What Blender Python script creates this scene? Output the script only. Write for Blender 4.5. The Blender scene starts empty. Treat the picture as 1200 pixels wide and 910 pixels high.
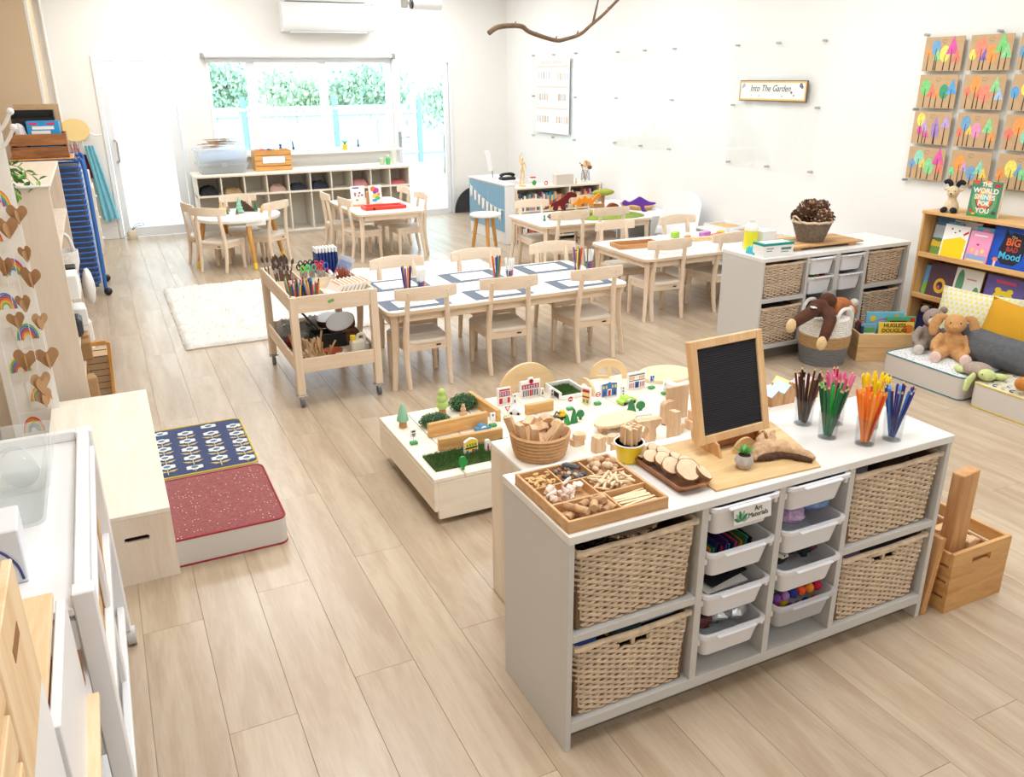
import bpy, bmesh, math, random
from mathutils import Matrix, Vector, Euler
SC = bpy.context.scene
COL = SC.collection
PI = math.pi
R = random.Random(11)
rad = math.radians

# ------------------------------------------------------------------ camera
def make_camera():
    f, yaw, pitch, roll = 0.9709954, 0.448715, 0.358363, -0.0076253
    cy, sy = math.cos(yaw), math.sin(yaw)
    fw = Vector((sy*math.cos(pitch), cy*math.cos(pitch), -math.sin(pitch)))
    r = Vector((cy, -sy, 0)); u = r.cross(fw)
    r2 = r*math.cos(roll) + u*math.sin(roll)
    u2 = -r*math.sin(roll) + u*math.cos(roll)
    cam = bpy.data.cameras.new('camera')
    cam.sensor_width = 36; cam.lens = 36*f*1000/1200
    cam.clip_start = .05; cam.clip_end = 300
    o = bpy.data.objects.new('camera', cam); COL.objects.link(o)
    m = Matrix((r2, u2, -fw)).transposed().to_4x4()
    m.translation = (0, 0, 1.8)
    o.matrix_world = m
    SC.camera = o
make_camera()

# ------------------------------------------------------------------ world, lights, exposure
SC.view_settings.view_transform = 'Standard'
SC.view_settings.look = 'None'
SC.view_settings.exposure = 0.31
SC.view_settings.gamma = 1.0
SC.view_settings.use_curve_mapping = False
W = bpy.data.worlds.new('world'); SC.world = W; W.use_nodes = True
nt = W.node_tree; bg = nt.nodes['Background']
bg.inputs[0].default_value = (.80, .91, 1.0, 1); bg.inputs[1].default_value = 3.4

def area_light(name, x, y, z, sx, sy, e, col=(.955, .98, 1), rot=(0, 0, 0)):
    l = bpy.data.lights.new(name, 'AREA'); l.shape = 'RECTANGLE'; l.size = sx; l.size_y = sy
    l.energy = e; l.color = col
    o = bpy.data.objects.new(name, l); COL.objects.link(o); o.location = (x, y, z); o.rotation_euler = rot
    return o
LE = 33
for lx in (.9, 3.7):
    for ly in (-1.2, 1.6, 4.4, 7.2, 9.9):
        area_light('ceiling_lamp', lx, ly, 3.02, 1.3, 1.3, LE*(.45 if ly < 0 else 1))
sun = bpy.data.lights.new('sun', 'SUN'); sun.energy = 3.2; sun.angle = .02; sun.color = (1, .97, .9)
so = bpy.data.objects.new('sun', sun); COL.objects.link(so); so.rotation_euler = (rad(-38), rad(14), 0)
so.rotation_euler = Vector((.25, .75, -1.0)).to_track_quat('-Z', 'Y').to_euler()

# ------------------------------------------------------------------ mesh helpers
class M:
    def __init__(s): s.v = []; s.f = []; s.m = []
    def add(s, vs, fs, m=0, T=None):
        n = len(s.v)
        if T is not None: vs = [T @ Vector(p) for p in vs]
        s.v += [tuple(p) for p in vs]
        s.f += [tuple(i+n for i in f) for f in fs]; s.m += [m]*len(fs)
        return s
    def box(s, x0, x1, y0, y1, z0, z1, b=0, m=0, T=None):
        X = (x0, x1); Y = (y0, y1); Z = (z0, z1)
        if b <= 0:
            vs = [(X[i], Y[j], Z[k]) for i in (0, 1) for j in (0, 1) for k in (0, 1)]
            fs = [(0, 1, 3, 2), (4, 6, 7, 5), (0, 4, 5, 1), (2, 3, 7, 6), (0, 2, 6, 4), (1, 5, 7, 3)]
            return s.add(vs, fs, m, T)
        b = min(b, abs(x1-x0)/2.05, abs(y1-y0)/2.05, abs(z1-z0)/2.05)
        vs = []; S = (1, -1)
        for i in (0, 1):
            for j in (0, 1):
                for k in (0, 1):
                    x, y, z = X[i], Y[j], Z[k]; xi, yi, zi = x+S[i]*b, y+S[j]*b, z+S[k]*b
                    vs += [(x, yi, zi), (xi, y, zi), (xi, yi, z)]
        c = lambda i, j, k: 3*(4*i+2*j+k)
        fs = []
        for i in (0, 1):
            fs.append((c(i,0,0), c(i,1,0), c(i,1,1), c(i,0,1)))
            fs.append((c(0,i,0)+1, c(1,i,0)+1, c(1,i,1)+1, c(0,i,1)+1))
            fs.append((c(0,0,i)+2, c(1,0,i)+2, c(1,1,i)+2, c(0,1,i)+2))
        for p in (0, 1):
            for q in (0, 1):
                fs.append((c(0,p,q)+1, c(1,p,q)+1, c(1,p,q)+2, c(0,p,q)+2))
                fs.append((c(p,0,q), c(p,1,q), c(p,1,q)+2, c(p,0,q)+2))
                fs.append((c(p,q,0), c(p,q,1), c(p,q,1)+1, c(p,q,0)+1))
        for q in range(8): fs.append((3*q, 3*q+1, 3*q+2))
        return s.add(vs, fs, m, T)
    def cb(s, cx, cy, cz, sx, sy, sz, b=0, m=0, T=None):
        return s.box(cx-sx/2, cx+sx/2, cy-sy/2, cy+sy/2, cz-sz/2, cz+sz/2, b, m, T)
    def tube(s, pts, r, n=6, closed=False, m=0, T=None, flat=1.0):
        P = [Vector(p) for p in pts]; N = len(P)
        rr = r if isinstance(r, (list, tuple)) else [r]*N
        t0 = (P[1]-P[0]).normalized()
        up = Vector((0, 0, 1)) if abs(t0.z) < .9 else Vector((1, 0, 0))
        u = t0.cross(up).normalized(); vs = []
        for i in range(N):
            a = P[(i-1) % N] if (i > 0 or closed) else P[i]
            b = P[(i+1) % N] if (i < N-1 or closed) else P[i]
            t = (b-a)
            t = t.normalized() if t.length > 1e-9 else t0
            u = (u-t*u.dot(t)); u = u.normalized() if u.length > 1e-9 else t.orthogonal().normalized()
            w = t.cross(u)
            for k in range(n):
                an = 2*PI*k/n
                vs.append(P[i]+(u*math.cos(an)*flat+w*math.sin(an))*rr[i])
        fs = []
        for i in range(N if closed else N-1):
            j = (i+1) % N
            for k in range(n):
                l = (k+1) % n
                fs.append((i*n+k, i*n+l, j*n+l, j*n+k))
        if not closed:
            fs.append(tuple(range(n))[::-1]); fs.append(tuple((N-1)*n+k for k in range(n)))
        return s.add(vs, fs, m, T)
    def cyl(s, x, y, z0, z1, r0, r1=None, n=16, m=0, T=None):
        return s.tube([(x, y, z0), (x, y, z1)], [r0, r0 if r1 is None else r1], n, False, m, T)
    def lathe(s, prof, n=20, c=(0, 0, 0), m=0, T=None, sx=1, sy=1):
        vs = []; fs = []; L = len(prof)
        for i, (r, z) in enumerate(prof):
            for k in range(n):
                a = 2*PI*k/n
                vs.append((c[0]+max(r, 1e-5)*math.cos(a)*sx, c[1]+max(r, 1e-5)*math.sin(a)*sy, c[2]+z))
        for i in range(L-1):
            for k in range(n):
                l = (k+1) % n
                fs.append((i*n+k, i*n+l, (i+1)*n+l, (i+1)*n+k))
        fs.append(tuple(range(n))[::-1]); fs.append(tuple((L-1)*n+k for k in range(n)))
        return s.add(vs, fs, m, T)
    def prism(s, poly, a, b, ax='z', m=0, T=None):
        n = len(poly)
        mp = {'z': lambda u, v, w: (u, v, w), 'y': lambda u, v, w: (u, w, v), 'x': lambda u, v, w: (w, u, v)}[ax]
        vs = [mp(u, v, a) for u, v in poly]+[mp(u, v, b) for u, v in poly]
        fs = [tuple(range(n))[::-1], tuple(range(n, 2*n))]+[(i, (i+1) % n, n+(i+1) % n, n+i) for i in range(n)]
        return s.add(vs, fs, m, T)
    def ell(s, c, r, nu=10, nv=7, m=0, T=None, rot=None, jit=0):
        if not isinstance(r, (tuple, list)): r = (r, r, r)
        Q = Euler(rot).to_matrix() if rot else None
        vs = []
        for j in range(1, nv):
            ph = PI*j/nv
            for i in range(nu):
                th = 2*PI*i/nu; jj = 1+(R.uniform(-jit, jit) if jit else 0)
                p = Vector((r[0]*math.sin(ph)*math.cos(th), r[1]*math.sin(ph)*math.sin(th), r[2]*math.cos(ph)))*jj
                if Q: p = Q @ p
                vs.append(p+Vector(c))
        t = Vector((0, 0, r[2])); t = Q @ t if Q else t
        vs.append(t+Vector(c)); vs.append(Vector(c)-t)
        fs = []
        for j in range(nv-2):
            for i in range(nu):
                l = (i+1) % nu; fs.append((j*nu+i, (j+1)*nu+i, (j+1)*nu+l, j*nu+l))
        T0 = (nv-1)*nu
        for i in range(nu):
            l = (i+1) % nu
            fs.append((T0, i, l)); fs.append((T0+1, (nv-2)*nu+l, (nv-2)*nu+i))
        return s.add(vs, fs, m, T)

def rrect(w, h, r, n=5, cx=0, cy=0):
    out = []
    for (sx, sy, a0) in ((1, 1, 0), (-1, 1, 90), (-1, -1, 180), (1, -1, 270)):
        for i in range(n+1):
            a = rad(a0+90*i/n)
            out.append((cx+sx*(w/2-r)+r*math.cos(a), cy+sy*(h/2-r)+r*math.sin(a)))
    return out
def arcp(cx, cy, r, a0, a1, n=12, ry=None):
    ry = r if ry is None else ry
    return [(cx+r*math.cos(rad(a0+(a1-a0)*i/n)), cy+ry*math.sin(rad(a0+(a1-a0)*i/n))) for i in range(n+1)]
def cat(pts, n=5, closed=False):
    """catmull-rom through 2-D/3-D points"""
    P = [Vector(p) for p in pts]; N = len(P); out = []
    for i in range(N if closed else N-1):
        p0 = P[(i-1) % N] if (closed or i > 0) else P[i]
        p1 = P[i]; p2 = P[(i+1) % N]
        p3 = P[(i+2) % N] if (closed or i < N-2) else p2
        for k in range(n):
            t = k/n
            out.append(.5*((2*p1)+(p2-p0)*t+(2*p0-5*p1+4*p2-p3)*t*t+(3*p1-p0-3*p2+p3)*t**3))
    if not closed: out.append(P[-1])
    return [tuple(p) for p in out]

def mesh(name, mb, mats, smooth=35):
    me = bpy.data.meshes.new(name)
    me.from_pydata(mb.v, [], mb.f)
    if not isinstance(mats, (list, tuple)): mats = [mats]
    for m in mats: me.materials.append(m)
    me.polygons.foreach_set('material_index', mb.m)
    bm = bmesh.new(); bm.from_mesh(me)
    bmesh.ops.recalc_face_normals(bm, faces=bm.faces); bm.to_mesh(me); bm.free()
    if smooth:
        me.shade_smooth()
        me.set_sharp_from_angle(angle=rad(smooth))
    return me
def ob(name, mb, mats, parent=None, loc=(0, 0, 0), rot=None, smooth=35):
    me = mb if isinstance(mb, bpy.types.Mesh) else mesh(name, mb, mats, smooth)
    o = bpy.data.objects.new(name, me); COL.objects.link(o)
    o.location = loc
    if rot: o.rotation_euler = rot
    if parent: o.parent = parent
    return o
def tag(o, label, category, group=None, kind=None):
    o['label'] = label; o['category'] = category
    if group: o['group'] = group
    if kind: o['kind'] = kind
    return o
def T(name, label, category, x, y, z=0, rz=0, group=None, rot=None):
    o = bpy.data.objects.new(name, None); COL.objects.link(o)
    o.empty_display_size = .05
    o.location = (x, y, z); o.rotation_euler = rot if rot else (0, 0, rz)
    return tag(o, label, category, group)
def TO(name, label, category, mb, mats, x=0, y=0, z=0, rz=0, group=None, rot=None, smooth=35):
    o = ob(name, mb, mats, None, (x, y, z), rot if rot else (0, 0, rz), smooth)
    return tag(o, label, category, group)
def st(name, mb, mats, parent=None, smooth=0):
    o = ob(name, mb, mats, parent, smooth=smooth)
    if parent is None: o['kind'] = 'structure'
    return o
def dup(root, x=None, y=None, z=None, rz=None, label=None, group=None, rot=None, scale=None):
    def cp(o, par):
        c = o.copy(); COL.objects.link(c)
        if par: c.parent = par
        for ch in o.children: cp(ch, c)
        return c
    c = cp(root, None)
    L = list(c.location)
    c.location = (L[0] if x is None else x, L[1] if y is None else y, L[2] if z is None else z)
    if rz is not None: c.rotation_euler = (0, 0, rz)
    if rot is not None: c.rotation_euler = rot
    if scale: c.scale = scale if isinstance(scale, tuple) else (scale,)*3
    if label: c['label'] = label
    if group: c['group'] = group
    return c
def Mt(x=0, y=0, z=0, rx=0, ry=0, rz=0, s=None):
    m = Matrix.Translation((x, y, z)) @ Euler((rx, ry, rz)).to_matrix().to_4x4()
    if s: m = m @ Matrix.Diagonal((s, s, s, 1))
    return m
def text(name, body, size, mt, parent, loc, rot=(PI/2, 0, 0), ext=.0006, sx=1.0, align='CENTER', shear=0, bold=0):
    cu = bpy.data.curves.new(name, 'FONT'); cu.body = body; cu.size = size; cu.extrude = ext
    cu.align_x = align; cu.align_y = 'CENTER'; cu.resolution_u = 3; cu.shear = shear; cu.offset = bold
    cu.space_line = .85
    t = bpy.data.objects.new(name, cu); COL.objects.link(t)
    me = bpy.data.meshes.new_from_object(t)
    bpy.data.objects.remove(t); me.materials.clear(); me.materials.append(mt)
    o = bpy.data.objects.new(name, me); COL.objects.link(o)
    o.location = loc; o.rotation_euler = rot; o.scale = (sx, 1, 1)
    if parent: o.parent = parent
    return o

ORD = ['first', 'second', 'third', 'fourth', 'fifth', 'sixth', 'seventh', 'eighth', 'ninth', 'tenth', 'eleventh', 'twelfth', 'thirteenth', 'fourteenth', 'fifteenth', 'sixteenth', 'seventeenth', 'eighteenth', 'nineteenth', 'twentieth', 'twenty-first', 'twenty-second', 'twenty-third']
# ------------------------------------------------------------------ materials
def lin(c):
    return tuple(((v/255)/12.92 if v/255 <= .04045 else ((v/255+.055)/1.055)**2.4) for v in c)+(1,)
_mc = {}
def mat(name, col, rough=.5, metal=0, var=0, vs=8, bump=0, bs=60, trans=0, alpha=1, emit=0, sheen=0, ior=1.45, spec=.5, sub=0):
    key = (name, col)
    if key in _mc: return _mc[key]
    m = bpy.data.materials.new(name); m.use_nodes = True; nt = m.node_tree; b = nt.nodes['Principled BSDF']
    c = lin(col); b.inputs['Base Color'].default_value = c
    b.inputs['Roughness'].default_value = rough; b.inputs['Metallic'].default_value = metal
    b.inputs['IOR'].default_value = ior; b.inputs['Specular IOR Level'].default_value = spec
    if trans: b.inputs['Transmission Weight'].default_value = trans
    if alpha < 1: b.inputs['Alpha'].default_value = alpha
    if sheen: b.inputs['Sheen Weight'].default_value = sheen
    if emit:
        b.inputs['Emission Color'].default_value = c; b.inputs['Emission Strength'].default_value = emit
    if var or bump:
        tc = nt.nodes.new('ShaderNodeTexCoord')
        if var:
            n = nt.nodes.new('ShaderNodeTexNoise'); n.inputs['Scale'].default_value = vs; n.inputs['Detail'].default_value = 4
            nt.links.new(tc.outputs['Object'], n.inputs['Vector'])
            mr = nt.nodes.new('ShaderNodeMapRange'); mr.inputs['From Min'].default_value = .3; mr.inputs['From Max'].default_value = .7
            mr.inputs['To Min'].default_value = 1-var; mr.inputs['To Max'].default_value = 1+var
            nt.links.new(n.outputs['Fac'], mr.inputs['Value'])
            mx = nt.nodes.new('ShaderNodeVectorMath'); mx.operation = 'SCALE'; mx.inputs[0].default_value = c[:3]
            nt.links.new(mr.outputs[0], mx.inputs['Scale']); nt.links.new(mx.outputs[0], b.inputs['Base Color'])
        if bump:
            n = nt.nodes.new('ShaderNodeTexNoise'); n.inputs['Scale'].default_value = bs; n.inputs['Detail'].default_value = 3
            nt.links.new(tc.outputs['Object'], n.inputs['Vector'])
            bp = nt.nodes.new('ShaderNodeBump'); bp.inputs['Strength'].default_value = bump; bp.inputs['Distance'].default_value = .004
            nt.links.new(n.outputs['Fac'], bp.inputs['Height']); nt.links.new(bp.outputs[0], b.inputs['Normal'])
    _mc[key] = m
    return m
def wood(name, ca, cb, axis=0, scale=1.0, rough=.5, bump=.15, rnd=0, coat=0, mid=.5):
    key = (name, ca, cb, axis)
    if key in _mc: return _mc[key]
    m = bpy.data.materials.new(name); m.use_nodes = True; nt = m.node_tree; b = nt.nodes['Principled BSDF']
    N = nt.nodes.new; L = nt.links.new
    tc = N('ShaderNodeTexCoord'); mp = N('ShaderNodeMapping')
    sc = [9*scale]*3; sc[axis] = .9*scale
    mp.inputs['Scale'].default_value = sc
    L(tc.outputs['Object'], mp.inputs['Vector'])
    oi = N('ShaderNodeObjectInfo')
    if rnd:
        cx = N('ShaderNodeCombineXYZ')
        ml = N('ShaderNodeMath'); ml.operation = 'MULTIPLY'; ml.inputs[1].default_value = 37.0
        L(oi.outputs['Random'], ml.inputs[0]); L(ml.outputs[0], cx.inputs[0]); L(ml.outputs[0], cx.inputs[1])
        L(cx.outputs[0], mp.inputs['Location'])
    n = N('ShaderNodeTexNoise'); n.inputs['Scale'].default_value = 1.6; n.inputs['Detail'].default_value = 5; n.inputs['Distortion'].default_value = .8
    L(mp.outputs[0], n.inputs['Vector'])
    n2 = N('ShaderNodeTexNoise'); n2.inputs['Scale'].default_value = 14; n2.inputs['Detail'].default_value = 3
    L(mp.outputs[0], n2.inputs['Vector'])
    r = N('ShaderNodeValToRGB'); r.color_ramp.elements[0].position = .34; r.color_ramp.elements[1].position = .66
    r.color_ramp.elements[0].color = lin(cb); r.color_ramp.elements[1].color = lin(ca)
    ad = N('ShaderNodeMath'); ad.operation = 'MULTIPLY_ADD'; ad.inputs[1].default_value = .35; 
    L(n2.outputs['Fac'], ad.inputs[0])
    sb = N('ShaderNodeMath'); sb.operation = 'SUBTRACT'; sb.inputs[1].default_value = .175
    L(n.outputs['Fac'], sb.inputs[0]); L(sb.outputs[0], ad.inputs[2]); L(ad.outputs[0], r.inputs['Fac'])
    out = r.outputs['Color']
    if rnd:
        mr = N('ShaderNodeMapRange'); mr.inputs['To Min'].default_value = 1-rnd; mr.inputs['To Max'].default_value = 1+rnd
        L(oi.outputs['Random'], mr.inputs['Value'])
        vm = N('ShaderNodeVectorMath'); vm.operation = 'SCALE'
        L(out, vm.inputs[0]); L(mr.outputs[0], vm.inputs['Scale']); out = vm.outputs[0]
    L(out, b.inputs['Base Color'])
    b.inputs['Roughness'].default_value = rough
    if coat: b.inputs['Coat Weight'].default_value = coat; b.inputs['Coat Roughness'].default_value = .22
    bp = N('ShaderNodeBump'); bp.inputs['Strength'].default_value = bump; bp.inputs['Distance'].default_value = .002
    L(n2.outputs['Fac'], bp.inputs['Height']); L(bp.outputs[0], b.inputs['Normal'])
    _mc[key] = m
    return m
def glass(name='clear_glass', col=(240, 247, 251), g=.06, k=.2):
    if (name, col) in _mc: return _mc[(name, col)]
    m = bpy.data.materials.new(name); m.use_nodes = True; nt = m.node_tree; N = nt.nodes.new; L = nt.links.new
    nt.nodes.remove(nt.nodes['Principled BSDF'])
    t = N('ShaderNodeBsdfTransparent'); t.inputs[0].default_value = lin(col)
    gl = N('ShaderNodeBsdfGlossy'); gl.inputs['Roughness'].default_value = .02
    mx = N('ShaderNodeMixShader'); fr = N('ShaderNodeLayerWeight'); fr.inputs['Blend'].default_value = .25
    mt_ = N('ShaderNodeMath'); mt_.operation = 'MULTIPLY_ADD'; mt_.inputs[1].default_value = k; mt_.inputs[2].default_value = g
    mt_.use_clamp = True
    L(fr.outputs['Fresnel'], mt_.inputs[0]); L(mt_.outputs[0], mx.inputs[0]); L(t.outputs[0], mx.inputs[1]); L(gl.outputs[0], mx.inputs[2])
    L(mx.outputs[0], nt.nodes['Material Output'].inputs[0])
    _mc[(name, col)] = m
    return m
def milky(name, col, k=.5, rough=.35):
    """translucent plastic: part diffuse, part see-through, part translucent"""
    if (name, col) in _mc: return _mc[(name, col)]
    m = bpy.data.materials.new(name); m.use_nodes = True; nt = m.node_tree; N = nt.nodes.new; L = nt.links.new
    b = nt.nodes['Principled BSDF']; b.inputs['Base Color'].default_value = lin(col); b.inputs['Roughness'].default_value = rough
    t = N('ShaderNodeBsdfTransparent'); t.inputs[0].default_value = lin((250, 252, 252))
    tr = N('ShaderNodeBsdfTranslucent'); tr.inputs[0].default_value = lin(col)
    m1 = N('ShaderNodeMixShader'); m1.inputs[0].default_value = .35; L(b.outputs[0], m1.inputs[1]); L(tr.outputs[0], m1.inputs[2])
    m2 = N('ShaderNodeMixShader'); m2.inputs[0].default_value = k; L(m1.outputs[0], m2.inputs[1]); L(t.outputs[0], m2.inputs[2])
    L(m2.outputs[0], nt.nodes['Material Output'].inputs[0])
    _mc[(name, col)] = m
    return m

WHITE = mat('white_paint', (240, 239, 236), .45)
WHITEG = mat('white_gloss', (240, 241, 242), .25)
BIRCH = wood('birch', (240, 222, 200), (228, 205, 179), 2, 1.6, .5)
BIRCHX = wood('birch_x', (240, 222, 200), (228, 205, 179), 0, 1.6, .5)
BIRCHY = wood('birch_y', (240, 222, 200), (228, 205, 179), 1, 1.6, .5)
PINEX = wood('pine_x', (234, 198, 146), (212, 168, 114), 0, 1.4, .5)
PINEY = wood('pine_y', (234, 198, 146), (212, 168, 114), 1, 1.4, .5)
PINEZ = wood('pine_z', (232, 194, 142), (206, 160, 108), 2, 1.4, .5)
PALEX = wood('pale_plywood_x', (244, 236, 222), (235, 224, 206), 0, .9, .5)
PALEY = wood('pale_plywood_y', (245, 237, 223), (236, 225, 207), 1, .9, .5)
PALEZ = wood('pale_plywood_z', (238, 226, 210), (225, 208, 188), 2, .9, .5)
BEECH = wood('beech_block', (236, 204, 166), (216, 176, 136), 2, 2.2, .5, rnd=.1)
STEEL = mat('steel', (190, 190, 192), .28, 1)
BLACK = mat('black_plastic', (26, 26, 28), .45)
GREY = mat('light_grey_laminate', (206, 205, 203), .42)
GREYT = mat('white_grey_laminate_top', (232, 231, 228), .32)
CLEAR = glass()
CUP = glass('clear_plastic', (250, 251, 252), .03, .16)
KRAFT = mat('kraft_card', (200, 168, 130), .8, var=.05, vs=20)
PAPER = mat('white_paper', (243, 243, 240), .7)
# ================================================================== ROOM
XL, XR, YB, YF, ZC = -.75, 5.35, 11.2, -2.6, 3.1
wall_m = mat('warm_white_wall', (240, 238, 234), .65, var=.012, vs=1.5, bump=.05, bs=120)
wallr_m = mat('white_wall', (243, 242, 239), .6, var=.01, vs=1.5, bump=.05, bs=120)
tan_m = mat('beige_wall', (212, 190, 160), .65, var=.012, vs=1.5, bump=.05, bs=120)
frame_m = mat('white_aluminium_frame', (236, 238, 242), .35)
st('ceiling', M().box(XL-.2, XR+.2, YF-.2, YB+.2, ZC, ZC+.15), mat('ceiling_white', (240, 239, 236), .8))
st('wall_left', M().box(XL-.2, XL, YF-.2, 9.0, 0, ZC).box(XL-.2, -.368, 9.0, YB, 0, ZC), tan_m)
st('wall_right', M().box(XR, XR+.2, YF-.2, YB+.2, 0, ZC), wallr_m)
st('wall_front', M().box(XL, XR, YF-.2, YF, 0, ZC), wall_m)
wb = M()
D1, D2, W1 = (.105, 1.005, 2.075), (3.66, 4.51, 2.04), (1.34, 3.645, .93, 2.05)
wb.box(-.368, D1[0], YB, YB+.2, 0, ZC)
wb.box(D1[0], D1[1], YB, YB+.2, D1[2], ZC)
wb.box(D1[1], W1[0], YB, YB+.2, 0, ZC)
wb.box(W1[0], W1[1], YB, YB+.2, 0, W1[2]); wb.box(W1[0], W1[1], YB, YB+.2, W1[3], ZC)
wb.box(W1[1], D2[0], YB, YB+.2, 0, ZC)
wb.box(D2[0], D2[1], YB, YB+.2, D2[2], ZC)
wb.box(D2[1], XR, YB, YB+.2, 0, ZC)
st('wall_back', wb, wall_m)
# floor: slab plus planks as far as they are seen one by one
plank_m = wood('oak_vinyl', (197, 179, 156), (179, 158, 134), 1, .8, .27, .1, rnd=.035)
floor = st('floor', M().box(XL-.2, XR+.2, YF-.2, YB+.2, -.12, -.004), mat('floor_joint', (160, 139, 116), .6))
sb = M().box(XL, XR, YF, .62, -.004, 0)
ob('floor_strip', sb, plank_m, floor)
PW = .2; PLN = 1.32
pme = mesh('plank', M().box(.0005, PW-.0005, .0005, PLN-.0005, -.004, 0, .0006), plank_m)
cutc = {}
for i in range(31):
    x = XL+.03+i*PW
    if x > XR: break
    y = .62-((i*.47) % 1.0)*PLN
    while y < YB:
        y0 = max(y, .62); y1 = min(y+PLN, YB+.02); w = min(PW, XR-x)
        if y1-y0 > .05:
            if y1-y0 > PLN-.001 and w > PW-.001: me = pme
            else: me = mesh('plank', M().box(.0005, w-.0005, .0005, y1-y0-.0005, -.004, 0, .0006), plank_m)
            ob('plank', me, None, floor, (x, y0, 0))
        y += PLN
st('baseboard_back', M().box(-.368, D1[0]-.01, YB-.018, YB, 0, .14, .004).box(D1[1], W1[1]-.05, YB-.018, YB, 0, .1, .004).box(D2[1]+.01, XR, YB-.018, YB, 0, .1, .004), WHITE)
st('baseboard_right', M().box(XR-.016, XR, YF, YB-.02, 0, .1, .004), WHITE)
st('baseboard_left', M().box(XL, XL+.016, YF, 8.98, 0, .1, .004), WHITE)
st('trim_1', M().box(-.368, -.34, 9.0, 9.03, 0, ZC, .004), WHITE)          # white corner bead on the beige pier
# pipes in the corner by the pier
tp = T('corner_pipe', 'thin white surface pipe running up the corner behind the beige pier', 'pipe', -.30, 11.16)
ob('pipe', M().cyl(0, 0, 1.3, 3.08, .018, n=10), WHITE, tp)
ob('clip', M().cb(0, .01, 2.1, .06, .03, .03, .004), WHITE, tp)

# door_1: frosted glass
def part(name, mb, m, par, **k): return ob(name, mb, m, par, **k)
d1 = st('door_1', M().box(D1[0], D1[0]+.05, YB-.02, YB+.12, 0, D1[2], .004).box(D1[1]-.05, D1[1], YB-.02, YB+.12, 0, D1[2], .004).box(D1[0]+.05, D1[1]-.05, YB-.02, YB+.12, D1[2]-.05, D1[2], .004), frame_m)
lf = M(); x0, x1, z1 = D1[0]+.055, D1[1]-.055, D1[2]-.055
lf.box(x0, x0+.07, YB, YB+.05, .01, z1, .005).box(x1-.1, x1, YB, YB+.05, .01, z1, .005).box(x0+.07, x1-.1, YB, YB+.05, z1-.06, z1, .005).box(x0+.07, x1-.1, YB, YB+.05, .01, .12, .005)
part('door_leaf', lf, frame_m, d1)
fr = bpy.data.materials.new('frosted_glass'); fr.use_nodes = True
n_ = fr.node_tree; pb = n_.nodes['Principled BSDF']; pb.inputs['Base Color'].default_value = (.9, .96, .97, 1); pb.inputs['Roughness'].default_value = .2
tl = n_.nodes.new('ShaderNodeBsdfTranslucent'); tl.inputs[0].default_value = (.93, .98, 1, 1)
mx = n_.nodes.new('ShaderNodeMixShader'); mx.inputs[0].default_value = .72
n_.links.new(pb.outputs[0], mx.inputs[1]); n_.links.new(tl.outputs[0], mx.inputs[2]); n_.links.new(mx.outputs[0], n_.nodes['Material Output'].inputs[0])
part('frosted_pane', M().box(x0+.066, x1-.096, YB+.02, YB+.03, .116, z1-.056), fr, d1, smooth=0)
part('door_handle', M().tube(cat([(.215, YB-.002, 1.145), (.215, YB-.055, 1.145), (.235, YB-.07, 1.13), (.235, YB-.07, 1.02), (.235, YB-.07, .915), (.215, YB-.055, .9), (.215, YB-.002, .9)], 3), .012, 8), STEEL, d1)
# door_2: clear glass
d2 = st('door_2', M().box(D2[0], D2[0]+.045, YB-.02, YB+.12, 0, D2[2], .004).box(D2[1]-.045, D2[1], YB-.02, YB+.12, 0, D2[2], .004).box(D2[0]+.045, D2[1]-.045, YB-.02, YB+.12, D2[2]-.045, D2[2], .004), frame_m)
x0, x1, z1 = D2[0]+.05, D2[1]-.05, D2[2]-.05
lf = M().box(x0, x0+.06, YB, YB+.05, .01, z1, .005).box(x1-.06, x1, YB, YB+.05, .01, z1, .005).box(x0+.06, x1-.06, YB, YB+.05, z1-.06, z1, .005).box(x0+.06, x1-.06, YB, YB+.05, .01, .07, .005)
part('door_leaf', lf, frame_m, d2)
part('pane', M().box(x0+.056, x1-.056, YB+.02, YB+.026, .066, z1-.056), CLEAR, d2, smooth=0)
part('door_handle', M().cb(x0+.03, YB-.006, 1.03, .035, .012, .2, .004).tube([(x0+.03, YB-.01, 1.06), (x0+.03, YB-.05, 1.06), (x0+.15, YB-.055, 1.06)], .009, 8), STEEL, d2)
# window_1
fw_ = M().box(W1[0], W1[1], YB-.015, YB+.1, W1[3]-.05, W1[3], .004).box(W1[0], W1[0]+.04, YB-.015, YB+.1, W1[2], W1[3]-.05, .004).box(W1[1]-.05, W1[1], YB-.015, YB+.1, W1[2], W1[3]-.05, .004).box(W1[0]+.04, W1[1]-.05, YB-.015, YB+.1, W1[2], W1[2]+.03, .004)
w1 = st('window_1', fw_, frame_m)
bays = [(1.375, 1.815), (1.915, 2.71), (2.80, 3.595)]
part('mullion', M().box(1.815, 1.915, YB-.01, YB+.09, W1[2]+.03, W1[3]-.05, .006), frame_m, w1)
part('mullion', M().box(2.71, 2.80, YB-.01, YB+.09, W1[2]+.03, W1[3]-.05, .006), frame_m, w1)
for a, b in bays:
    part('transom', M().box(a, b, YB+.01, YB+.06, 1.43, 1.465, .004), frame_m, w1)
    part('pane', M().box(a, b, YB+.03, YB+.036, .96, 1.43), CLEAR, w1, smooth=0)
    part('pane', M().box(a, b, YB+.03, YB+.036, 1.465, 2.0), CLEAR, w1, smooth=0)
for hx in (2.29, 3.145):
    h = part('window_latch', M().cb(hx, YB-.02, .975, .03, .012, .03, .003).tube([(hx, YB-.03, .975), (hx-.01, YB-.04, 1.06)], .008, 6), mat('dark_blue_grey_latch', (60, 70, 90), .4), w1)
    h['label'] = 'dark window latch'
st('trim_2', M().box(1.27, 3.72, YB-.10, YB+.0, .895, .93, .006), WHITE)     # window sill board
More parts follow.
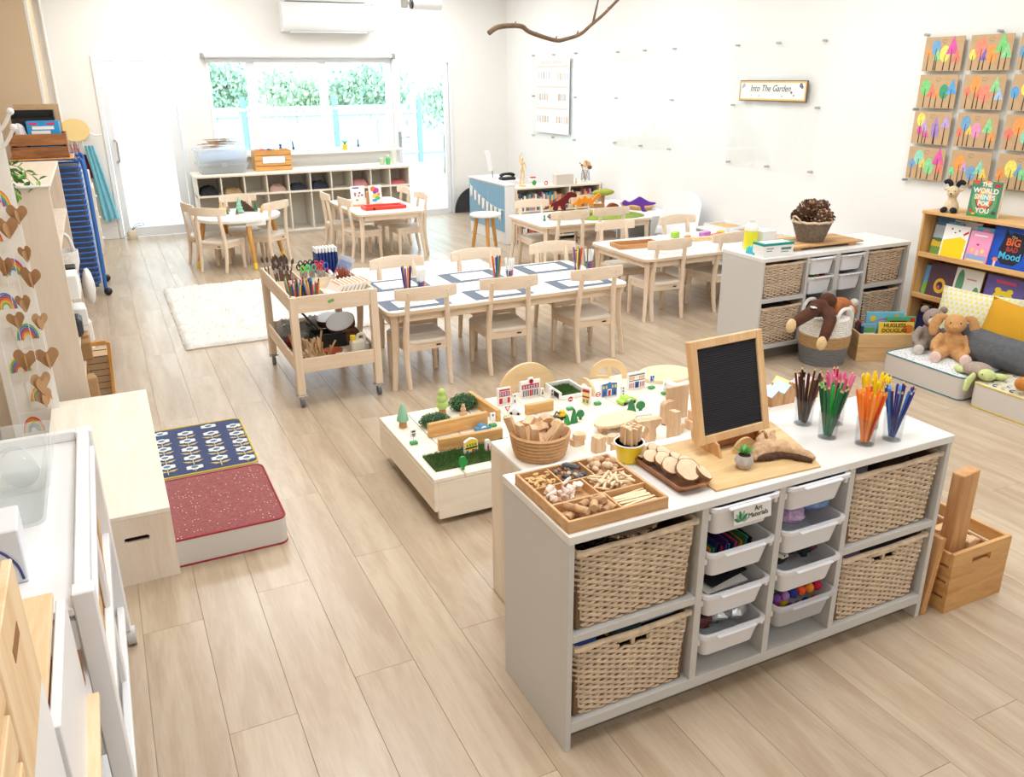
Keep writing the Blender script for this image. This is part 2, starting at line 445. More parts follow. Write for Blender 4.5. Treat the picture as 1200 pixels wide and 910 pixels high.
tb = T('roller_blind_cassette', 'long thin white roller blind cassette above the window', 'blind', 2.49, 11.13, 2.05)
ob('blind_tube', M().box(-1.17, 1.17, -.035, .05, 0, .045, .012), mat('blind_white', (226, 226, 224), .5), tb)
ob('end_bracket', M().box(-1.2, -1.17, -.045, .05, -.01, .055, .004), mat('bracket_grey', (150, 150, 150), .4), tb)
ob('end_bracket', M().box(1.17, 1.2, -.045, .05, -.01, .055, .004), mat('bracket_grey', (150, 150, 150), .4), tb)

# ------------------------------------------------------------------ OUTSIDE
gr = st('ground', M().box(-12, 22, YB+.2, 15.5, -.16, -.06), mat('pale_paving', (226, 224, 218), .7, var=.03, vs=2))
gr2 = st('ground', M().box(-30, 45, 15.5, 70, -.18, -.075), mat('pale_dry_grass', (202, 214, 180), .9, var=.1, vs=1.5))
fen_m = mat('blue_grey_steel', (176, 196, 216), .5)
fen_p = mat('blue_fence_post', (120, 150, 182), .5)
fy = 19.5
fe = T('garden_fence', 'blue-grey steel panel fence across the garden beyond the windows', 'fence', 4.0, fy)
post = mesh('post', M().box(-.05, .05, -.05, .05, -.1, 1.45, .01), fen_p)
for i in range(14):
    px = -9+i*2.0
    ob('post', post, None, fe, (px, 0, 0))
    if i < 13:
        p = M()
        for k in range(12): p.box(px+.06+k*.155, px+.06+k*.155+.14, .0, .03, .0, 1.25, .004)
        p.box(px+.05, px+1.95, -.03, .0, .15, .21).box(px+.05, px+1.95, -.03, .0, 1.05, 1.11)
        ob('fence_panel', p, fen_m, fe, smooth=0)
leaf_ms = [mat('leaf_bright', (178, 206, 176), .6), mat('leaf_mid', (146, 184, 164), .6), mat('leaf_pale', (208, 224, 200), .6)]
bark = mat('grey_bark', (132, 120, 108), .85, var=.15, vs=20, bump=.4)
def tree(name, label, x, y, h, spread, nl, lm, seed):
    r = random.Random(seed); t = T(name, label, 'tree', x, y, -.06, group=None)
    tr = M(); tips = []
    def br(p, d, L, rr, k):
        pts = [p]; q = p
        for i in range(4):
            d = (d+Vector((r.uniform(-.18, .18), r.uniform(-.18, .18), .05))).normalized(); q = q+d*L/4; pts.append(q)
        tr.tube(pts, [rr*(1-.13*i) for i in range(5)], 6)
        if k == 0: tips.append(q); return
        for i in range(3 if k > 1 else 4):
            a = r.uniform(0, 2*PI); nd = (d+Vector((math.cos(a)*.9, math.sin(a)*.9, .1))*spread).normalized()
            br(q-d*L*.1*i, nd, L*.66, rr*.52, k-1)
    br(Vector((0, 0, 0)), Vector((0.05, 0, 1)), h*.26, h*.022, 3)
    ob('trunk', tr, bark, t)
    lv = M()
    for c in tips:
        for i in range(nl):
            p = c+Vector((r.gauss(0, .22), r.gauss(0, .22), r.gauss(0, .2)))*h*.3
            s_ = r.uniform(.05, .1); Q = Mt(p.x, p.y, p.z, r.uniform(0, 6), r.uniform(0, 6), r.uniform(0, 6))
            lv.add([(-s_, 0, 0), (0, -s_*.45, 0), (s_, 0, 0), (0, s_*.45, 0)], [(0, 1, 2, 3)], r.choice((0, 1, 2)), Q)
    o = ob('foliage', lv, lm, t, smooth=0); o['kind'] = 'stuff'
    return t
tree('garden_tree', 'leafy green tree behind the fence seen through the left bay of the window', 2.6, 21.5, 3.4, .9, 120, leaf_ms, 1)
tree('garden_tree', 'pale green tree behind the fence seen through the middle window bay', 4.6, 22.5, 3.2, .9, 110, [leaf_ms[2], leaf_ms[0], leaf_ms[2]], 2)
tree('garden_tree', 'round-crowned tree behind the fence seen through the right window bay', 6.6, 21.5, 3.4, .9, 120, leaf_ms, 3)
tree('garden_tree', 'forked bare-stemmed young tree in front of the fence beyond the glass door', 6.6, 16.8, 2.9, .9, 60, leaf_ms, 4)

# ------------------------------------------------------------------ AIR CONDITIONER, PROJECTOR, BRANCH
ac = T('air_conditioner', 'white wall-mounted split air conditioner above the window', 'air conditioner', 2.83, YB, 2.35)
prof = [(0, 0), (-.16, 0), (-.2, .03), (-.215, .12), (-.205, .28), (-.17, .33), (0, .34)]
ob('housing', M().prism(prof, -.56, .56, 'x'), WHITEG, ac, smooth=50)
ob('air_flap', M().cb(0, -.15, -.006, .96, .09, .01, .003), WHITEG, ac)
ob('intake_slot', M().cb(0, -.1, .342, .98, .1, .006), mat('slot_grey', (140, 142, 145), .5), ac)
ob('end_cap', M().box(.56, .575, -.205, 0, .01, .33, .004), mat('warm_grey_cap', (214, 212, 208), .5), ac)
pj = T('ceiling_projector', 'small white cylindrical projector hanging at the top beside the air conditioner', 'projector', 3.52, 9.5, 2.56)
ob('body', M().tube([(-.13, 0, .01), (.2, 0, .01)], .055, 16), WHITEG, pj)
ob('lens', M().tube([(-.15, 0, .01), (-.125, 0, .01)], .05, 16), mat('lens_dark', (50, 52, 56), .15), pj)
ob('bracket', M().cyl(.05, 0, .06, .54, .014, n=8).cb(.05, 0, .535, .12, .12, .012, .003), WHITE, pj)
ob('bracket_plate', M().cb(-.22, 0, .02, .07, .06, .1, .01).cb(-.17, 0, .02, .06, .02, .03, .003), mat('grey_mount', (176, 174, 170), .5), pj)
br_m = mat('branch_bark', (128, 104, 84), .85, var=.25, vs=30, bump=.8, bs=50)
bt = T('hanging_branch', 'bare brown branch hung from the ceiling on fine lines', 'branch', 2.4, 4.5, 2.05)
P = [(-.357, 0, -.018), (-.3, .01, .012), (-.22, .0, .021), (-.153, 0, .017), (-.1, 0, -.012), (.053, 0, -.05), (.12, 0, -.045), (.221, 0, -.016), (.294, 0, .035), (.367, 0, .086), (.468, 0, .17), (.6, 0, .28), (.75, .02, .40)]
mm = M().tube(cat(P, 5), [.0145-.00012*i for i in range(61)], 8)
mm.tube(cat([(.305, 0, .045), (.318, .0, .10), (.335, 0, .166), (.35, 0, .26)], 4), [.008-.0004*i for i in range(13)], 6)
for q in ((-.2, .021), (-.07, -.03), (.06, -.05), (.2, -.02), (.4, .11)): mm.tube([(q[0], 0, q[1]), (q[0]+.012, .01, q[1]+.022)], [.007, .003], 5)
ob('branch_stem', mm, br_m, bt)
ob('hanging_line', M().tube([(-.2, 0, .03), (-.2, 0, 1.05)], .0006, 4).tube([(.6, 0, .28), (.6, 0, 1.05)], .0006, 4), mat('clear_line', (225, 225, 225), .4), bt)
# ================================================================== TABLES AND CHAIRS
top_m = mat('white_laminate_top', (240, 238, 233), .3)
edge_m = mat('birch_edge', (226, 204, 176), .5)
seat_m = mat('pale_seat', (232, 222, 208), .42, var=.02, vs=6)
def tabletop(w, d, t, r):
    return M().prism(rrect(w, d, r), -t, -.003, m=1).prism(rrect(w-.004, d-.004, r), -.003, 0, m=0)
def leg_curve(sx, sy, h, spl=.03, a=.028, b=.017):
    p = [(-sx*.0, -sy*.0, h), (0, 0, h-.12), (sx*spl*.25, sy*spl*.25, h*.45), (sx*spl, sy*spl, 0)]
    pts = cat(p, 3); n = len(pts)
    return M().tube(pts, [a-(a-b)*(i/(n-1)) for i in range(n)], 4, T=None)
def rect_table(label, x0, x1, y0, y1, h=.5, group=None, legs=None):
    w, d = x1-x0, y1-y0
    t = T('kids_table', label, 'table', (x0+x1)/2, (y0+y1)/2, 0, 0, group)
    ob('tabletop', tabletop(w, d, .022, .06).add([(x, y, z+h) for x, y, z in []], []), [top_m, edge_m], t, (0, 0, h))
    ap = M()
    for s in (-1, 1):
        ap.cb(0, s*(d/2-.05), h-.05, w-.16, .02, .055, .003).cb(s*(w/2-.05), 0, h-.05, .02, d-.16, .055, .003)
    ob('apron', ap, BIRCHX, t)
    for sx in (-1, 1):
        for sy in (-1, 1):
            ob('leg', leg_curve(sx, sy, h-.022), BIRCH, t, (sx*(w/2-.055), sy*(d/2-.055), 0))
    return t
rect_table('long white table in the middle with six grey-bordered placemats', 1.40, 3.10, 4.59, 5.46)
rect_table('white table with a wooden puzzle tray and coloured toys beside the grey cabinet', 3.62, 4.93, 5.16, 5.99)
rect_table('white table holding felt dinosaurs and green mats', 3.63, 4.88, 6.84, 7.64)
rect_table('small white table with red frame and two picture cards near the cubbies', 2.30, 3.05, 8.38, 9.60)
# round table
amber = wood('amber_leg', (222, 168, 92), (196, 136, 62), 2, 2, .45)
yel = mat('yellow_tip', (244, 206, 60), .5)
t = T('round_table', 'round white table on amber legs with yellow feet', 'table', 1.21, 9.05)
ob('tabletop', M().lathe([(.0, -.035), (.425, -.035), (.432, -.03), (.435, -.008), (.43, 0), (0, 0)], 40), top_m, t, (0, 0, .50))
for a in (190, 278, 10, 103):
    c, s = math.cos(rad(a)), math.sin(rad(a))
    l = ob('leg', M().tube([(c*.35, s*.35, .465), (c*.44, s*.44, .065)], [.027, .021], 12), amber, t)
    ob('leg_tip', M().tube([(c*.44, s*.44, .065), (c*.455, s*.455, 0)], [.0212, .019], 12), yel, l)
ob('drawer_front', M().cb(.12, -.38, -.018+.5-.03, .2, .02, .05, .004), top_m, t)
# stool
t = T('stool', 'round white stool with three amber legs in front of the blue unit', 'stool', 3.72, 8.36)
ob('seat', M().lathe([(.0, -.03), (.16, -.03), (.172, -.022), (.172, -.006), (.165, 0), (0, 0)], 32), top_m, t, (0, 0, .42))
for a in (135, 255, 20):
    c, s = math.cos(rad(a)), math.sin(rad(a))
    l = ob('leg', M().tube([(c*.1, s*.1, .39), (c*.155, s*.155, .04)], [.023, .018], 10), amber, t)
    ob('leg_tip', M().tube([(c*.155, s*.155, .04), (c*.162, s*.162, 0)], [.0182, .017], 10), mat('pale_teal_tip', (160, 200, 205), .5), l)

def make_chair(label, x, y, rz, group):
    t = T('kids_chair', label, 'chair', x, y, 0, rz, group)
    fr, re = .165, .145
    pl = [(-fr, .16), (-fr+.02, .178), (fr-.02, .178), (fr, .16), (re+.005, -.13)]+arcp(0, -.13, re, 0, -180, 6, .035)[1:-1]+[(-re-.005, -.13)]
    ob('seat', M().prism(pl, .285, .296).prism([(u*.975, v*.975) for u, v in pl], .296, .304), seat_m, t)
    ap = M().box(-fr+.03, fr-.03, .145, .163, .235, .285, .003).box(-re+.02, re-.02, -.15, -.132, .235, .285, .003)
    for s in (-1, 1):
        ap.add([(s*(re-.006), -.13, .235), (s*(fr-.008), .14, .235), (s*(fr-.008), .14, .285), (s*(re-.006), -.13, .285),
                (s*(re-.024), -.13, .235), (s*(fr-.026), .14, .235), (s*(fr-.026), .14, .285), (s*(re-.024), -.13, .285)],
               [(0, 1, 2, 3), (4, 5, 6, 7), (0, 1, 5, 4), (2, 3, 7, 6), (0, 3, 7, 4), (1, 2, 6, 5)])
    ob('seat_frame', ap, BIRCHX, t)
    for s in (-1, 1):
        ob('leg', M().tube([(s*(fr-.018), .147, .285), (s*(fr-.012), .153, 0)], [.022, .016], 8), BIRCH, t)
        p = cat([(s*.135, -.175, 0), (s*.138, -.148, .15), (s*.138, -.142, .29), (s*.13, -.158, .45), (s*.122, -.185, .615)], 3)
        ob('leg', M().tube(p, [.0145+.006*math.sin(PI*i/(len(p)-1)) for i in range(len(p))], 8), BIRCH, t)
    b = []
    for i in range(13):
        u = -1+2*i/12; b.append((u*.195, -.202+.046*u*u))
    cr = M(); n = 13; vs = []
    for (px, py) in b:
        u = px/.195; lo = .562+.006*u*u; hi = .645-.012*u*u
        for (dy, z) in ((-.009, lo), (.009, lo), (.012, (lo+hi)/2), (.007, hi), (-.007, hi), (-.012, (lo+hi)/2)): vs.append((px, py+dy, z))
    fs = [tuple(range(6)), tuple((n-1)*6+k for k in range(6))]
    for i in range(n-1):
        for k in range(6): fs.append((i*6+k, i*6+(k+1) % 6, (i+1)*6+(k+1) % 6, (i+1)*6+k))
    ob('backrest', cr.add(vs, fs), BIRCHX, t)
    tg = ob('maker_tag', M().box(.055, .085, -.1535, -.1495, .256, .265, .001), BLACK, t)
    return t
ch0 = make_chair('birch chair tucked at the near side of the long table, beside the trolley', 1.65, 4.765, 0, 'chairs at the long table')
def chair(label, x, y, deg, group): return dup(ch0, x, y, 0, rad(deg), label, group)
G = 'chairs at the long table'
chair('birch chair at the near side of the long table, middle of its three', 2.215, 4.765, -4, G)
chair('birch chair at the near side of the long table, at its right end', 2.83, 4.735, 0, G)
chair('birch chair on the far side of the long table, behind the trolley', 1.76, 5.33, 180, G)
chair('birch chair on the far side of the long table, middle of its three', 2.36, 5.33, 180, G)
chair('birch chair on the far side of the long table, right end', 2.98, 5.31, 180, G)
G = 'chairs at the puzzle table'
chair('birch chair pulled out at the near side of the puzzle tray table', 3.86, 5.34, -3, G)
chair('birch chair half hidden behind the far grey cabinet end', 4.46, 5.36, 2, G)
chair('birch chair on the far side of the puzzle table, left of two', 3.93, 5.93, 180, G)
chair('birch chair on the far side of the puzzle table, before the tub chair', 4.58, 5.92, 180, G)
G = 'chairs at the dinosaur table'
chair('birch chair at the near left of the dinosaur table', 3.90, 6.95, -4, G)
chair('birch chair at the near right of the dinosaur table', 4.36, 6.97, -3, G)
chair('birch chair behind the dinosaur table, left, before the bookcase', 3.90, 7.45, 180, G)
chair('birch chair behind the dinosaur table, right, behind the orange dinosaur', 4.56, 7.45, 180, G)
G = 'chairs at the small white table'
chair('birch chair at the left side of the red frame table, nearer one', 2.42, 8.72, -84, G)
chair('birch chair at the left side of the red frame table, farther one', 2.36, 9.28, -92, G)
chair('birch chair at the right side of the red frame table, nearer one', 2.94, 8.70, 90, G)
chair('birch chair right of the red frame table, farther one by the glass door', 2.94, 9.27, 90, G)
G = 'chairs at the round table'
chair('birch chair at the round table with its back toward the rug', .98, 8.76, -38, G)
chair('birch chair at the right of the round table, nearest the art trolley', 1.47, 8.93, 40, G)
chair('birch chair at the left of the round table by the frosted door', .90, 9.14, -80, G)
chair('birch chair behind the round table in front of the cubbies', 1.30, 9.36, 180, G)

# ================================================================== WICKER BASKET
wick = mat('pale_wicker', (216, 195, 170), .75, var=.16, vs=35)
wick_shade = mat('wicker_inside_shade', (120, 94, 70), .9)  # dark brown stands in for the shade inside the baskets
def weave(w, d, h, rows, r=.0052, taper=.012, hole=None, step=.025, zz=0.0, amp=.0042):
    mb = M(); rc = random.Random(5)
    for k in range(rows):
        z = zz+r+(h-2*r)*k/(rows-1); tp = taper*(1-z/h)
        ww, dd = w-2*tp, d-2*tp
        c = .022
        path = []; ph_ = rc.uniform(-.002, .002)
        seg = [((-ww/2+c, -dd/2), (ww/2-c, -dd/2)), ((ww/2, -dd/2+c), (ww/2, dd/2-c)), ((ww/2-c, dd/2), (-ww/2+c, dd/2)), ((-ww/2, dd/2-c), (-ww/2, -dd/2+c))]
        nrm = [(0, -1), (1, 0), (0, 1), (-1, 0)]
        q = 0
        for (a, b), nn in zip(seg, nrm):
            n = max(3, int(((w if nn[1] else d)-.044)/step/2)*2+1)
            for i in range(n):
                u = i/(n-1); x = a[0]+(b[0]-a[0])*u; y = a[1]+(b[1]-a[1])*u
                o = amp*(1 if (i+k) % 2 else -1)
                path.append((x+nn[0]*o+ph_, y+nn[1]*o, z+rc.uniform(-.0012, .0012)+.0015*math.sin(x*17)))
        rr = r*rc.uniform(.82, 1.12)
        if hole and hole[0] < z < hole[1]:
            pa = [p for p in path if not (abs(p[0]) < hole[2] and p[1] < -dd/2+.02)]
            i0 = next(i for i, p in enumerate(pa) if p[0] > hole[2] and p[1] < -dd/2+.02)
            mb.tube(pa[i0:]+pa[:i0], rr, 5)
        else: mb.tube(path, rr, 5, closed=True)
    return mb
def make_basket(label, x, y, z, w, d, h, group, hole=True, cat_='basket', rows=None, step=.025):
    t = T('wicker_basket', label, cat_, x, y, z, 0, group)
    rows = rows or int(h/.0096)
    b = ob('woven_body', weave(w, d, h-.012, rows, step=step, hole=(h*.80, h*.90, .045) if hole else None), wick, t, smooth=60)
    stk = M()
    n = int(w/.062)
    for i in range(n+1):
        u = -w/2+.02+(w-.04)*i/n
        for s in (-1, 1): stk.tube([(u*.95, s*(d/2-.014), .0), (u, s*(d/2-.003), h-.01)], .0045, 5)
    ob('stake', stk, wick, t)['kind'] = 'stuff'
    rim = [(u, v, h-.006+.0025*math.sin(i*2.4)) for i, (u, v) in enumerate(cat(rrect(w+.004, d+.004, .03, 3), 4, True))]
    ob('rim', M().tube(rim, [.0088+.0016*math.sin(i*1.9) for i in range(len(rim))], 6, closed=True), wick, t)
    li = M(); a = .012  # added inner shell, coloured dark so gaps and grip hole look shaded
    li.box(-w/2+a+.008, w/2-a-.008, -d/2+a+.008, d/2-a-.008, .004, .012)
    for s in (-1, 1):
        li.box(-w/2+a, w/2-a, s*(d/2-a)-.003, s*(d/2-a)+.003, .004, h-.014 if s > 0 else h*.78)
        li.box(s*(w/2-a)-.003, s*(w/2-a)+.003, -d/2+a, d/2-a, .004, h-.014)
    ob('shade_lining', li, wick_shade, t, smooth=0)
    if hole:
        ob('handle_grip', M().tube([(-.05, -d/2, h*.915), (.05, -d/2, h*.915)], .0075, 6).cb(0, -d/2+.004, h*.85, .012, .012, h*.1, .002), wick, t)
    return t

# ================================================================== STORAGE UNITS
def panel(mb, mt, t, name='side_panel'): return ob(name, mb, mt, t, smooth=0)
def storage(label, x, y, Wd, D, H, dv, bb, ms):
    """dv: [(x0,x1)] dividers, ms mid shelf z range, bb bottom board z range"""
    t = T('storage_unit', label, 'cabinet', x, y)
    e = .0012
    panel(M().box(0, .018, 0, D, 0, H-.026, e), GREY, t); panel(M().box(Wd-.02, Wd, 0, D, 0, H-.026, e), GREY, t)
    panel(M().box(-.002, Wd+.002, -.004, D+.002, H-.026, H, .002), GREYT, t, 'top')
    panel(M().box(.018, Wd-.02, 0, D, bb[0], bb[1], e), GREY, t, 'bottom_board')
    panel(M().box(.018, Wd-.02, D-.012, D-.004, bb[1], H-.026), GREY, t, 'back_panel')
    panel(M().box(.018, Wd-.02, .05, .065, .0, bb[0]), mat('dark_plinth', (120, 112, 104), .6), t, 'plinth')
    for a, b in dv: panel(M().box(a, b, 0, D-.012, bb[1], H-.026, e), GREY, t, 'divider')
    panel(M().box(.018, dv[0][0], 0, D-.012, ms[0], ms[1], e), GREY, t, 'shelf')
    panel(M().box(dv[-1][1], Wd-.02, 0, D-.012, ms[0], ms[1], e), GREY, t, 'shelf')
    return t
RUN = mat('runner_white', (228, 228, 227), .4)
def runners(t, a, b, zs, D):
    for z in zs:
        for s, xx in ((1, a), (-1, b)):
            ob('tub_runner', M().box(min(xx, xx+s*.012), max(xx, xx+s*.012), .004, D-.03, z-.03, z-.008, .002), RUN, t)
tub_m = mat('white_tub_plastic', (234, 235, 240), .35)
def tub(label, x, y, ztop, w, d, h, group, m=None, out=0):
    m = m or tub_m
    t = T('plastic_tub', label, 'tub', x, y, ztop-h, 0, group)
    def ringpoly(ww, dd, z, r=.022): return [(u, v, z) for u, v in rrect(ww, dd, r, 3)]
    secs = [(w-.05, d-.04, 0), (w-.022, d-.015, h-.012), (w, d+.01, h-.012), (w, d+.01, h), (w-.02, d-.01, h), (w-.028, d-.02, h-.012), (w-.055, d-.045, .006)]
    vs = []; 
    for a, b, z in secs: vs += ringpoly(a, b, z)
    n = 16; fs = [tuple(range(n))]
    for i in range(len(secs)-1):
        for k in range(n): l = (k+1) % n; fs.append((i*n+k, i*n+l, (i+1)*n+l, (i+1)*n+k))
    fs.append(tuple((len(secs)-1)*n+k for k in range(n)))
    ob('tub_body', M().add(vs, fs), m, t, smooth=40)
    ob('grip_lip', M().box(-w*.3, w*.3, -d/2-.016, -d/2-.003, h-.010, h-.002, .003), m, t)
    return t

# ---- cabinet 1 (front)
CX, CY = .93, 1.602
c1 = storage('low grey storage unit in the foreground with wicker baskets and white tubs', CX, CY, 1.437, .395, .703, [(.426, .45), (.706, .73), (.986, 1.008)], (.06, .095), (.366, .39))
runners(c1, .45, .706, [.66, .515, .375, .235], .395); runners(c1, .73, .986, [.66, .515, .38, .25], .395)
GB = 'wicker baskets in the front unit'
bk = make_basket('wicker basket at upper left of the front unit, holding a woven tray', CX+.222, CY+.19, .391, .395, .36, .252, GB, hole=False)
bk2 = make_basket('wicker basket at lower left of the front unit, filled with fabric', CX+.222, CY+.19, .096, .395, .36, .245, GB)
dup(bk, CX+1.212, None, .391, 0, 'wicker basket at upper right of the front unit', GB)
dup(bk2, CX+1.212, None, .096, 0, 'wicker basket at lower right of the front unit', GB)
GT = 'white tubs in the front unit'
names1 = ['white tub with the leaf label, top of the left tub column', 'white tub of coloured sheets, second in the left tub column', 'white tub of dark card, third in the left tub column', 'white tub of foil bags, lowest in the left tub column']
names2 = ['white tub at the top of the right tub column', 'white tub with a clear bag, second in the right tub column', 'white tub of dark scraps, third in the right tub column', 'cloudy tub of coloured pompoms, lowest in the right tub column']
TH = .088; TZ1, TZ2 = [.672, .525, .385, .244], [.672, .525, .39, .262]
cloudy = milky('cloudy_plastic', (232, 233, 238), .35)
tubs1 = [tub(n, CX+.578, CY+.165+.0, z, .25, .35, .096 if i == 0 else TH, GT) for i, (n, z) in enumerate(zip(names1, TZ1))]
tubs2 = [tub(n, CX+.858, CY+.165-.004*i, z, .25, .35, TH, GT, cloudy if i == 3 else None) for i, (n, z) in enumerate(zip(names2, TZ2))]
lb = ob('name_label', M().box(-.052, .085, -.1735, -.1720, .018, .070, .0005), mat('label_card', (244, 245, 244), .5), tubs1[0])
lb.rotation_euler = (rad(-6), 0, 0); lb.location = (0, -.013, -.004)
ink = mat('dark_ink', (40, 40, 44), .6)
text('lettering', 'Art\nMaterials', .021, ink, lb, (.036, -.1742, .046), sx=.95)
lg = mat('leaf_green_ink', (60, 140, 100), .6); lv = M()
for i, a in enumerate((-65, -35, -8, 20, 48, 78)):
    L = .036-.003*abs(i-2.5)
    q = Mt(-.026, -.1740, .026, 0, rad(a), 0)
    lv.prism([(0, 0), (.006, L*.4), (.004, L*.8), (0, L), (-.004, L*.8), (-.006, L*.4)], 0, .0006, 'y', i % 2, q)
ob('leaf_logo', lv, [lg, mat('leaf_logo_pale', (150, 200, 175), .6)], lb, smooth=0)

# ---- cabinet 2 (by right wall)
X2, Y2 = 3.738, 4.03
c2 = storage('low grey storage unit behind, with pine cone basket on top', X2, Y2, 1.335, .40, .703, [(.378, .398), (.634, .674), (.905, .935)], (.085, .11), (.404, .43))
runners(c2, .398, .634, [.665, .535], .40); runners(c2, .674, .905, [.66, .53], .40)
G2 = 'wicker baskets in the far unit'
make2 = lambda l, x, z, h, hole=False: make_basket(l, x, Y2+.19, z, .355 if x < 4.4 else .34, .355, h, G2, hole, rows=int(h/.012), step=.03)
ba = make2('wicker basket at upper left of the far grey unit', X2+.198, .431, .222)
bb_ = make2('wicker basket at lower left of the far grey unit, behind the soft toy basket', X2+.198, .111, .255)
bc = make2('wicker basket at upper right of the far grey unit', X2+1.125, .431, .228)
bd = make2('wicker basket at lower right of the far grey unit, behind the book crate', X2+1.125, .111, .26)
G3 = 'white tubs in the far unit'
tub('white tub at upper left of the far unit', X2+.516, Y2+.165, .668, .23, .35, .115, G3)
tub('white tub with red and green bricks in the far unit', X2+.516, Y2+.165, .54, .23, .35, .12, G3)
tub('white tub at upper right of the far unit', X2+.79, Y2+.165, .665, .225, .35, .11, G3)
tub('white tub at lower right of the far unit', X2+.79, Y2+.165, .535, .225, .35, .115, G3)

# ================================================================== ART TROLLEY
TX0, TX1, TY0, TY1 = .835, 1.345, 4.59, 5.50
t = T('art_trolley', 'birch art trolley on castors loaded with pens and craft supplies', 'trolley', TX0, TY0)
w, d = TX1-TX0, TY1-TY0
for (lx, ly) in ((0, 0), (w-.045, 0), (0, d-.045), (w-.045, d-.045)):
    ob('leg', M().box(lx, lx+.045, ly, ly+.045, .075, .66, .004), BIRCH, t)
    cs = ob('castor', M().cb(lx+.0225, ly+.0225, .071, .06, .06, .01, .002).cb(lx+.0225, ly+.0225, .055, .02, .03, .03), STEEL, t)
    ob('castor_wheel', M().tube([(lx+.012, ly+.0225, .027), (lx+.033, ly+.0225, .027)], .027, 16), mat('castor_grey', (110, 112, 116), .4), cs)
def tray(z0, z1, t, w, d, th=.012):
    ob('tray_base', M().box(.01, w-.01, .01, d-.01, z0, z0+.01), PALEX, t, smooth=0)
    ob('tray_side', M().box(.045, w-.045, .006, .006+th, z0, z1, .002), BIRCHX, t); ob('tray_side', M().box(.045, w-.045, d-.006-th, d-.006, z0, z1, .002), BIRCHX, t)
    ob('tray_side', M().box(.006, .006+th, .003, d-.003, z0, z1, .002), BIRCHY, t); ob('tray_side', M().box(w-.006-th, w-.006, .003, d-.003, z0, z1, .002), BIRCHY, t)
tray(.565, .66, t, w, d); tray(.21, .295, t, w, d)
for dv in ((.018, w-.018, .50, .508), (.22, .228, .02, .50), (.175, .183, .508, d-.02), (.36, .368, .508, d-.02)):
    ob('tray_divider', M().box(dv[0], dv[1], dv[2], dv[3], .575, .645, .001), BIRCHX, t)
ob('green_sticker', M().cb(.235, .0045, .618, .036, .002, .016, 0, T=Matrix.Translation((.235, 0, .618)) @ Matrix.Rotation(rad(-14), 4, 'Y') @ Matrix.Translation((-.235, 0, -.618))), mat('green_tape', (110, 176, 106), .6), t)

# ================================================================== CUBBIES along the back wall
x, y, w, d, h = .99, 10.50, 2.615, .60, .752
cub = T('cubby_unit', 'long low pale cubby shelf with ten bays under the window', 'cubbies', x, y)
CUBM = mat('cubby_cream', (232, 226, 214), .5, var=.02, vs=3)
ob('top', M().box(-.01, w+.01, -.01, d, h-.025, h, .003), PALEX, cub)
ob('bottom_board', M().box(0, w, 0, d, .03, .055, .002), CUBM, cub); ob('plinth', M().box(0, w, .02, .04, 0, .03), CUBM, cub)
ob('back_panel', M().box(0, w, d-.2, d-.19, .055, h-.025), CUBM, cub, smooth=0)
ob('middle_shelf', M().box(.0, w, -.002, d-.2, .50, .522, .002), PALEX, cub)
bx = [0, .272, .538, .80, 1.06, 1.325, 1.585, 1.845, 2.095, 2.345, 2.60]
for i in range(11):
    ob('divider', M().box(bx[i], bx[i]+.016, 0, d-.2, .055, h-.025, .002), CUBM, cub)

# ================================================================== PALLET PLATFORM (low play table)
PX0, PX1, PY0, PY1 = 1.055, 2.78, 2.955, 3.72
t = T('low_platform', 'low pale planked play platform on blocks with the wooden town on it', 'platform', PX0, PY0)
w, d = PX1-PX0, PY1-PY0
px = 0; bw = .1435
i = 0
while px < w-.01:
    x1 = min(px+bw, w)
    ob('plank', M().box(px+.0015, x1-.0015, .0, d, .205, .224, .002), PALEY, t); px += bw; i += 1
ob('side_board', M().box(0, .02, .0, d, .07, .203, .002), PALEY, t); ob('side_board', M().box(w-.02, w, .0, d, .07, .203, .002), PALEY, t)
ob('side_board', M().box(.02, w-.02, 0, .02, .03, .203, .002), PALEX, t); ob('side_board', M().box(.02, w-.02, d-.02, d, .07, .203, .002), PALEX, t)
for lx in (.05, w/2, w-.1):
    for ly in (.06, d/2, d-.1): ob('foot_block', M().box(lx, lx+.05, ly, ly+.05, 0, .1), PALEZ, t)
# back-to-back block table behind the front unit
t = T('block_bench', 'pale wooden bench behind the front unit covered with wooden blocks', 'bench', 1.085, 2.03)
ob('top', M().box(0, 1.42, 0, .405, .585, .605, .003), mat('bench_white_top', (238, 232, 222), .4), t)
ob('side_panel', M().box(0, .018, 0, .40, 0, .585, .002), PALEZ, t); ob('side_panel', M().box(1.4, 1.418, 0, .40, 0, .585, .002), PALEZ, t)
ob('back_panel', M().box(.018, 1.4, .385, .40, .05, .585, .002), PALEX, t); ob('shelf', M().box(.018, 1.4, .01, .385, .1, .118), PALEX, t)

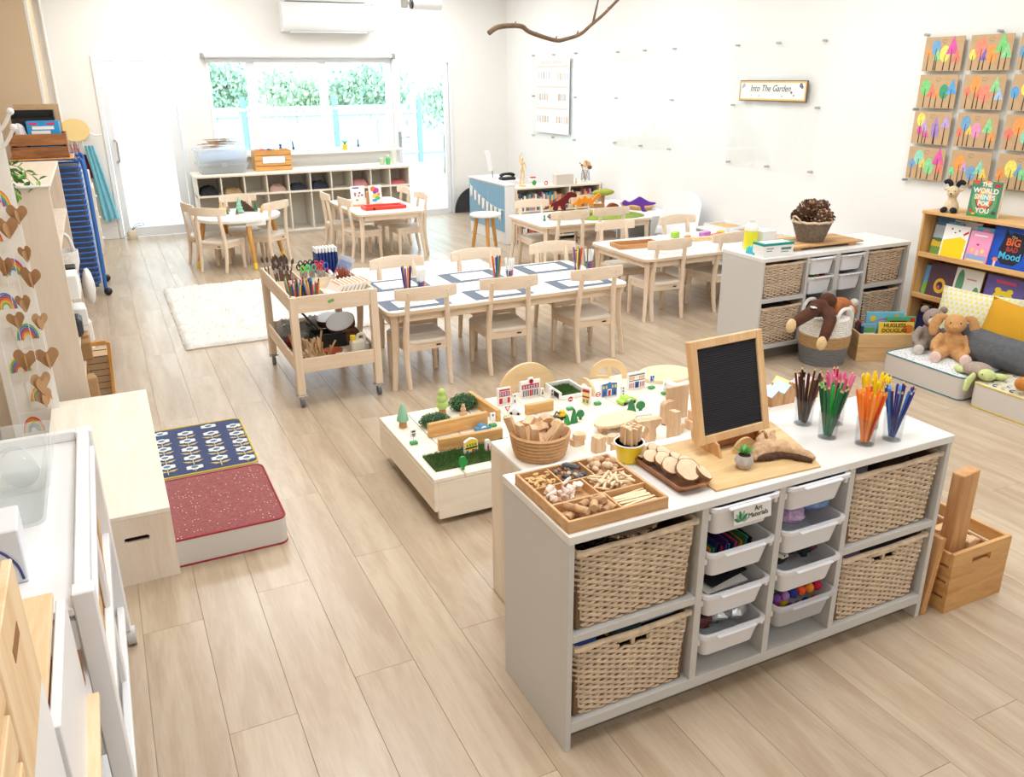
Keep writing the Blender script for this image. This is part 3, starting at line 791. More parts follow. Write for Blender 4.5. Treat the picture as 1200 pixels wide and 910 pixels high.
# ================================================================== TOY BOX (pale plywood box bench) and floor mats at left
t = T('plywood_box', 'pale plywood box bench with an oval hand hole in its end', 'box', -.40, 3.065)
bw, bd, bh = .437, 1.42, .293
T_ = .018
ob('top', M().box(0, bw, 0, bd, bh-T_, bh, .002), PALEY, t)
fp = M(); hx0, hx1, hz0, hz1 = .262, .352, .177, .199
fp.box(0, hx0, 0, T_, 0, bh-T_).box(hx1, bw, 0, T_, 0, bh-T_).box(hx0, hx1, 0, T_, 0, hz0).box(hx0, hx1, 0, T_, hz1, bh-T_)
for sx, cxx in ((-1, hx0), (1, hx1)):
    for k in range(5):
        a0, a1 = PI/2*k/5, PI/2*(k+1)/5; r_ = (hz1-hz0)/2
        for sz in (-1, 1):
            zc = (hz0+hz1)/2
            u0, v0, u1, v1 = r_*math.sin(a0), r_*math.cos(a0), r_*math.sin(a1), r_*math.cos(a1)
            P3 = lambda u, v, yy: (cxx-sx*(r_-u), yy, zc+sz*v)
            fp.add([P3(u0, v0, 0), P3(u1, v1, 0), (cxx-sx*(r_-u1), 0, zc+sz*r_), (cxx-sx*(r_-u0), 0, zc+sz*r_),
                    P3(u0, v0, T_), P3(u1, v1, T_), (cxx-sx*(r_-u1), T_, zc+sz*r_), (cxx-sx*(r_-u0), T_, zc+sz*r_)],
                   [(0, 1, 2, 3), (4, 5, 6, 7), (0, 1, 5, 4)])
ob('end_panel', fp, PALEZ, t, smooth=0)
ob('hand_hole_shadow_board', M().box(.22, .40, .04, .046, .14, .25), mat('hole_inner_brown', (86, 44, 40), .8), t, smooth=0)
ob('side_panel', M().box(bw-T_, bw, T_, bd-T_, 0, bh-T_), PALEY, t, smooth=0); ob('side_panel', M().box(0, T_, T_, bd-T_, 0, bh-T_), PALEY, t, smooth=0)
ob('end_panel', M().box(0, bw, bd-T_, bd, 0, bh-T_), PALEX, t, smooth=0)
# patterned fabrics (real print on cloth)
def fabric(name, fn, rough=.85, bump=.3, bs=250):
    if name in _mc: return _mc[name]
    m = bpy.data.materials.new(name); m.use_nodes = True; nt = m.node_tree; b = nt.nodes['Principled BSDF']; b.inputs['Roughness'].default_value = rough
    tc = nt.nodes.new('ShaderNodeTexCoord')
    nt.links.new(fn(nt, tc.outputs['Object']), b.inputs['Base Color'])
    if bump:
        n = nt.nodes.new('ShaderNodeTexNoise'); n.inputs['Scale'].default_value = bs; nt.links.new(tc.outputs['Object'], n.inputs['Vector'])
        bp = nt.nodes.new('ShaderNodeBump'); bp.inputs['Strength'].default_value = bump; bp.inputs['Distance'].default_value = .003
        nt.links.new(n.outputs['Fac'], bp.inputs['Height']); nt.links.new(bp.outputs[0], b.inputs['Normal'])
    _mc[name] = m; return m
def nmath(nt, op, a, b=None, c=None):
    n = nt.nodes.new('ShaderNodeMath'); n.operation = op
    for i, v in enumerate((a, b, c)):
        if v is None: continue
        if isinstance(v, (int, float)): n.inputs[i].default_value = v
        else: nt.links.new(v, n.inputs[i])
    return n.outputs[0]
def nmix(nt, f, a, b):
    n = nt.nodes.new('ShaderNodeMix'); n.data_type = 'RGBA'
    nt.links.new(f, n.inputs['Factor'])
    for s, v in (('A', a), ('B', b)):
        k = [i for i in n.inputs if i.name == s and i.type == 'RGBA'][0]
        if isinstance(v, tuple): k.default_value = v
        else: nt.links.new(v, k)
    return [o for o in n.outputs if o.type == 'RGBA'][0]
def speckle(nt, v):
    a = nt.nodes.new('ShaderNodeTexVoronoi'); a.inputs['Scale'].default_value = 75; nt.links.new(v, a.inputs['Vector'])
    n = nt.nodes.new('ShaderNodeTexNoise'); n.inputs['Scale'].default_value = 90; n.inputs['Detail'].default_value = 4; nt.links.new(v, n.inputs['Vector'])
    base = nmix(nt, n.outputs['Fac'], lin((108, 40, 46)), lin((172, 104, 102)))
    f = nmath(nt, 'LESS_THAN', a.outputs['Distance'], .17)
    sp = nt.nodes.new('ShaderNodeSeparateColor'); nt.links.new(a.outputs['Color'], sp.inputs[0])
    f = nmath(nt, 'MULTIPLY', f, nmath(nt, 'GREATER_THAN', sp.outputs[0], .6))
    return nmix(nt, f, base, lin((240, 225, 205)))
def greydots(nt, v):
    a = nt.nodes.new('ShaderNodeTexVoronoi'); a.inputs['Scale'].default_value = 60; nt.links.new(v, a.inputs['Vector'])
    return nmix(nt, nmath(nt, 'LESS_THAN', a.outputs['Distance'], .28), lin((228, 228, 228)), lin((150, 160, 172)))
SIDE = mat('stone_canvas', (214, 208, 202), .85, bump=.3, bs=300)
def mattress(label, x0, x1, y0, y1, h, topm, pipem, cat_='floor cushion'):
    t = T('floor_cushion', label, cat_, (x0+x1)/2, (y0+y1)/2)
    w, d = x1-x0, y1-y0; pl = rrect(w, d, .035, 4)
    mb = M(); n = len(pl); secs = [(1, .0, 0), (1.012, .02, .01), (1.018, .5, 0), (1.012, .98, 0), (1.0, 1.0, 0)]
    vs = []
    for s_, z, _ in secs: vs += [(u*s_, v*s_, z*h) for u, v in pl]
    fs = [tuple(range(n))]+[(i*n+k, i*n+(k+1) % n, (i+1)*n+(k+1) % n, (i+1)*n+k) for i in range(4) for k in range(n)]
    ob('cushion_side', mb.add(vs, fs), SIDE, t)
    tp = M(); vs = []; fs = []
    for s_, z in ((1, h), (.9, h+.006), (.6, h+.010)): vs += [(u*s_, v*s_, z) for u, v in pl]
    fs = [(i*n+k, i*n+(k+1) % n, (i+1)*n+(k+1) % n, (i+1)*n+k) for i in range(2) for k in range(n)]+[tuple(2*n+k for k in range(n))]
    ob('cushion_top', tp.add(vs, fs), topm, t)
    for z in (.004, h): ob('piping', M().tube([(u*1.008, v*1.008, z) for u, v in pl], .0045, 6, closed=True), pipem, t)
    return t
navy = mat('navy_print_cloth', (62, 72, 110), .85, bump=.3, bs=300)
mattress('red speckled floor cushion with stone sides beside the plywood box', -.10, .462, 3.115, 3.675, .118, fabric('red_speckle', speckle), mat('dark_red_piping', (158, 40, 48), .7))
mn = mattress('navy floor cushion printed with white flowers and yellow piping', -.10, .462, 3.76, 4.36, .095, navy, mat('yellow_piping', (206, 182, 66), .7))
pr_ = M()
for cx in range(5):
    for cy in range(6):
        X = -.235+cx*.118; Y = -.245+cy*.108+(cx % 2)*.05
        if abs(X) > .26 or Y > .262: continue
        z0 = .0955; z1 = .1058-.013*max(0, max(abs(X), abs(Y))/.28-.6)
        for k in range(6):
            a = k*PI/3+PI/6; ox, oy = math.cos(a)*.026, math.sin(a)*.018
            pr_.prism([(X+ox+math.cos(b)*.016, Y+oy+math.sin(b)*.0105) for b in [q*PI/4 for q in range(8)]], z0, z1+.0006+.00005*k, m=0)
        pr_.prism([(X+.017*math.cos(b*PI/4), Y+.013*math.sin(b*PI/4)) for b in range(8)], z0, z1+.0014, m=1)
        yb_ = max(-.285, Y-.085)
        pr_.prism([(X-.0022, yb_), (X+.0022, yb_), (X+.0022, Y-.02), (X-.0022, Y-.02)], z0, z1+.0008, m=2)
        if Y > -.22:
            for s in (-1, 1): pr_.prism([(X, Y-.058), (X+s*.016, Y-.047), (X+s*.046, Y-.040), (X+s*.026, Y-.060)], z0, z1+.0009, m=2)
fo = ob('printed_flowers', pr_, [mat('print_white', (226, 230, 226), .85), mat('print_blue', (90, 116, 150), .85), mat('print_ochre', (206, 188, 128), .85)], mn, smooth=0); fo['kind'] = 'stuff'

# ================================================================== RUG
t = T('shag_rug', 'light grey shaggy rug under the trolley and long table', 'rug', 1.9, 7.0)
t.location = (1.9, 7.06, 0); RW, RD = 3.1, 1.98
rb = ob('rug_backing', M().prism(rrect(RW, RD, .02), 0, .008), mat('rug_back', (196, 192, 182), .9), t)
RG = mat('rug_grey_white', (226, 224, 218), .95, var=.09, vs=14, bump=.9, bs=70)
vs = []; fs = []; nx, ny = 150, 96; rr = random.Random(3)
from mathutils import noise as mn_
for j in range(ny+1):
    for i in range(nx+1):
        X = (-.5+i/nx)*RW; Y = (-.5+j/ny)*RD; e = min(i, nx-i, j, ny-j)
        z = .028+.010*mn_.noise(Vector((X*9, Y*9, 0)))+rr.uniform(-.005, .005)
        if e == 0: z = .006
        vs.append((X+rr.uniform(-.006, .006), Y+rr.uniform(-.006, .006), z))
for j in range(ny):
    for i in range(nx): a = j*(nx+1)+i; fs.append((a, a+1, a+nx+2, a+nx+1))
rp = ob('rug_pile', M().add(vs, fs), RG, t, smooth=180); rp['kind'] = 'stuff'
tf = M()
for i in range(9000):
    X = rr.uniform(-.5, .5)*RW; Y = rr.uniform(-.5, .5)*RD; a = rr.uniform(0, 2*PI); L = rr.uniform(.012, .028)
    dx, dy = math.cos(a), math.sin(a); w_ = .0022
    p = Vector((X, Y, .024)); q = p+Vector((dx*L, dy*L, rr.uniform(.008, .02)))
    tf.add([p+Vector((-dy*w_, dx*w_, 0)), p-Vector((-dy*w_, dx*w_, 0)), q], [(0, 1, 2)])
r2 = ob('rug_tufts', tf, RG, t, smooth=0); r2['kind'] = 'stuff'
# ================================================================== THINGS ON THE FRONT UNIT
H = .703
GRN = mat('toy_green', (64, 160, 88), .45); WHT = mat('toy_white', (242, 242, 240), .4)
oak_tray = wood('tray_wood', (218, 176, 128), (198, 152, 104), 0, 2.5, .5)
t = T('sorting_tray', 'square wooden tray divided into compartments of seeds, shells, corks and sticks', 'tray', .933, 1.612, H)
s = .312; e = .009; hh = .036
ob('base', M().box(0, s, 0, s, 0, .005), oak_tray, t, smooth=0)
for q in ((0, s, 0, e), (0, s, s-e, s), (0, e, e, s-e), (s-e, s, e, s-e)): ob('side', M().box(q[0], q[1], q[2], q[3], .005, hh, .0015), oak_tray, t)
ya, yb = .105, .208
for q in ((e, s-e, ya-.003, ya+.003), (e, s-e, yb-.003, yb+.003), (.1-.003, .1+.003, yb, s-e), (.205-.003, .205+.003, yb, s-e), (.158-.003, .158+.003, ya, yb), (.17-.003, .17+.003, e, ya)):
    ob('divider', M().box(q[0], q[1], q[2], q[3], .005, hh-.003, .001), oak_tray, t)
TXx, TYy, TZz = .933, 1.612, H+.013
def scatter(name, label, category, group, mes, n, x0, x1, y0, y1, z0, zs, rots=None, sc=(.85, 1.15), sd=1):
    r = random.Random(sd)
    for i in range(n):
        me = mes[i % len(mes)]
        o = bpy.data.objects.new(name, me); COL.objects.link(o)
        fx, fy = r.random(), r.random()
        o.location = (x0+(x1-x0)*fx, y0+(y1-y0)*fy, z0+zs*i/n)
        o.rotation_euler = rots(r) if rots else (r.uniform(-.4, .4), r.uniform(-.4, .4), r.uniform(0, 6.28))
        k = r.uniform(*sc); o.scale = (k, k, k)
        tag(o, label, category, group)
alm = mesh('almond', M().ell((0, 0, 0), (.0095, .0062, .0042), 8, 6), mat('almond_brown', (216, 178, 120), .6, var=.15, vs=150))
scatter('almond', 'tan almond in the back left compartment of the sorting tray', 'seed', 'almonds in the sorting tray', [alm], 46, TXx+.018, TXx+.088, TYy+yb+.012, TYy+s-.02, TZz+.005, .02, sd=2)
peb = [mesh('pebble', M().ell((0, 0, 0), (.009, .007, .0055), 8, 6, jit=.06), m_) for m_ in (mat('pebble_grey', (120, 120, 124), .5), mat('pebble_dark', (72, 74, 80), .5), mat('pebble_cream', (206, 190, 168), .5), mat('pebble_rust', (158, 112, 92), .5), mat('pebble_black', (50, 50, 54), .45))]
scatter('pebble', 'small smooth pebble in the back middle compartment of the sorting tray', 'stone', 'pebbles in the sorting tray', peb, 44, TXx+.112, TXx+.193, TYy+yb+.012, TYy+s-.02, TZz+.005, .02, sd=3)
TO('slate_stone', 'long dark grey stone lying on the pebbles in the sorting tray', 'stone', M().tube([(-.026, 0, 0), (-.015, 0, .002), (.012, 0, .002), (.026, 0, 0)], [.004, .0075, .0075, .004], 7), mat('slate', (92, 96, 104), .5), TXx+.155, TYy+.262, TZz+.034, -.95)
nut = [mesh('nut', M().ell((0, 0, 0), (.0125, .0105, .0095), 10, 7, jit=.03), m_) for m_ in (mat('nut_pale', (222, 192, 160), .6), mat('nut_tan', (196, 158, 122), .6))]
scatter('seed_shell', 'pale round shell in the back right compartment of the sorting tray', 'shell', 'round shells in the sorting tray', nut, 26, TXx+.219, TXx+s-.022, TYy+yb+.014, TYy+s-.022, TZz+.008, .024, sd=4)
shm = M(); 
for k in range(7):
    a = rad(-60+20*k); shm.tube([(0, 0, 0), (math.sin(a)*.010, math.cos(a)*.010, .0045), (math.sin(a)*.0185, math.cos(a)*.0185, .001)], [.002, .0042, .0034], 6)
shl = [mesh('sea_shell', shm, mat('shell_white', (244, 232, 222), .4)), mesh('sea_shell', M().lathe([(0, -.012), (.009, -.008), (.012, 0), (.008, .006), (.006, .010), (.002, .018)], 10), mat('shell_pinkish', (232, 208, 194), .4))]
scatter('sea_shell', 'white sea shell in the middle left compartment of the sorting tray', 'shell', 'sea shells in the sorting tray', shl, 18, TXx+.026, TXx+.135, TYy+ya+.02, TYy+yb-.02, TZz+.008, .022, rots=lambda r: (r.uniform(-.8, .8), r.uniform(-.8, .8), r.uniform(0, 6.28)), sd=5)
tw = [mesh('driftwood_twig', M().tube([(-.02*k, 0, 0), (0, .001, .001), (.02*k, 0, 0)], [.0032, .0044, .003], 6), mat('pale_driftwood', (236, 212, 178), .7)) for k in (.7, 1, 1.2)]
scatter('driftwood_twig', 'short pale twig in the middle right compartment of the sorting tray', 'twig', 'pale twigs in the sorting tray', tw, 46, TXx+.185, TXx+s-.032, TYy+ya+.02, TYy+yb-.018, TZz+.004, .024, rots=lambda r: (0, r.uniform(-.3, .3), r.uniform(0, 6.28)), sd=6)
ck = [mesh('cork', M().lathe([(0, -.02), (.0098, -.02), (.0105, -.018), (.0105, .018), (.0098, .02), (0, .02)], 12), mat('cork_brown', (206, 168, 126), .8, var=.12, vs=90)), mesh('cork', M().lathe([(0, -.016), (.0088, -.016), (.0105, -.013), (.0105, .013), (.0095, .016), (0, .016)], 12), mat('cork_dark', (184, 144, 108), .8, var=.15, vs=90))]
rc = random.Random(9)
for i in range(13):
    o = bpy.data.objects.new('cork', ck[i % 2]); COL.objects.link(o); l = i // 7
    o.location = (TXx+.032+(i % 7)*.0205+l*.006, TYy+.04+rc.uniform(-.012, .03), TZz+.011+l*.018); o.rotation_euler = (PI/2+rc.uniform(-.15, .15), 0, rc.uniform(-1.3, 1.3))
    tag(o, 'wine cork in the front left compartment of the sorting tray', 'cork', 'corks in the sorting tray')
stk = mesh('craft_stick', M().box(-.055, .055, -.005, .005, -.001, .001, .0008), mat('craft_stick', (240, 216, 176), .6))
for i in range(13):
    o = bpy.data.objects.new('craft_stick', stk); COL.objects.link(o)
    o.location = (TXx+.237+rc.uniform(-.004, .004), TYy+.022+(i % 7)*.0115, TZz+.003+.006*(i//7)+rc.uniform(0, .004)); o.rotation_euler = (rc.uniform(-.3, .3), rc.uniform(-.04, .04), rc.uniform(-.09, .16))
    tag(o, 'flat pale craft stick in the front right compartment of the sorting tray', 'stick', 'craft sticks in the sorting tray')
# ply board under the letter board
bp_ = [(1.42, 1.628), (1.60, 1.622), (1.80, 1.614), (1.835, 1.70), (1.88, 1.84), (1.905, 1.945), (1.70, 1.95), (1.43, 1.948)]
TO('raw_wood_board', 'thin natural wooden board lying flat under the letter board', 'board', M().prism(bp_, 0, .006), wood('raw_board', (232, 200, 150), (212, 174, 120), 0, 1.2, .6), 0, 0, H)
# wooden dish with slices
dish = wood('dark_dish', (178, 118, 70), (130, 80, 44), 1, 2, .45)
t = T('wooden_dish', 'long brown wooden dish piled with pale log slices', 'dish', 1.366, 1.787, H)
pl = rrect(.105, .285, .02, 4); n = len(pl)
vs = []
for k, z in ((.72, 0), (1, .020), (1.0, .024), (.93, .024), (.68, .006)): vs += [(u*(k if k > .8 else k+.08), v*(k+.08 if k < .8 else k), z) for u, v in pl]
fs = [tuple(range(n))]+[(i*n+k, i*n+(k+1) % n, (i+1)*n+(k+1) % n, (i+1)*n+k) for i in range(4) for k in range(n)]+[tuple(4*n+k for k in range(n))]
ob('dish_body', M().add(vs, fs), dish, t, smooth=50)
slm = [mat('slice_face', (234, 208, 174), .7, var=.1, vs=40), mat('slice_bark', (142, 104, 72), .9, var=.2, vs=60, bump=.6)]
def slice_mesh(r):
    q = random.Random(int(r*1000)); pl = [((r*(1+q.uniform(-.05, .05)))*math.cos(a*PI/9), (r*(1+q.uniform(-.05, .05)))*math.sin(a*PI/9)) for a in range(18)]
    mb = M().prism(pl, 0, .011, m=1)
    for k, z in ((.94, .0114), (.62, .0117), (.3, .012)): mb.prism([(u*k, v*k) for u, v in pl], z-.001, z, m=0)
    return mesh('log_slice', mb, slm)
for i, (sx, sy, sz, r, ax, ay) in enumerate([(1.345, 1.895, .026, .028, .5, .0), (1.385, 1.885, .028, .024, .4, .2), (1.35, 1.845, .030, .027, .35, -.15), (1.392, 1.845, .033, .026, .4, .2), (1.36, 1.80, .036, .03, .5, 0), (1.40, 1.795, .035, .025, .3, .4), (1.352, 1.752, .040, .030, .55, -.1), (1.398, 1.742, .042, .029, .4, .2), (1.37, 1.70, .046, .037, .62, -.05), (1.41, 1.682, .034, .028, .35, .5)]):
    o = bpy.data.objects.new('log_slice', slice_mesh(r)); COL.objects.link(o)
    o.location = (sx, sy, H+sz); o.rotation_euler = (ax, ay, i*.7)
    o.rotation_euler = Euler((ax, ay, 0)).to_matrix().to_euler()
    tag(o, [f'pale log slice in the brown dish, {ORD[i]} from its far end', 'largest pale log slice, at the near end of the brown dish'][i == 8], 'log slice', 'log slices in the brown dish')
# yellow pot with wooden strips
yp = mat('yellow_pot', (246, 214, 40), .35)
t = T('yellow_pot', 'bright yellow pot holding upright wooden strips', 'pot', 1.315, 1.915, H+.0)
ob('pot_body', M().lathe([(0, 0), (.030, 0), (.034, .004), (.044, .055), (.0465, .056), (.047, .062), (.043, .062), (.041, .056), (.031, .008), (0, .007)], 28), yp, t)
ob('pot_rim', M().lathe([(.043, .0605), (.0478, .0605), (.0478, .0635), (.043, .0635), (.043, .0605)], 28), WHT, t)
strip = mesh('wooden_strip', M().box(-.008, .008, -.004, .004, 0, .105, .001), BEECH)
for i in range(16):
    a = i*2.4; rr_ = .006+.0075*(i**.5)
    x_, y_ = rr_*math.cos(a)*.9, rr_*math.sin(a)*.9
    o = bpy.data.objects.new('wooden_strip', strip); COL.objects.link(o); o.location = (1.315+x_*.75, 1.915+y_*.75, H+.009); o.rotation_euler = (-y_*3, x_*3, a)
    tag(o, 'flat wooden strip standing in the yellow pot', 'wooden strip', 'strips in the yellow pot')
# letter board
t = T('letter_board', 'black felt letter board in a pale wooden frame, blank, on a wooden stand', 'letter board', 1.655, 1.842, H+.040, 0, rot=(rad(-14), 0, rad(3)))
fw2, fh = .292, .32; fb = .026
lbw = wood('frame_oak', (230, 194, 148), (214, 172, 122), 2, 2, .5)
ob('frame_side', M().box(-fw2/2, -fw2/2+fb, -.012, .012, 0, fh, .002), lbw, t); ob('frame_side', M().box(fw2/2-fb, fw2/2, -.012, .012, 0, fh, .002), lbw, t)
ob('frame_rail', M().box(-fw2/2+fb, fw2/2-fb, -.012, .012, 0, fb, .002), lbw, t); ob('frame_rail', M().box(-fw2/2+fb, fw2/2-fb, -.012, .012, fh-fb, fh, .002), lbw, t)
felt = mat('black_felt', (34, 34, 40), .9)
ob('felt_panel', M().box(-fw2/2+fb, fw2/2-fb, -.003, .006, fb, fh-fb), felt, t, smooth=0)
gm = M(); z = fb+.004
while z < fh-fb-.004: gm.tube([(-fw2/2+fb, -.0035, z), (fw2/2-fb, -.0035, z)], .0026, 6); z += .0072
o = ob('felt_ridges', gm, mat('black_felt_ridge', (44, 44, 52), .85), t); o['kind'] = 'stuff'
t2 = T('board_stand', 'wooden easel stand with rounded feet holding the letter board', 'stand', 1.655, 1.85, H)
dk = wood('stand_dark', (176, 122, 76), (150, 98, 58), 2, 2, .5)
for sx, nm in ((-.088, 'stand_foot'), (.10, 'stand_foot')):
    ob(nm, M().prism([(-.065, .006), (-.045, .044), (-.03, .05), (-.02, .038), (.03, .038)]+arcp(.055, .035, .03, 160, -90, 8)+[(.03, .006)], sx-.004, sx+.004, 'x'), dk if sx > 0 else PINEZ, t2, smooth=40)
ob('stand_bar', M().box(-.084, .096, .0, .04, .012, .0335, .002), dk, t2)
ob('round_disc', M().prism(arcp(0, 0, .045, 0, 180, 16), -.055, -.047, 'y', T=Matrix.Translation((.01, 0, .007))), PINEX, t2, smooth=40)
# succulent
con = mat('grey_concrete', (186, 182, 178), .85, var=.05, vs=60)
t = T('succulent_plant', 'small green succulent in a faceted grey concrete pot', 'plant', 1.585, 1.708, H+.006)
v0 = [(.017*math.cos(rad(60*k+30)), .017*math.sin(rad(60*k+30)), 0) for k in range(6)]; v1 = [(.030*math.cos(rad(60*k)), .030*math.sin(rad(60*k)), .020) for k in range(6)]; v2 = [(.0235*math.cos(rad(60*k+30)), .0235*math.sin(rad(60*k+30)), .042) for k in range(6)]
fs = [tuple(range(6)), tuple(range(12, 18))]
for k in range(6):
    l = (k+1) % 6
    fs += [(k, l, 6+l), (k, 6+l, 6+k), (6+k, 6+l, 12+k), (6+l, 12+l, 12+k)]
ob('faceted_pot', M().add(v0+v1+v2, fs), con, t, smooth=0)
ob('soil', M().lathe([(0, 0), (.019, 0), (.017, .003), (0, .004)], 10, (0, 0, .041)), mat('soil_dark', (70, 54, 44), .9), t)
lf_ = mat('succulent_green', (96, 172, 92), .4, var=.12, vs=40)
for k in range(11):
    a = k*2.39; el = .35+.075*k; L = .036-.0012*k
    lm = M(); prof_ = [(0, .0018), (.3, .0055), (.6, .0062), (.85, .0035), (1, .0005)]
    pts = []
    for u, w_ in prof_:
        r_ = L*u; pts.append((r_*math.cos(el), w_, r_*math.sin(el)+.045+.004*u*u))
    vs = [(px_, -w_, pz) for px_, w_, pz in pts]+[(px_, 0, pz-.0028) for px_, w_, pz in pts]+[(px_, w_, pz) for px_, w_, pz in pts]
    fs = []
    for i in range(4):
        fs += [(i, i+1, 5+i+1, 5+i), (5+i, 5+i+1, 10+i+1, 10+i), (10+i, 10+i+1, i+1, i)]
    ob('leaf', lm.add(vs, fs, 0, Mt(rz=a)), lf_, t, smooth=60)
# driftwood
dw = mat('driftwood', (208, 172, 136), .85, var=.22, vs=45, bump=.9, bs=90)
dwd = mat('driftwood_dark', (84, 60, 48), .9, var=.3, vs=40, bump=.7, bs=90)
def remeshed(name, mb, m, parent, vox=.004, sm=3, disp=0, dscale=.03, **k):
    o = ob(name, mb, m, parent, **k)
    r_ = o.modifiers.new('remesh', 'REMESH'); r_.mode = 'VOXEL'; r_.voxel_size = vox; r_.use_smooth_shade = True
    if sm:
        s_ = o.modifiers.new('smooth', 'SMOOTH'); s_.factor = .6; s_.iterations = sm
    if disp:
        tx = bpy.data.textures.new(name, 'CLOUDS'); tx.noise_scale = dscale; tx.noise_depth = 3
        d_ = o.modifiers.new('disp', 'DISPLACE'); d_.texture = tx; d_.strength = disp; d_.texture_coords = 'LOCAL'
    return o
t = T('driftwood', 'gnarled piece of brown driftwood lying beside the succulent', 'driftwood', 1.72, 1.725, H+.007, rad(-4))
mb = M()
mb.tube([(-.085, .0, .022), (-.06, .01, .024), (-.03, .012, .026), (0, .01, .026), (.03, -.005, .024), (.055, -.035, .02), (.075, -.065, .016), (.082, -.085, .012)], [.010, .022, .025, .027, .024, .017, .013, .008], 9)
mb.tube([(-.04, .02, .03), (-.02, .045, .05), (-.012, .05, .062)], [.018, .012, .006], 7)
mb.tube([(.0, .02, .034), (.02, .04, .055), (.028, .045, .068)], [.016, .009, .004], 7)
mb.tube([(.02, -.01, .02), (.04, .015, .012), (.055, .02, .010)], [.014, .012, .007], 7)
mb.tube([(-.06, .0, .02), (-.085, -.01, .015), (-.095, .0, .012)], [.014, .010, .006], 7)
remeshed('driftwood_body', mb, dw, t, .0035, 2, .012, .02)
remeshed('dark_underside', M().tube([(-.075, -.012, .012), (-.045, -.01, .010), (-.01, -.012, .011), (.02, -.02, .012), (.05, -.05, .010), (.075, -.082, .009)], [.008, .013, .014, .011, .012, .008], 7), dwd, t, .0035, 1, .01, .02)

# pencil cups
def cup_mesh(r0=.029, r1=.034, h=.092):
    return mesh('clear_cup', M().lathe([(0, 0), (r0, 0), (r1, h), (r1-.0018, h), (r0-.0018, .004), (0, .004)], 28), CUP, 40)
cupm = cup_mesh(); pwood = mat('pencil_wood', (226, 184, 140), .6)
def pencil_mesh(col, lead):
    pm = mat('pencil_'+'_'.join(map(str, col)), col, .32); lm = mat('lead_'+'_'.join(map(str, lead)), lead, .5)
    L = .165
    return mesh('colour_pencil', M().tube([(0, 0, 0), (0, 0, L)], .0037, 6).tube([(0, 0, L), (0, 0, L+.009)], [.0036, .0015], 6, m=1).tube([(0, 0, L+.009), (0, 0, L+.0125)], [.0015, .0004], 6, m=2), [pm, pwood, lm], 30)
def marker_mesh(col):
    pm = mat('marker_'+'_'.join(map(str, col)), col, .35)
    return mesh('colour_marker', M().tube([(0, 0, 0), (0, 0, .16)], .0052, 10).tube([(0, 0, .16), (0, 0, .168)], [.0052, .003], 10), [pm], 30)
rp_ = random.Random(21)
def fill_cup(cx, cy, word, pencils, markers, n, nm, tilt=.24):
    o = bpy.data.objects.new('clear_cup', cupm); COL.objects.link(o); o.location = (cx, cy, H)
    tag(o, f'clear plastic cup full of {word} pencils on the front unit', 'cup', 'clear pencil cups on the front unit')
    for i in range(n):
        a = i*2.4+rp_.uniform(-.3, .3); q = (i/n)**.5
        me = rp_.choice(pencils) if i >= nm else rp_.choice(markers)
        name = 'colour_pencil' if i >= nm else 'colour_marker'
        tr = q*.021; top = q*(.035+rp_.uniform(0, .022))*tilt/.24
        if i >= nm:
            flip = rp_.random() < .45
        else: flip = False
        b = Vector((tr*math.cos(a), tr*math.sin(a), .006)); tp_ = Vector((b.x+top*math.cos(a)*1.5, b.y+top*math.sin(a)*1.5, .16))
        # keep the pencil inside the rim: radius at z=.092
        k = (.092-.006)/(tp_.z-b.z); rm = (b+(tp_-b)*k); mr_ = math.hypot(rm.x, rm.y)
        if mr_ > .0275: sc_ = .0275/mr_; b.x *= sc_; b.y *= sc_; tp_.x = b.x+(tp_.x*sc_-b.x); tp_.y = b.y+(tp_.y*sc_-b.y)
        d_ = (tp_-b).normalized()
        p = bpy.data.objects.new(name, me); COL.objects.link(p); p.location = (cx+b.x, cy+b.y, H+b.z+rp_.uniform(0, .012))
        p.rotation_euler = d_.to_track_quat('Z', 'Y').to_euler()
        tag(p, f'{word} {"coloured pencil" if i >= nm else "felt-tip marker"} standing in a clear cup', 'pencil' if i >= nm else 'marker', f'{word} pencils and markers')
PC = lambda *c: [pencil_mesh(x, x) for x in c]; MC = lambda *c: [marker_mesh(x) for x in c]
fill_cup(1.998, 1.893, 'brown and black', PC((86, 52, 42), (38, 34, 36), (128, 84, 60)), MC((70, 44, 38),), 15, 3)
fill_cup(2.092, 1.848, 'pink', PC((226, 92, 150), (168, 36, 70)), MC((240, 130, 176), (236, 96, 152)), 17, 11)
fill_cup(1.985, 1.772, 'green', PC((26, 110, 66), (40, 140, 80), (20, 84, 56)), MC((60, 190, 80), (30, 140, 72)), 19, 7)
fill_cup(2.175, 1.775, 'yellow', PC((250, 214, 30),), MC((252, 222, 30), (248, 206, 20)), 19, 15)
fill_cup(2.052, 1.682, 'orange', PC((244, 120, 40), (204, 60, 40)), MC((250, 160, 70), (246, 134, 44)), 17, 11)
fill_cup(2.158, 1.668, 'blue', PC((34, 44, 110), (40, 84, 180), (60, 50, 130)), MC((70, 130, 214), (120, 176, 230), (60, 50, 140)), 19, 6, .34)
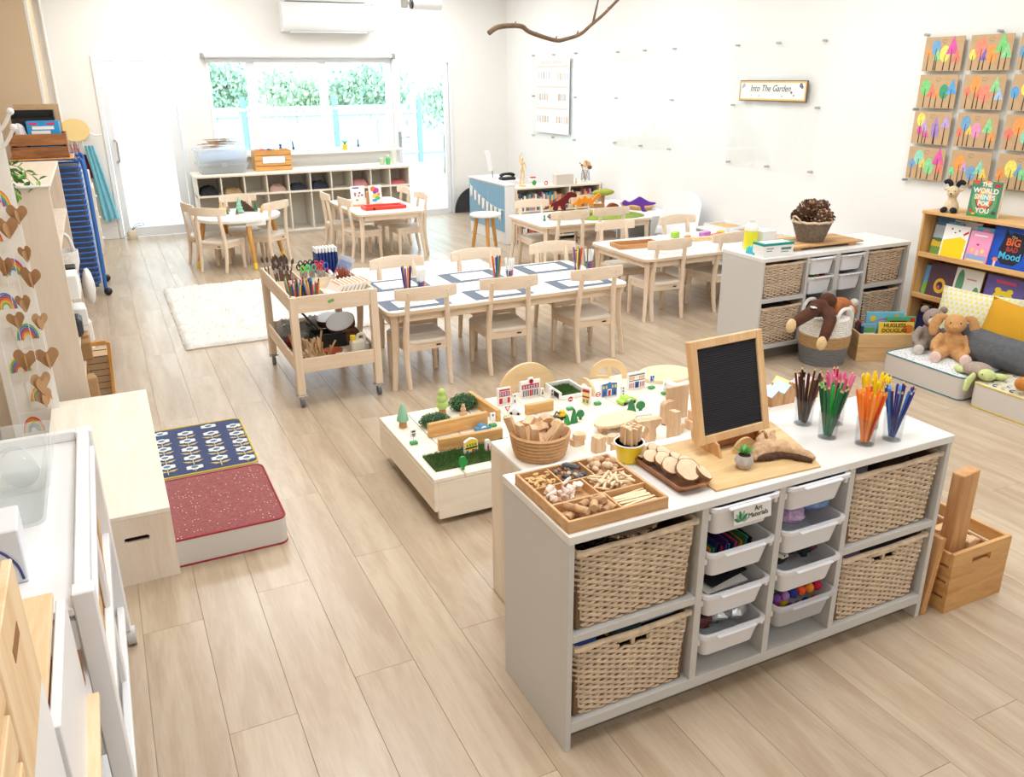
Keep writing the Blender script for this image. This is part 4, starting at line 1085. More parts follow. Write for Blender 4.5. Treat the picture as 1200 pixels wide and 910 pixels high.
# stripes of tub contents -------------------------------------------------
rk = random.Random(33)
cols = [(238, 140, 40), (60, 150, 90), (40, 46, 110), (30, 30, 36), (190, 40, 60), (90, 50, 130), (50, 120, 170), (30, 34, 60), (200, 60, 120), (70, 80, 60)]
for i in range(14):
    c = cols[i % len(cols)]
    o = TO('felt_sheet', f'{["orange", "green", "navy", "black", "crimson", "purple", "teal", "dark navy", "magenta", "olive"][i % 10]} sheet in the second left tub, {ORD[i]} from the left', 'sheet', M().box(-.0035, .0035, -.055, .055, 0, .082, .001), mat('felt_%d' % (i % 10), c, .8), CX+.50+.0125*i, CY+.115, .525-.119, rk.uniform(-.12, .12), 'coloured sheets in the tub')
    o.rotation_euler = (0, rk.uniform(.1, .22), rk.uniform(-.05, .05)); o.scale.z = rk.uniform(1.0, 1.25)
TO('dark_card', 'black card lying on the third left tub', 'card', M().box(-.09, .07, -.1, .06, 0, .003, T=Mt(rx=.1, rz=.2)), mat('black_card', (28, 28, 32), .7), CX+.585, CY+.15, .384)
TO('white_card', 'white card under the black card in the third left tub', 'card', M().box(-.09, .07, -.1, .06, 0, .003, T=Mt(rx=.1, rz=.05)), PAPER, CX+.575, CY+.13, .372)
foil = mat('foil_bag', (200, 204, 208), .25, .6, bump=.9, bs=35)
def lump(name, label, category, x, y, z, r, m, group=None, sd=0, jit=.18):
    global R
    R = random.Random(sd); mb = M().ell((0, 0, 0), r, 12, 8, jit=jit)
    return TO(name, label, category, mb, m, x, y, z, rk.uniform(0, 3), group, smooth=60 if jit < .1 else 20)
clearbag = milky('clear_bag', (214, 218, 224), .55, .15)
lump('foil_bag', 'crinkled silver bag at the right of the lowest left tub', 'bag', CX+.63, CY+.07, .256, (.05, .05, .028), foil, None, 1)
lump('foil_bag', 'crinkled silver bag in the middle of the lowest left tub', 'bag', CX+.565, CY+.085, .25, (.05, .05, .028), foil, None, 2)
lump('dark_bag', 'crinkled dark red bag at the left of the lowest left tub', 'bag', CX+.51, CY+.07, .246, (.035, .04, .024), mat('dark_red_wrap', (92, 48, 50), .5), None, 3)
for i, dx in enumerate((-.07, -.03, .02, .06)):
    lump('twig_bundle', 'dark twiggy scrap in the top left tub', 'twigs', CX+.578+dx, CY+.10, .668, (.04, .06, .02), [mat('twig_dark', (70, 56, 46), .9), mat('twig_mid', (120, 100, 82), .9)][i % 2], 'scraps in the top left tub', 10+i, .3)
lump('dark_cloth', 'dark blue cloth inside the top right tub', 'cloth', CX+.858, CY+.12, .66, (.1, .13, .022), mat('navy_cloth', (40, 44, 62), .9), None, 5, .1)
lump('clear_bag', 'clear bag of pink and blue strips on the second right tub', 'bag', CX+.805, CY+.065, .548, (.062, .055, .03), mat('mixed_strips', (176, 150, 190), .4, var=.4, vs=60), None, 7, .12)
lump('clear_bag', 'clear bag of blue pieces at the right of the second right tub', 'bag', CX+.91, CY+.075, .556, (.05, .06, .03), mat('blue_bits', (120, 150, 205), .4, var=.3, vs=60), None, 8, .12)
for i, (dx, c) in enumerate(((-.07, (34, 34, 36)), (-.02, (44, 36, 40)), (.03, (28, 30, 34)), (.06, (96, 44, 56)), (-.08, (214, 208, 198)))):
    lump('dark_scrap', 'dark fabric scrap in the third right tub', 'fabric scrap', CX+.858+dx, CY+.07+.02*(i % 2), .40, (.035, .05, .02), mat('scrap_%d' % i, c, .8), 'scraps in the third right tub', 20+i, .25)
pc = [(248, 206, 40), (240, 96, 50), (120, 70, 160), (200, 40, 70), (44, 60, 150), (120, 190, 70), (246, 150, 50), (170, 120, 190)]
pm_ = [mesh('pompom', M().ell((0, 0, 0), .0165, 10, 8, jit=.06), mat('pompom_%d' % i, c, .95, bump=.8, bs=200)) for i, c in enumerate(pc)]
for i in range(34):
    o = bpy.data.objects.new('pompom', pm_[(i*5) % 8]); COL.objects.link(o)
    o.location = (CX+.858-.085+(i % 6)*.034, CY+.03+((i//6) % 3)*.036, .262-.07+.028*(i//9)+.012)
    tag(o, f'small fluffy {["yellow", "red-orange", "purple", "crimson", "navy", "green", "orange", "lilac"][(i*5) % 8]} pompom in the cloudy tub', 'pompom', 'pompoms in the cloudy tub')
# woven tray sticking out of upper left basket, fabric in lower baskets
t = TO('woven_tray', 'round pale and brown woven tray lying inside the upper left basket', 'tray', M().lathe([(.0, -.012), (.10, -.008), (.135, .0), (.15, .012), (.154, .012), (.14, -.004), (.10, -.013), (0, -.018)], 32), wick, CX+.235, CY+.185, .644, 0, None, (rad(10), 0, 0))
rd_ = M(); 
for k in range(44):
    a = 2*PI*k/44; rd_.tube([(.148*math.cos(a), .148*math.sin(a), .007), (.155*math.cos(a+.05), .155*math.sin(a+.05), .014)], .0052, 5, m=k % 2)
ob('braided_rim', rd_, [mat('rim_pale', (232, 204, 158), .7), mat('rim_brown', (110, 76, 48), .7)], t)['kind'] = 'stuff'
fab = [((60, 90, 170), 'royal blue'), ((190, 50, 46), 'red'), ((40, 60, 66), 'dark green'), ((230, 206, 60), 'yellow'), ((180, 208, 232), 'pale blue patterned')]
def cloth_lump(name, label, category, x, y, z, sx, sy, sz, m, group=None, sd=0, n=10):
    q = random.Random(sd); vs = []; fs = []
    off = q.uniform(0, 50)
    for j in range(n+1):
        for i in range(n+1):
            u, v = -1+2*i/n, -1+2*j/n; e_ = max(abs(u), abs(v))
            z_ = (1-e_**3)*sz+sz*.5*mn_.noise(Vector((u*2.2+off, v*2.2, 0)))+sz*.25*mn_.noise(Vector((u*5+off, v*5, 3)))
            if e_ > .98: z_ = -sz*.6
            vs.append((u*sx, v*sy, z_))
    for j in range(n):
        for i in range(n): a = j*(n+1)+i; fs.append((a, a+1, a+n+2, a+n+1))
    bmb = M().add(vs, fs); k = len(bmb.v); bmb.add([(-sx, -sy, -sz*.6), (sx, -sy, -sz*.6), (sx, sy, -sz*.6), (-sx, sy, -sz*.6)], [(0, 1, 2, 3)])
    return TO(name, label, category, bmb, m, x, y, z, 0, group, smooth=80)
zz = .096+.245
for i, (dx, w_, c) in enumerate(((.06, .045, 0), (.125, .035, 1), (.175, .03, 2), (.16, .02, 3), (.215, .04, 2), (.31, .08, 4))):
    cloth_lump('fabric_piece', fab[c][1]+' fabric piece at the front of the lower left basket' if i != 4 else 'dark patterned fabric in the middle of the lower left basket', 'fabric', CX+.012+dx, CY+.10+.02*(i % 2), zz+.0-(.012 if c == 3 else 0), w_, .075, .032 if c == 4 else .02, mat('fab_'+str(c), fab[c][0], .85, var=.25 if c == 4 else .05, vs=40), None, i)
cloth_lump('fabric_piece', 'dark blue fabric at the back of the lower left basket', 'fabric', CX+.222, CY+.26, zz-.03, .17, .08, .03, mat('fab_dark', (44, 48, 60), .9), None, 40)
cloth_lump('fabric_piece', 'black netting bundle in the lower right basket', 'fabric', CX+1.20, CY+.13, zz-.012, .15, .10, .028, mat('fab_black', (34, 34, 40), .9), None, 41)
cloth_lump('fabric_piece', 'purple fabric at the left of the lower right basket', 'fabric', CX+1.08, CY+.09, zz-.004, .055, .06, .022, mat('fab_purple', (130, 96, 140), .85), None, 42)
TO('white_box', 'pale card box inside the upper right basket', 'box', M().box(-.05, .05, -.06, .06, 0, .22, .003), mat('pale_box', (196, 202, 212), .6), CX+1.16, CY+.18, .41)
TO('inner_basket', 'dark wicker basket nested inside the upper right basket', 'basket', M().box(-.07, .07, -.12, .12, 0, .235, .01), mat('dark_wicker', (88, 66, 48), .9, var=.3, vs=60, bump=.8, bs=60), CX+1.29, CY+.2, .41)

# ================================================================== ON THE BENCH BEHIND (wooden blocks)
HB = .605
coil = mat('coil_brown', (206, 164, 118), .7, var=.1, vs=60)
t = T('coiled_basket', 'low round coiled basket full of wooden offcut blocks', 'basket', 1.192, 2.262, HB)
pr = [(0, 0), (.080, 0)]
for i in range(7):
    z = .004+i*.0125; r = .083+.016*(i/6)**.7
    pr += [(r, z), (r+.006, z+.006), (r, z+.0125)]
pr += [(.094, .0875), (.078, .006), (0, .005)]
ob('coiled_wall', M().lathe(pr, 36), coil, t, smooth=50)
bl = [mesh('offcut_block', M().prism([(-.013, 0), (.013, 0), (.016, .05), (.010, .115), (-.012, .122)], -.012, .012, 'y'), BEECH, 30), mesh('offcut_block', M().prism([(-.018, -.03), (.02, -.026), (.014, .036), (-.012, .03)], -.014, .014, 'y'), BEECH, 30), mesh('offcut_block', M().prism(arcp(0, 0, .03, 20, 160, 8)+[(-.02, -.01), (.02, -.012)], -.013, .013, 'y'), BEECH, 30)]
for i, (dx, dy, dz, k, rx, ry, rz) in enumerate([(-.062, .0, .02, 0, .1, -.25, .3), (-.035, -.03, .02, 0, .3, -.1, -.2), (-.005, -.035, .02, 0, .2, .5, .1), (-.06, .035, .03, 0, -.3, -.2, .9), (.03, -.04, .085, 1, .4, .5, .2), (.0, .02, .09, 1, 1, .3, .5), (.03, .02, .10, 2, .3, .6, .2), (.055, -.01, .09, 2, .6, 1.0, .6), (-.02, .045, .10, 1, .2, 1.4, 1), (.05, .035, .085, 1, .9, .2, 2), (.0, -.01, .06, 1, 0, 1, 1), (.066, -.028, .075, 2, .2, 1.3, .3), (-.03, .01, .075, 1, .4, .2, 2), (.02, .055, .08, 1, .6, .3, 1)]):
    o = bpy.data.objects.new('offcut_block', bl[k]); COL.objects.link(o); o.location = (1.192+dx, 2.262+dy, HB+dz); o.rotation_euler = (rx, ry, rz)
    tag(o, 'natural wooden offcut block in the coiled basket', 'block', 'offcut blocks in the coiled basket')
def block(label, x, y, mb, rz=0, z=0, m=BEECH, name='wooden_block', sm=30):
    return TO(name, label, 'block', mb, m, x, y, HB+z, rz, None, smooth=sm)
blob2 = lambda w, d, h, r: M().prism(rrect(w, d, r, 4), 0, h)
block('rounded wooden block just right of the coiled basket', 1.345, 2.275, blob2(.05, .04, .022, .014), .2)
block('rounded wooden block lying on another, right of the coiled basket', 1.35, 2.27, blob2(.046, .038, .02, .013), -.3, .0225)
block('lumpy wooden block standing behind the sorting tray', 1.38, 2.19, M().prism([(-.02, 0), (.02, 0), (.022, .02), (.016, .03), (.02, .045), (.016, .058), (-.018, .056), (-.022, .03)], -.016, .016, 'y'), .2)
block('small wooden cube beside the yellow pot', 1.435, 2.16, M().box(-.018, .018, -.016, .016, 0, .032, .002), .1)
block('wooden block behind the small cube', 1.46, 2.23, blob2(.04, .03, .03, .012), .5)
block('thick wooden arch block standing right of the yellow pot', 1.575, 2.18, M().prism([(-.05, .088), (-.05, .076), (-.012, .066), (-.004, .05), (-.01, .03), (-.02, 0), (.016, 0), (.024, .03), (.02, .055), (.042, .078), (.042, .09)], -.018, .018, 'y'), -.15)
block('tall wooden block upright beside the arch block', 1.675, 2.17, M().prism([(-.018, 0), (.018, 0), (.02, .03), (.016, .04), (.02, .05), (.018, .10), (-.014, .105), (-.02, .06)], -.015, .015, 'y'), .25)
block('oblong wooden ring block standing behind the tall block', 1.735, 2.285, M().prism(rrect(.062, .09, .018, 4, 0, .045), -.012, .012, 'y'), .1)
TO('ring_gap', 'dark oval opening of the oblong ring block', 'block', M().prism(rrect(.012, .05, .0055, 4, 0, .045), -.0135, .0135, 'y'), mat('ring_gap', (206, 190, 172), .7), 1.735, 2.285, HB, .1) if False else None
block('little wooden wheel block beside the ring block', 1.725, 2.20, M().tube([(0, -.01, .018), (0, .01, .018)], .018, 14), .4)
block('lower wooden brick of the stack beside the letter board', 1.80, 2.21, M().box(-.032, .032, -.02, .02, 0, .034, .002))
block('upper wooden brick of the stack beside the letter board', 1.805, 2.215, M().box(-.024, .024, -.018, .018, 0, .032, .002), .06, .0345)
block('thin wooden slab leaning behind the brick stack', 1.79, 2.31, M().box(-.05, .05, -.005, .005, 0, .13, .002))
pale_disc = wood('pale_slab', (240, 220, 184), (228, 204, 164), 0, 1, .5)
TO('round_slab', 'pale oval wooden slab lying among the blocks', 'slab', M().prism([(.10*math.cos(a*PI/12), .052*math.sin(a*PI/12)) for a in range(24)], 0, .009), pale_disc, 1.54, 2.335, HB+.03, .25)
for i, (dx, dy) in enumerate(((-.06, -.01), (.05, .02), (0, .0))):
    block(['wooden support block under the left of the oval slab', 'wooden support block under the right of the oval slab', 'wooden support block under the middle of the oval slab'][i], 1.54+dx, 2.335+dy, M().box(-.014, .014, -.014, .014, 0, .0295, .002), .3*i)
for i, (x_, y_, r_, w_) in enumerate(((1.47, 2.27, .35, .10), (1.50, 2.24, -.5, .12), (1.62, 2.28, .9, .11), (1.66, 2.36, -.2, .1), (1.58, 2.25, 1.4, .08))):
    TO('flat_strip', ['pale flat wooden strip lying left of the oval slab', 'pale flat wooden strip crossing in front of the oval slab', 'pale flat wooden strip right of the oval slab', 'pale flat wooden strip behind the tall block', 'short pale strip in front of the arch block'][i], 'wooden strip', M().box(-w_/2, w_/2, -.008, .008, 0, .005, .001), mat('strip_pale', (240, 222, 196), .6), x_, y_, HB+.001+.0052*i, r_)
# pointed mountain blocks
mcol = [(250, 234, 170), (206, 226, 246), (214, 240, 232), (246, 206, 218)]
for i, (x_, hh_, w_, c, yy) in enumerate([(2.13, .06, .07, 0, 2.25), (2.212, .062, .06, 1, 2.25), (2.272, .074, .055, 2, 2.25), (2.325, .062, .04, 0, 2.31), (2.385, .086, .075, 3, 2.25)]):
    mb = M().prism([(-w_/2, 0), (w_/2, 0), (w_/2, hh_*.62), (0, hh_), (-w_/2, hh_*.62)], -.016, .06, 'y')
    mb.prism([(-w_/2-.0005, hh_*.622), (0, hh_+.0006), (w_/2+.0005, hh_*.622), (0, hh_+.0042)], -.0155, .0605, 'y', m=1)
    TO('mountain_block', ['pale yellow topped peaked block, leftmost beside the letter board frame', 'pale blue topped peaked wooden block', 'mint topped peaked wooden block', 'small cream topped peaked block behind the row', 'tallest peaked wooden block with a pink top'][i], 'block', mb, [wood('mountain_wood', (206, 162, 116), (180, 136, 92), 2, 2.5, .55), mat('peak_%d' % i, mcol[c], .6)], x_, yy, HB, 0, 'peaked mountain blocks', smooth=0)

# ================================================================== TOYS ON THE LOW PLATFORM
HP = .2245
def toy(name, label, category, x, y, mb, mats, rz=0, z=0, sm=35): return TO(name, label, category, mb, mats, x, y, HP+z, rz, None, smooth=sm)
brk = mat('toy_trunk', (196, 144, 96), .6)
t = T('toy_tree', 'mint green cone tree on a wooden stump at the platform corner', 'toy', 1.125, 3.553, HP)
ob('stump', M().lathe([(0, 0), (.0195, 0), (.0175, .036), (0, .036)], 16), brk, t); ob('cone_crown', M().lathe([(0, .034), (.0285, .034), (.030, .038), (.022, .07), (.011, .105), (.003, .122), (0, .124)], 20), mat('mint_paint', (146, 200, 168), .5), t, smooth=60)
t = T('toy_tree', 'lime green three-ball tree on a wooden stump', 'toy', 1.355, 3.62, HP)
ob('stump', M().lathe([(0, 0), (.019, 0), (.017, .03), (0, .03)], 16), brk, t); ob('ball_crown', M().lathe([(0, .028), (.02, .03), (.031, .042), (.032, .052), (.024, .064), (.020, .068), (.026, .078), (.027, .088), (.019, .1), (.016, .104), (.019, .112), (.019, .122), (.012, .132), (0, .135)], 22), mat('lime_paint', (184, 212, 120), .5), t, smooth=60)
t = T('toy_tree', 'small plain wooden tree peg in front of the right bush', 'toy', 1.437, 3.545, HP)
ob('peg_body', M().lathe([(0, 0), (.012, 0), (.019, .008), (.018, .022), (.011, .028), (.015, .036), (.013, .045), (.007, .049), (.010, .055), (.007, .064), (0, .067)], 16), BEECH, t, smooth=60)
def bush(label, x, y, sx, sy, sz, sd):
    t = T('toy_bush', label, 'toy', x, y, HP); q = random.Random(sd)
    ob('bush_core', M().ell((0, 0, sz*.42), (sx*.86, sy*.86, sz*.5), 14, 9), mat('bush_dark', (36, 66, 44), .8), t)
    lv = M()
    for i in range(620):
        a = q.uniform(0, 2*PI); u = q.uniform(-.5, 1); c = math.sqrt(max(0, 1-u*u)); k = q.uniform(.84, 1.06)
        p = (sx*c*math.cos(a)*k, sy*c*math.sin(a)*k, sz*.45+sz*.55*u*k); s_ = q.uniform(.0035, .0062)
        lv.add([(-s_, 0, 0), (0, -s_*.6, .001), (s_, 0, 0), (0, s_*.6, .001)], [(0, 1, 2, 3)], q.choice((0, 0, 1)), Mt(p[0], p[1], p[2], q.uniform(0, 6), q.uniform(0, 6), q.uniform(0, 6)))
    o = ob('bush_leaves', lv, [mat('bush_leaf', (70, 118, 70), .6), mat('bush_leaf_pale', (120, 160, 112), .6)], t, smooth=0); o['kind'] = 'stuff'
bush('dark green bushy toy hedge at the left, behind the wooden wall', 1.268, 3.50, .078, .055, .06, 1)
bush('dark green bushy toy hedge behind the small wooden tree', 1.475, 3.635, .078, .055, .08, 2)
wl = lambda L, h, th: M().box(-L/2, L/2, -th/2, th/2, 0, h, .003)
PW_ = wood('wall_block_pine', (226, 184, 122), (202, 148, 84), 0, 3, .5)
toy('wall_block', 'knotty pine plank on edge behind the blue toy car', 'block', 1.343, 3.385, wl(.31, .07, .022), PW_, .05)
toy('wall_block', 'long pine plank on edge along the grass mat', 'block', 1.335, 3.214, wl(.315, .058, .022), PW_, -.03)
toy('wall_block', 'pine plank on edge running away from the red toy house', 'block', 1.555, 3.56, wl(.31, .06, .026), PW_, rad(94))
toy('wall_block', 'short pine plank on edge in front of the red fire station', 'block', 1.80, 3.425, wl(.155, .052, .024), PW_, .0)
# grass mats
gt = [mat('turf_dark', (70, 104, 50), .8), mat('turf_mid', (104, 140, 66), .8), mat('turf_base', (60, 84, 44), .9)]
def turf(label, x0, x1, y0, y1, z, n, sd):
    t = T('grass_mat', label, 'grass mat', (x0+x1)/2, (y0+y1)/2, z); w, d = x1-x0, y1-y0; q = random.Random(sd)
    ob('mat_base', M().box(-w/2, w/2, -d/2, d/2, 0, .006), gt[2], t, smooth=0)
    b = M()
    for i in range(n):
        x, y = q.uniform(-w/2, w/2), q.uniform(-d/2, d/2); a = q.uniform(0, 6.28); L = q.uniform(.010, .018); k = q.uniform(.2, .9)*L
        w_ = .0012
        b.add([(x-w_*math.sin(a+1.57), y+w_*math.cos(a+1.57), .006), (x+w_*math.sin(a+1.57), y-w_*math.cos(a+1.57), .006), (x+k*math.cos(a), y+k*math.sin(a), .006+L)], [(0, 1, 2)], q.choice((0, 1, 0)))
    o = ob('grass_blades', b, gt[:2], t, smooth=0); o['kind'] = 'stuff'
turf('strip of artificial grass at the near left edge of the platform', 1.09, 1.53, 3.02, 3.185, HP, 5200, 1)
t = T('planter_tray', 'white low box of artificial grass with a black front window', 'toy', 2.045, 3.60, HP)
ob('box_side', M().box(-.075, -.065, -.085, .085, 0, .042, .001), WHT, t); ob('box_side', M().box(.065, .075, -.085, .085, 0, .042, .001), WHT, t); ob('box_side', M().box(-.065, .065, -.085, -.075, 0, .02, .001), WHT, t); ob('box_side', M().box(-.065, .065, .075, .085, 0, .042, .001), WHT, t)
ob('black_window', M().box(-.0765, -.0745, -.07, -.02, .006, .034), BLACK, t)
turf('artificial grass patch inside the white low box', 1.985, 2.105, 3.53, 3.67, HP+.012, 1500, 2)
# printed buildings: flat wooden blocks, print on their face
def facade(label, x, y, w, h, rz, base, rects, gable=None, name='toy_building', dots=()):
    """rects: (u0,v0,u1,v1,col) in 0..1 of the face"""
    t = T(name, label, 'toy', x, y, HP, rz)
    pl = [(-w/2, 0), (w/2, 0), (w/2, h)]+([(gx*w-w/2, gz*h) for gx, gz in gable] if gable else [])+[(-w/2, h)]
    ob('block_body', M().prism(pl, 0, .014, 'y'), WHT, t, smooth=0)
    mm, ms = M(), []
    def mi(c):
        m_ = mat('print_%d_%d_%d' % c, c, .5)
        if m_ not in ms: ms.append(m_)
        return ms.index(m_)
    if base: mm.prism([(u*.92, v*.95+h*.02) for u, v in pl], -.0006, 0, 'y', m=mi(base))
    for k, (u0, v0, u1, v1, c) in enumerate(rects): mm.box((u0-.5)*w, (u1-.5)*w, -.0010-.00002*k, -.0005, v0*h, v1*h, m=mi(c))
    for (u, v, r_, c) in dots: mm.prism([(u*w-w/2+r_*math.cos(q*PI/5), v*h+r_*math.sin(q*PI/5)) for q in range(10)], -.0018, -.001, 'y', m=mi(c))
    if mm.f: ob('printed_face', mm, ms, t, smooth=0)['kind'] = 'stuff'
    return t
RD, BLU, GRY, YEL, DK, WH, GN, OR = (196, 40, 44), (70, 120, 190), (70, 74, 84), (244, 216, 60), (40, 40, 50), (245, 245, 245), (70, 150, 110), (240, 150, 60)
win = lambda n, v0, v1, c, u0=.1, u1=.9, f=.55: [(u0+(u1-u0)*(i+.5-f/2)/n, v0, u0+(u1-u0)*(i+.5+f/2)/n, v1, c) for i in range(n)]
facade('yellow toy house with a black band standing on the grass strip', 1.298, 3.118, .068, .062, .12, YEL, [(.05, .46, .95, .58, DK), (.1, .08, .28, .34, BLU), (.72, .08, .9, .34, BLU), (.55, .06, .68, .38, RD), (.32, .06, .5, .34, WH)]+win(4, .64, .84, GN), [(.8, 1.14), (.5, 1.24), (.2, 1.14)])
t = facade('white toy figure in red standing on the grass strip', 1.372, 3.10, .024, .056, .1, None, [(.3, .25, .7, .62, RD), (.36, .62, .64, .8, (190, 130, 100)), (.34, .06, .66, .25, GRY)], [(.8, 1.1), (.2, 1.1)], 'toy_figure')
facade('red and white toy shop at the left of the platform', 1.685, 3.592, .072, .092, .0, None, [(.1, .84, .95, .93, RD), (.1, .5, .95, .8, RD), (.1, .08, .95, .42, (225, 215, 215)), (.1, .1, .35, .42, RD), (.75, .1, .95, .42, RD)]+win(4, .54, .78, (150, 190, 220)))
facade('red and grey toy fire station behind the short plank', 1.855, 3.63, .115, .092, .0, None, [(.06, .52, .94, .8, RD), (.06, .08, .94, .46, (220, 216, 216))]+win(7, .08, .46, GRY)+win(6, .56, .74, (150, 190, 220))+[(.45, .08, .56, .46, RD)], [(.7, 1.0), (.66, 1.16), (.42, 1.16), (.38, 1.0)], dots=[(.54, .95, .013, RD), (.54, .98, .006, YEL)])
facade('narrow red and yellow toy shop seen edge on beside the grass box', 2.062, 3.41, .05, .09, rad(-62), None, [(.08, .72, .92, .9, RD), (.08, .4, .92, .5, RD), (.1, .06, .9, .36, (236, 206, 90))]+win(3, .52, .7, YEL)+win(2, .1, .3, GN))
facade('blue toy police station with yellow windows', 2.232, 3.455, .098, .072, -.03, BLU, [(.38, .06, .64, .55, WH), (.43, .06, .59, .46, RD), (.14, .1, .26, .42, GRY), (.76, .1, .88, .42, GRY)]+win(2, .62, .84, YEL, .06, .4)+win(2, .62, .84, YEL, .62, .96), [(.6, 1.06), (.5, 1.14), (.4, 1.06)])
facade('white toy hotel with orange and blue windows at the back', 2.425, 3.487, .112, .088, .02, None, [(.05, .86, .95, .92, GRY), (.05, .52, .95, .56, DK), (.4, .06, .64, .44, BLU), (.47, .06, .57, .4, DK)]+win(3, .62, .8, OR, .05, .38)+win(3, .62, .8, OR, .62, .95)+win(3, .08, .4, RD, .05, .36, .4)+win(3, .08, .4, RD, .68, .98, .4), [(.56, 1.0), (.5, 1.1), (.44, 1.0)])
facade('small toy policeman peg between the blue and white buildings', 2.30, 3.425, .018, .052, 0, None, [(.3, .1, .7, .3, DK), (.25, .42, .75, .6, BLU), (.3, .75, .7, .9, DK)], None, 'toy_figure')
facade('small toy policeman peg beside the red toy shop', 1.742, 3.585, .018, .05, 0, None, [(.3, .1, .7, .4, (40, 70, 140)), (.25, .75, .75, .9, DK)], None, 'toy_figure')
facade('tiny toy figure in brown behind the short plank', 1.917, 3.61, .02, .045, 0, None, [(.25, .25, .75, .6, (120, 100, 60)), (.3, .65, .7, .85, (190, 140, 110))], None, 'toy_figure')
facade('tiny grey toy figure beside the white grass box', 1.955, 3.575, .024, .05, .2, None, [(.25, .2, .75, .5, (150, 140, 130)), (.3, .6, .7, .85, (120, 110, 100))], None, 'toy_figure')
# signs on green bases
def sign(label, x, y, shape, prints, hgt=.062):
    t = T('toy_sign', label, 'toy', x, y, HP)
    ob('sign_base', M().box(-.018, .018, -.013, .013, 0, .013, .003), GRN, t)
    ob('sign_post', M().cyl(0, 0, .013, hgt-.02, .0028, n=8), WHT, t)
    mb = M()
    if shape == 'round': pl = [(.0155*math.cos(a*PI/8), hgt+.0155*math.sin(a*PI/8)) for a in range(16)]
    elif shape == 'tri': pl = [(-.018, hgt+.014), (.018, hgt+.014), (0, hgt-.018)]
    else: pl = [(-.013, hgt-.02), (.013, hgt-.02), (.013, hgt+.018), (-.013, hgt+.018)]
    ob('sign_plate', mb.prism(pl, -.004, .004, 'y'), WHT, t, smooth=0)
    ms = []; mm = M(); cx = 0; cz = sum(v for u, v in pl)/len(pl)
    for i, (kind, k, c) in enumerate(prints):
        m_ = mat('print_%d_%d_%d' % c, c, .5); ms.append(m_)
        if kind == 'shape': mm.prism([(u*k, cz+(v-cz)*k) for u, v in pl], -.0045-.0003*i, -.004, 'y', m=i)
        else: mm.box(k[0], k[1], -.0045-.0003*i, -.004, hgt+k[2], hgt+k[3], m=i)
    ob('sign_print', mm, ms, t, smooth=0)
    return t
sign('tall white toy sign with dark symbols near the left corner', 1.104, 3.341, 'rect', [('box', (-.008, .008, .004, .012), DK), ('box', (-.008, .008, -.008, -.002), DK), ('box', (-.006, .006, -.016, -.011), GRY)], .055)
sign('white toy traffic light sign by the end of the plank wall', 1.515, 3.364, 'rect', [('box', (-.004, .004, .002, .012), GRY)], .052)
sign('red triangle give-way toy sign beside the pine plank', 1.618, 3.415, 'tri', [('shape', .95, RD), ('shape', .55, WH)], .056)
sign('round red toy stop sign in front of the grass box', 1.954, 3.383, 'round', [('shape', .9, RD), ('box', (-.009, .009, -.003, .003), WH)], .058)
sign('round red no-entry toy sign in front of the police station', 2.115, 3.381, 'round', [('shape', .92, RD), ('shape', .62, WH), ('box', (-.010, .010, -.0025, .0025), RD)], .056)
sg = sign('blue toy parking sign with a wheelchair symbol', 2.497, 3.45, 'rect', [('shape', .88, (50, 100, 180))], .058)
wc = M().tube([(.008*math.cos(a)-.001, -.0056, .052+.008*math.sin(a)) for a in [k*PI/6-2.4 for k in range(9)]], .0012, 5).tube([(-.002, -.0056, .070), (-.002, -.0056, .058), (.006, -.0056, .058), (.009, -.0056, .048)], .0013, 5).ell((-.002, -.0056, .073), (.0022, .001, .0022), 6, 5)
ob('wheelchair_symbol', wc, WHT, sg)['kind'] = 'stuff'
sign('white toy phone sign at the right end of the platform', 2.509, 3.346, 'rect', [('box', (-.005, .005, -.004, .008), (170, 160, 160))], .056)
# vehicles
def car(label, x, y, rz, L, W, Hh, c, wc_=BLACK, cabin=(.3, .75), name='toy_car'):
    t = T(name, label, 'toy', x, y, HP, rz); m_ = mat('carpaint_%d_%d_%d' % c, c, .3)
    pr = cat([(-L/2, Hh*.25), (-L/2+.003, Hh*.5), (-L*.3, Hh*.6), (-L*.15, Hh), (L*.12, Hh), (L*.28, Hh*.62), (L/2-.004, Hh*.52), (L/2, Hh*.25)], 3)+[(L/2, Hh*.18), (-L/2, Hh*.18)]
    ob('car_body', M().prism(pr, -W/2, W/2, 'y'), m_, t, smooth=50)
    ob('side_window', M().prism([(-L*.2, Hh*.62), (-L*.12, Hh*.9), (L*.09, Hh*.9), (L*.2, Hh*.62)], -W/2-.0004, W/2+.0004, 'y'), mat('print_245_245_245', (245, 245, 245), .5), t, smooth=0)
    for sx in (-.3, .3):
        for sy in (-1, 1): ob('wheel', M().tube([(sx*L, sy*(W/2-.002), Hh*.2), (sx*L, sy*(W/2+.003), Hh*.2)], Hh*.22, 12), wc_, t)
    return t
car('small blue toy car between the two pine planks', 1.452, 3.345, .05, .075, .034, .03, (80, 150, 200), mat('carpaint_80_150_200', (80, 150, 200), .3))
car('white and dark toy motorbike near the red triangle sign', 1.68, 3.455, -.7, .06, .018, .03, (235, 235, 240))
rc_ = car('lime green and purple toy racing car in the middle of the platform', 2.262, 3.335, .1, .10, .05, .036, (168, 216, 60))
ob('purple_sill', M().box(-.035, .04, -.028, .028, .006, .014, .003), mat('purple_sill', (110, 70, 160), .4), rc_)
dg = T('toy_digger', 'yellow and grey toy digger behind the green trees', 'toy', 1.86, 3.30, HP, .25)
ob('digger_cab', M().box(-.02, .02, -.015, .015, .012, .03, .003).box(-.01, .012, -.012, .012, .03, .044, .003), mat('digger_yellow', (248, 204, 50), .4), dg)
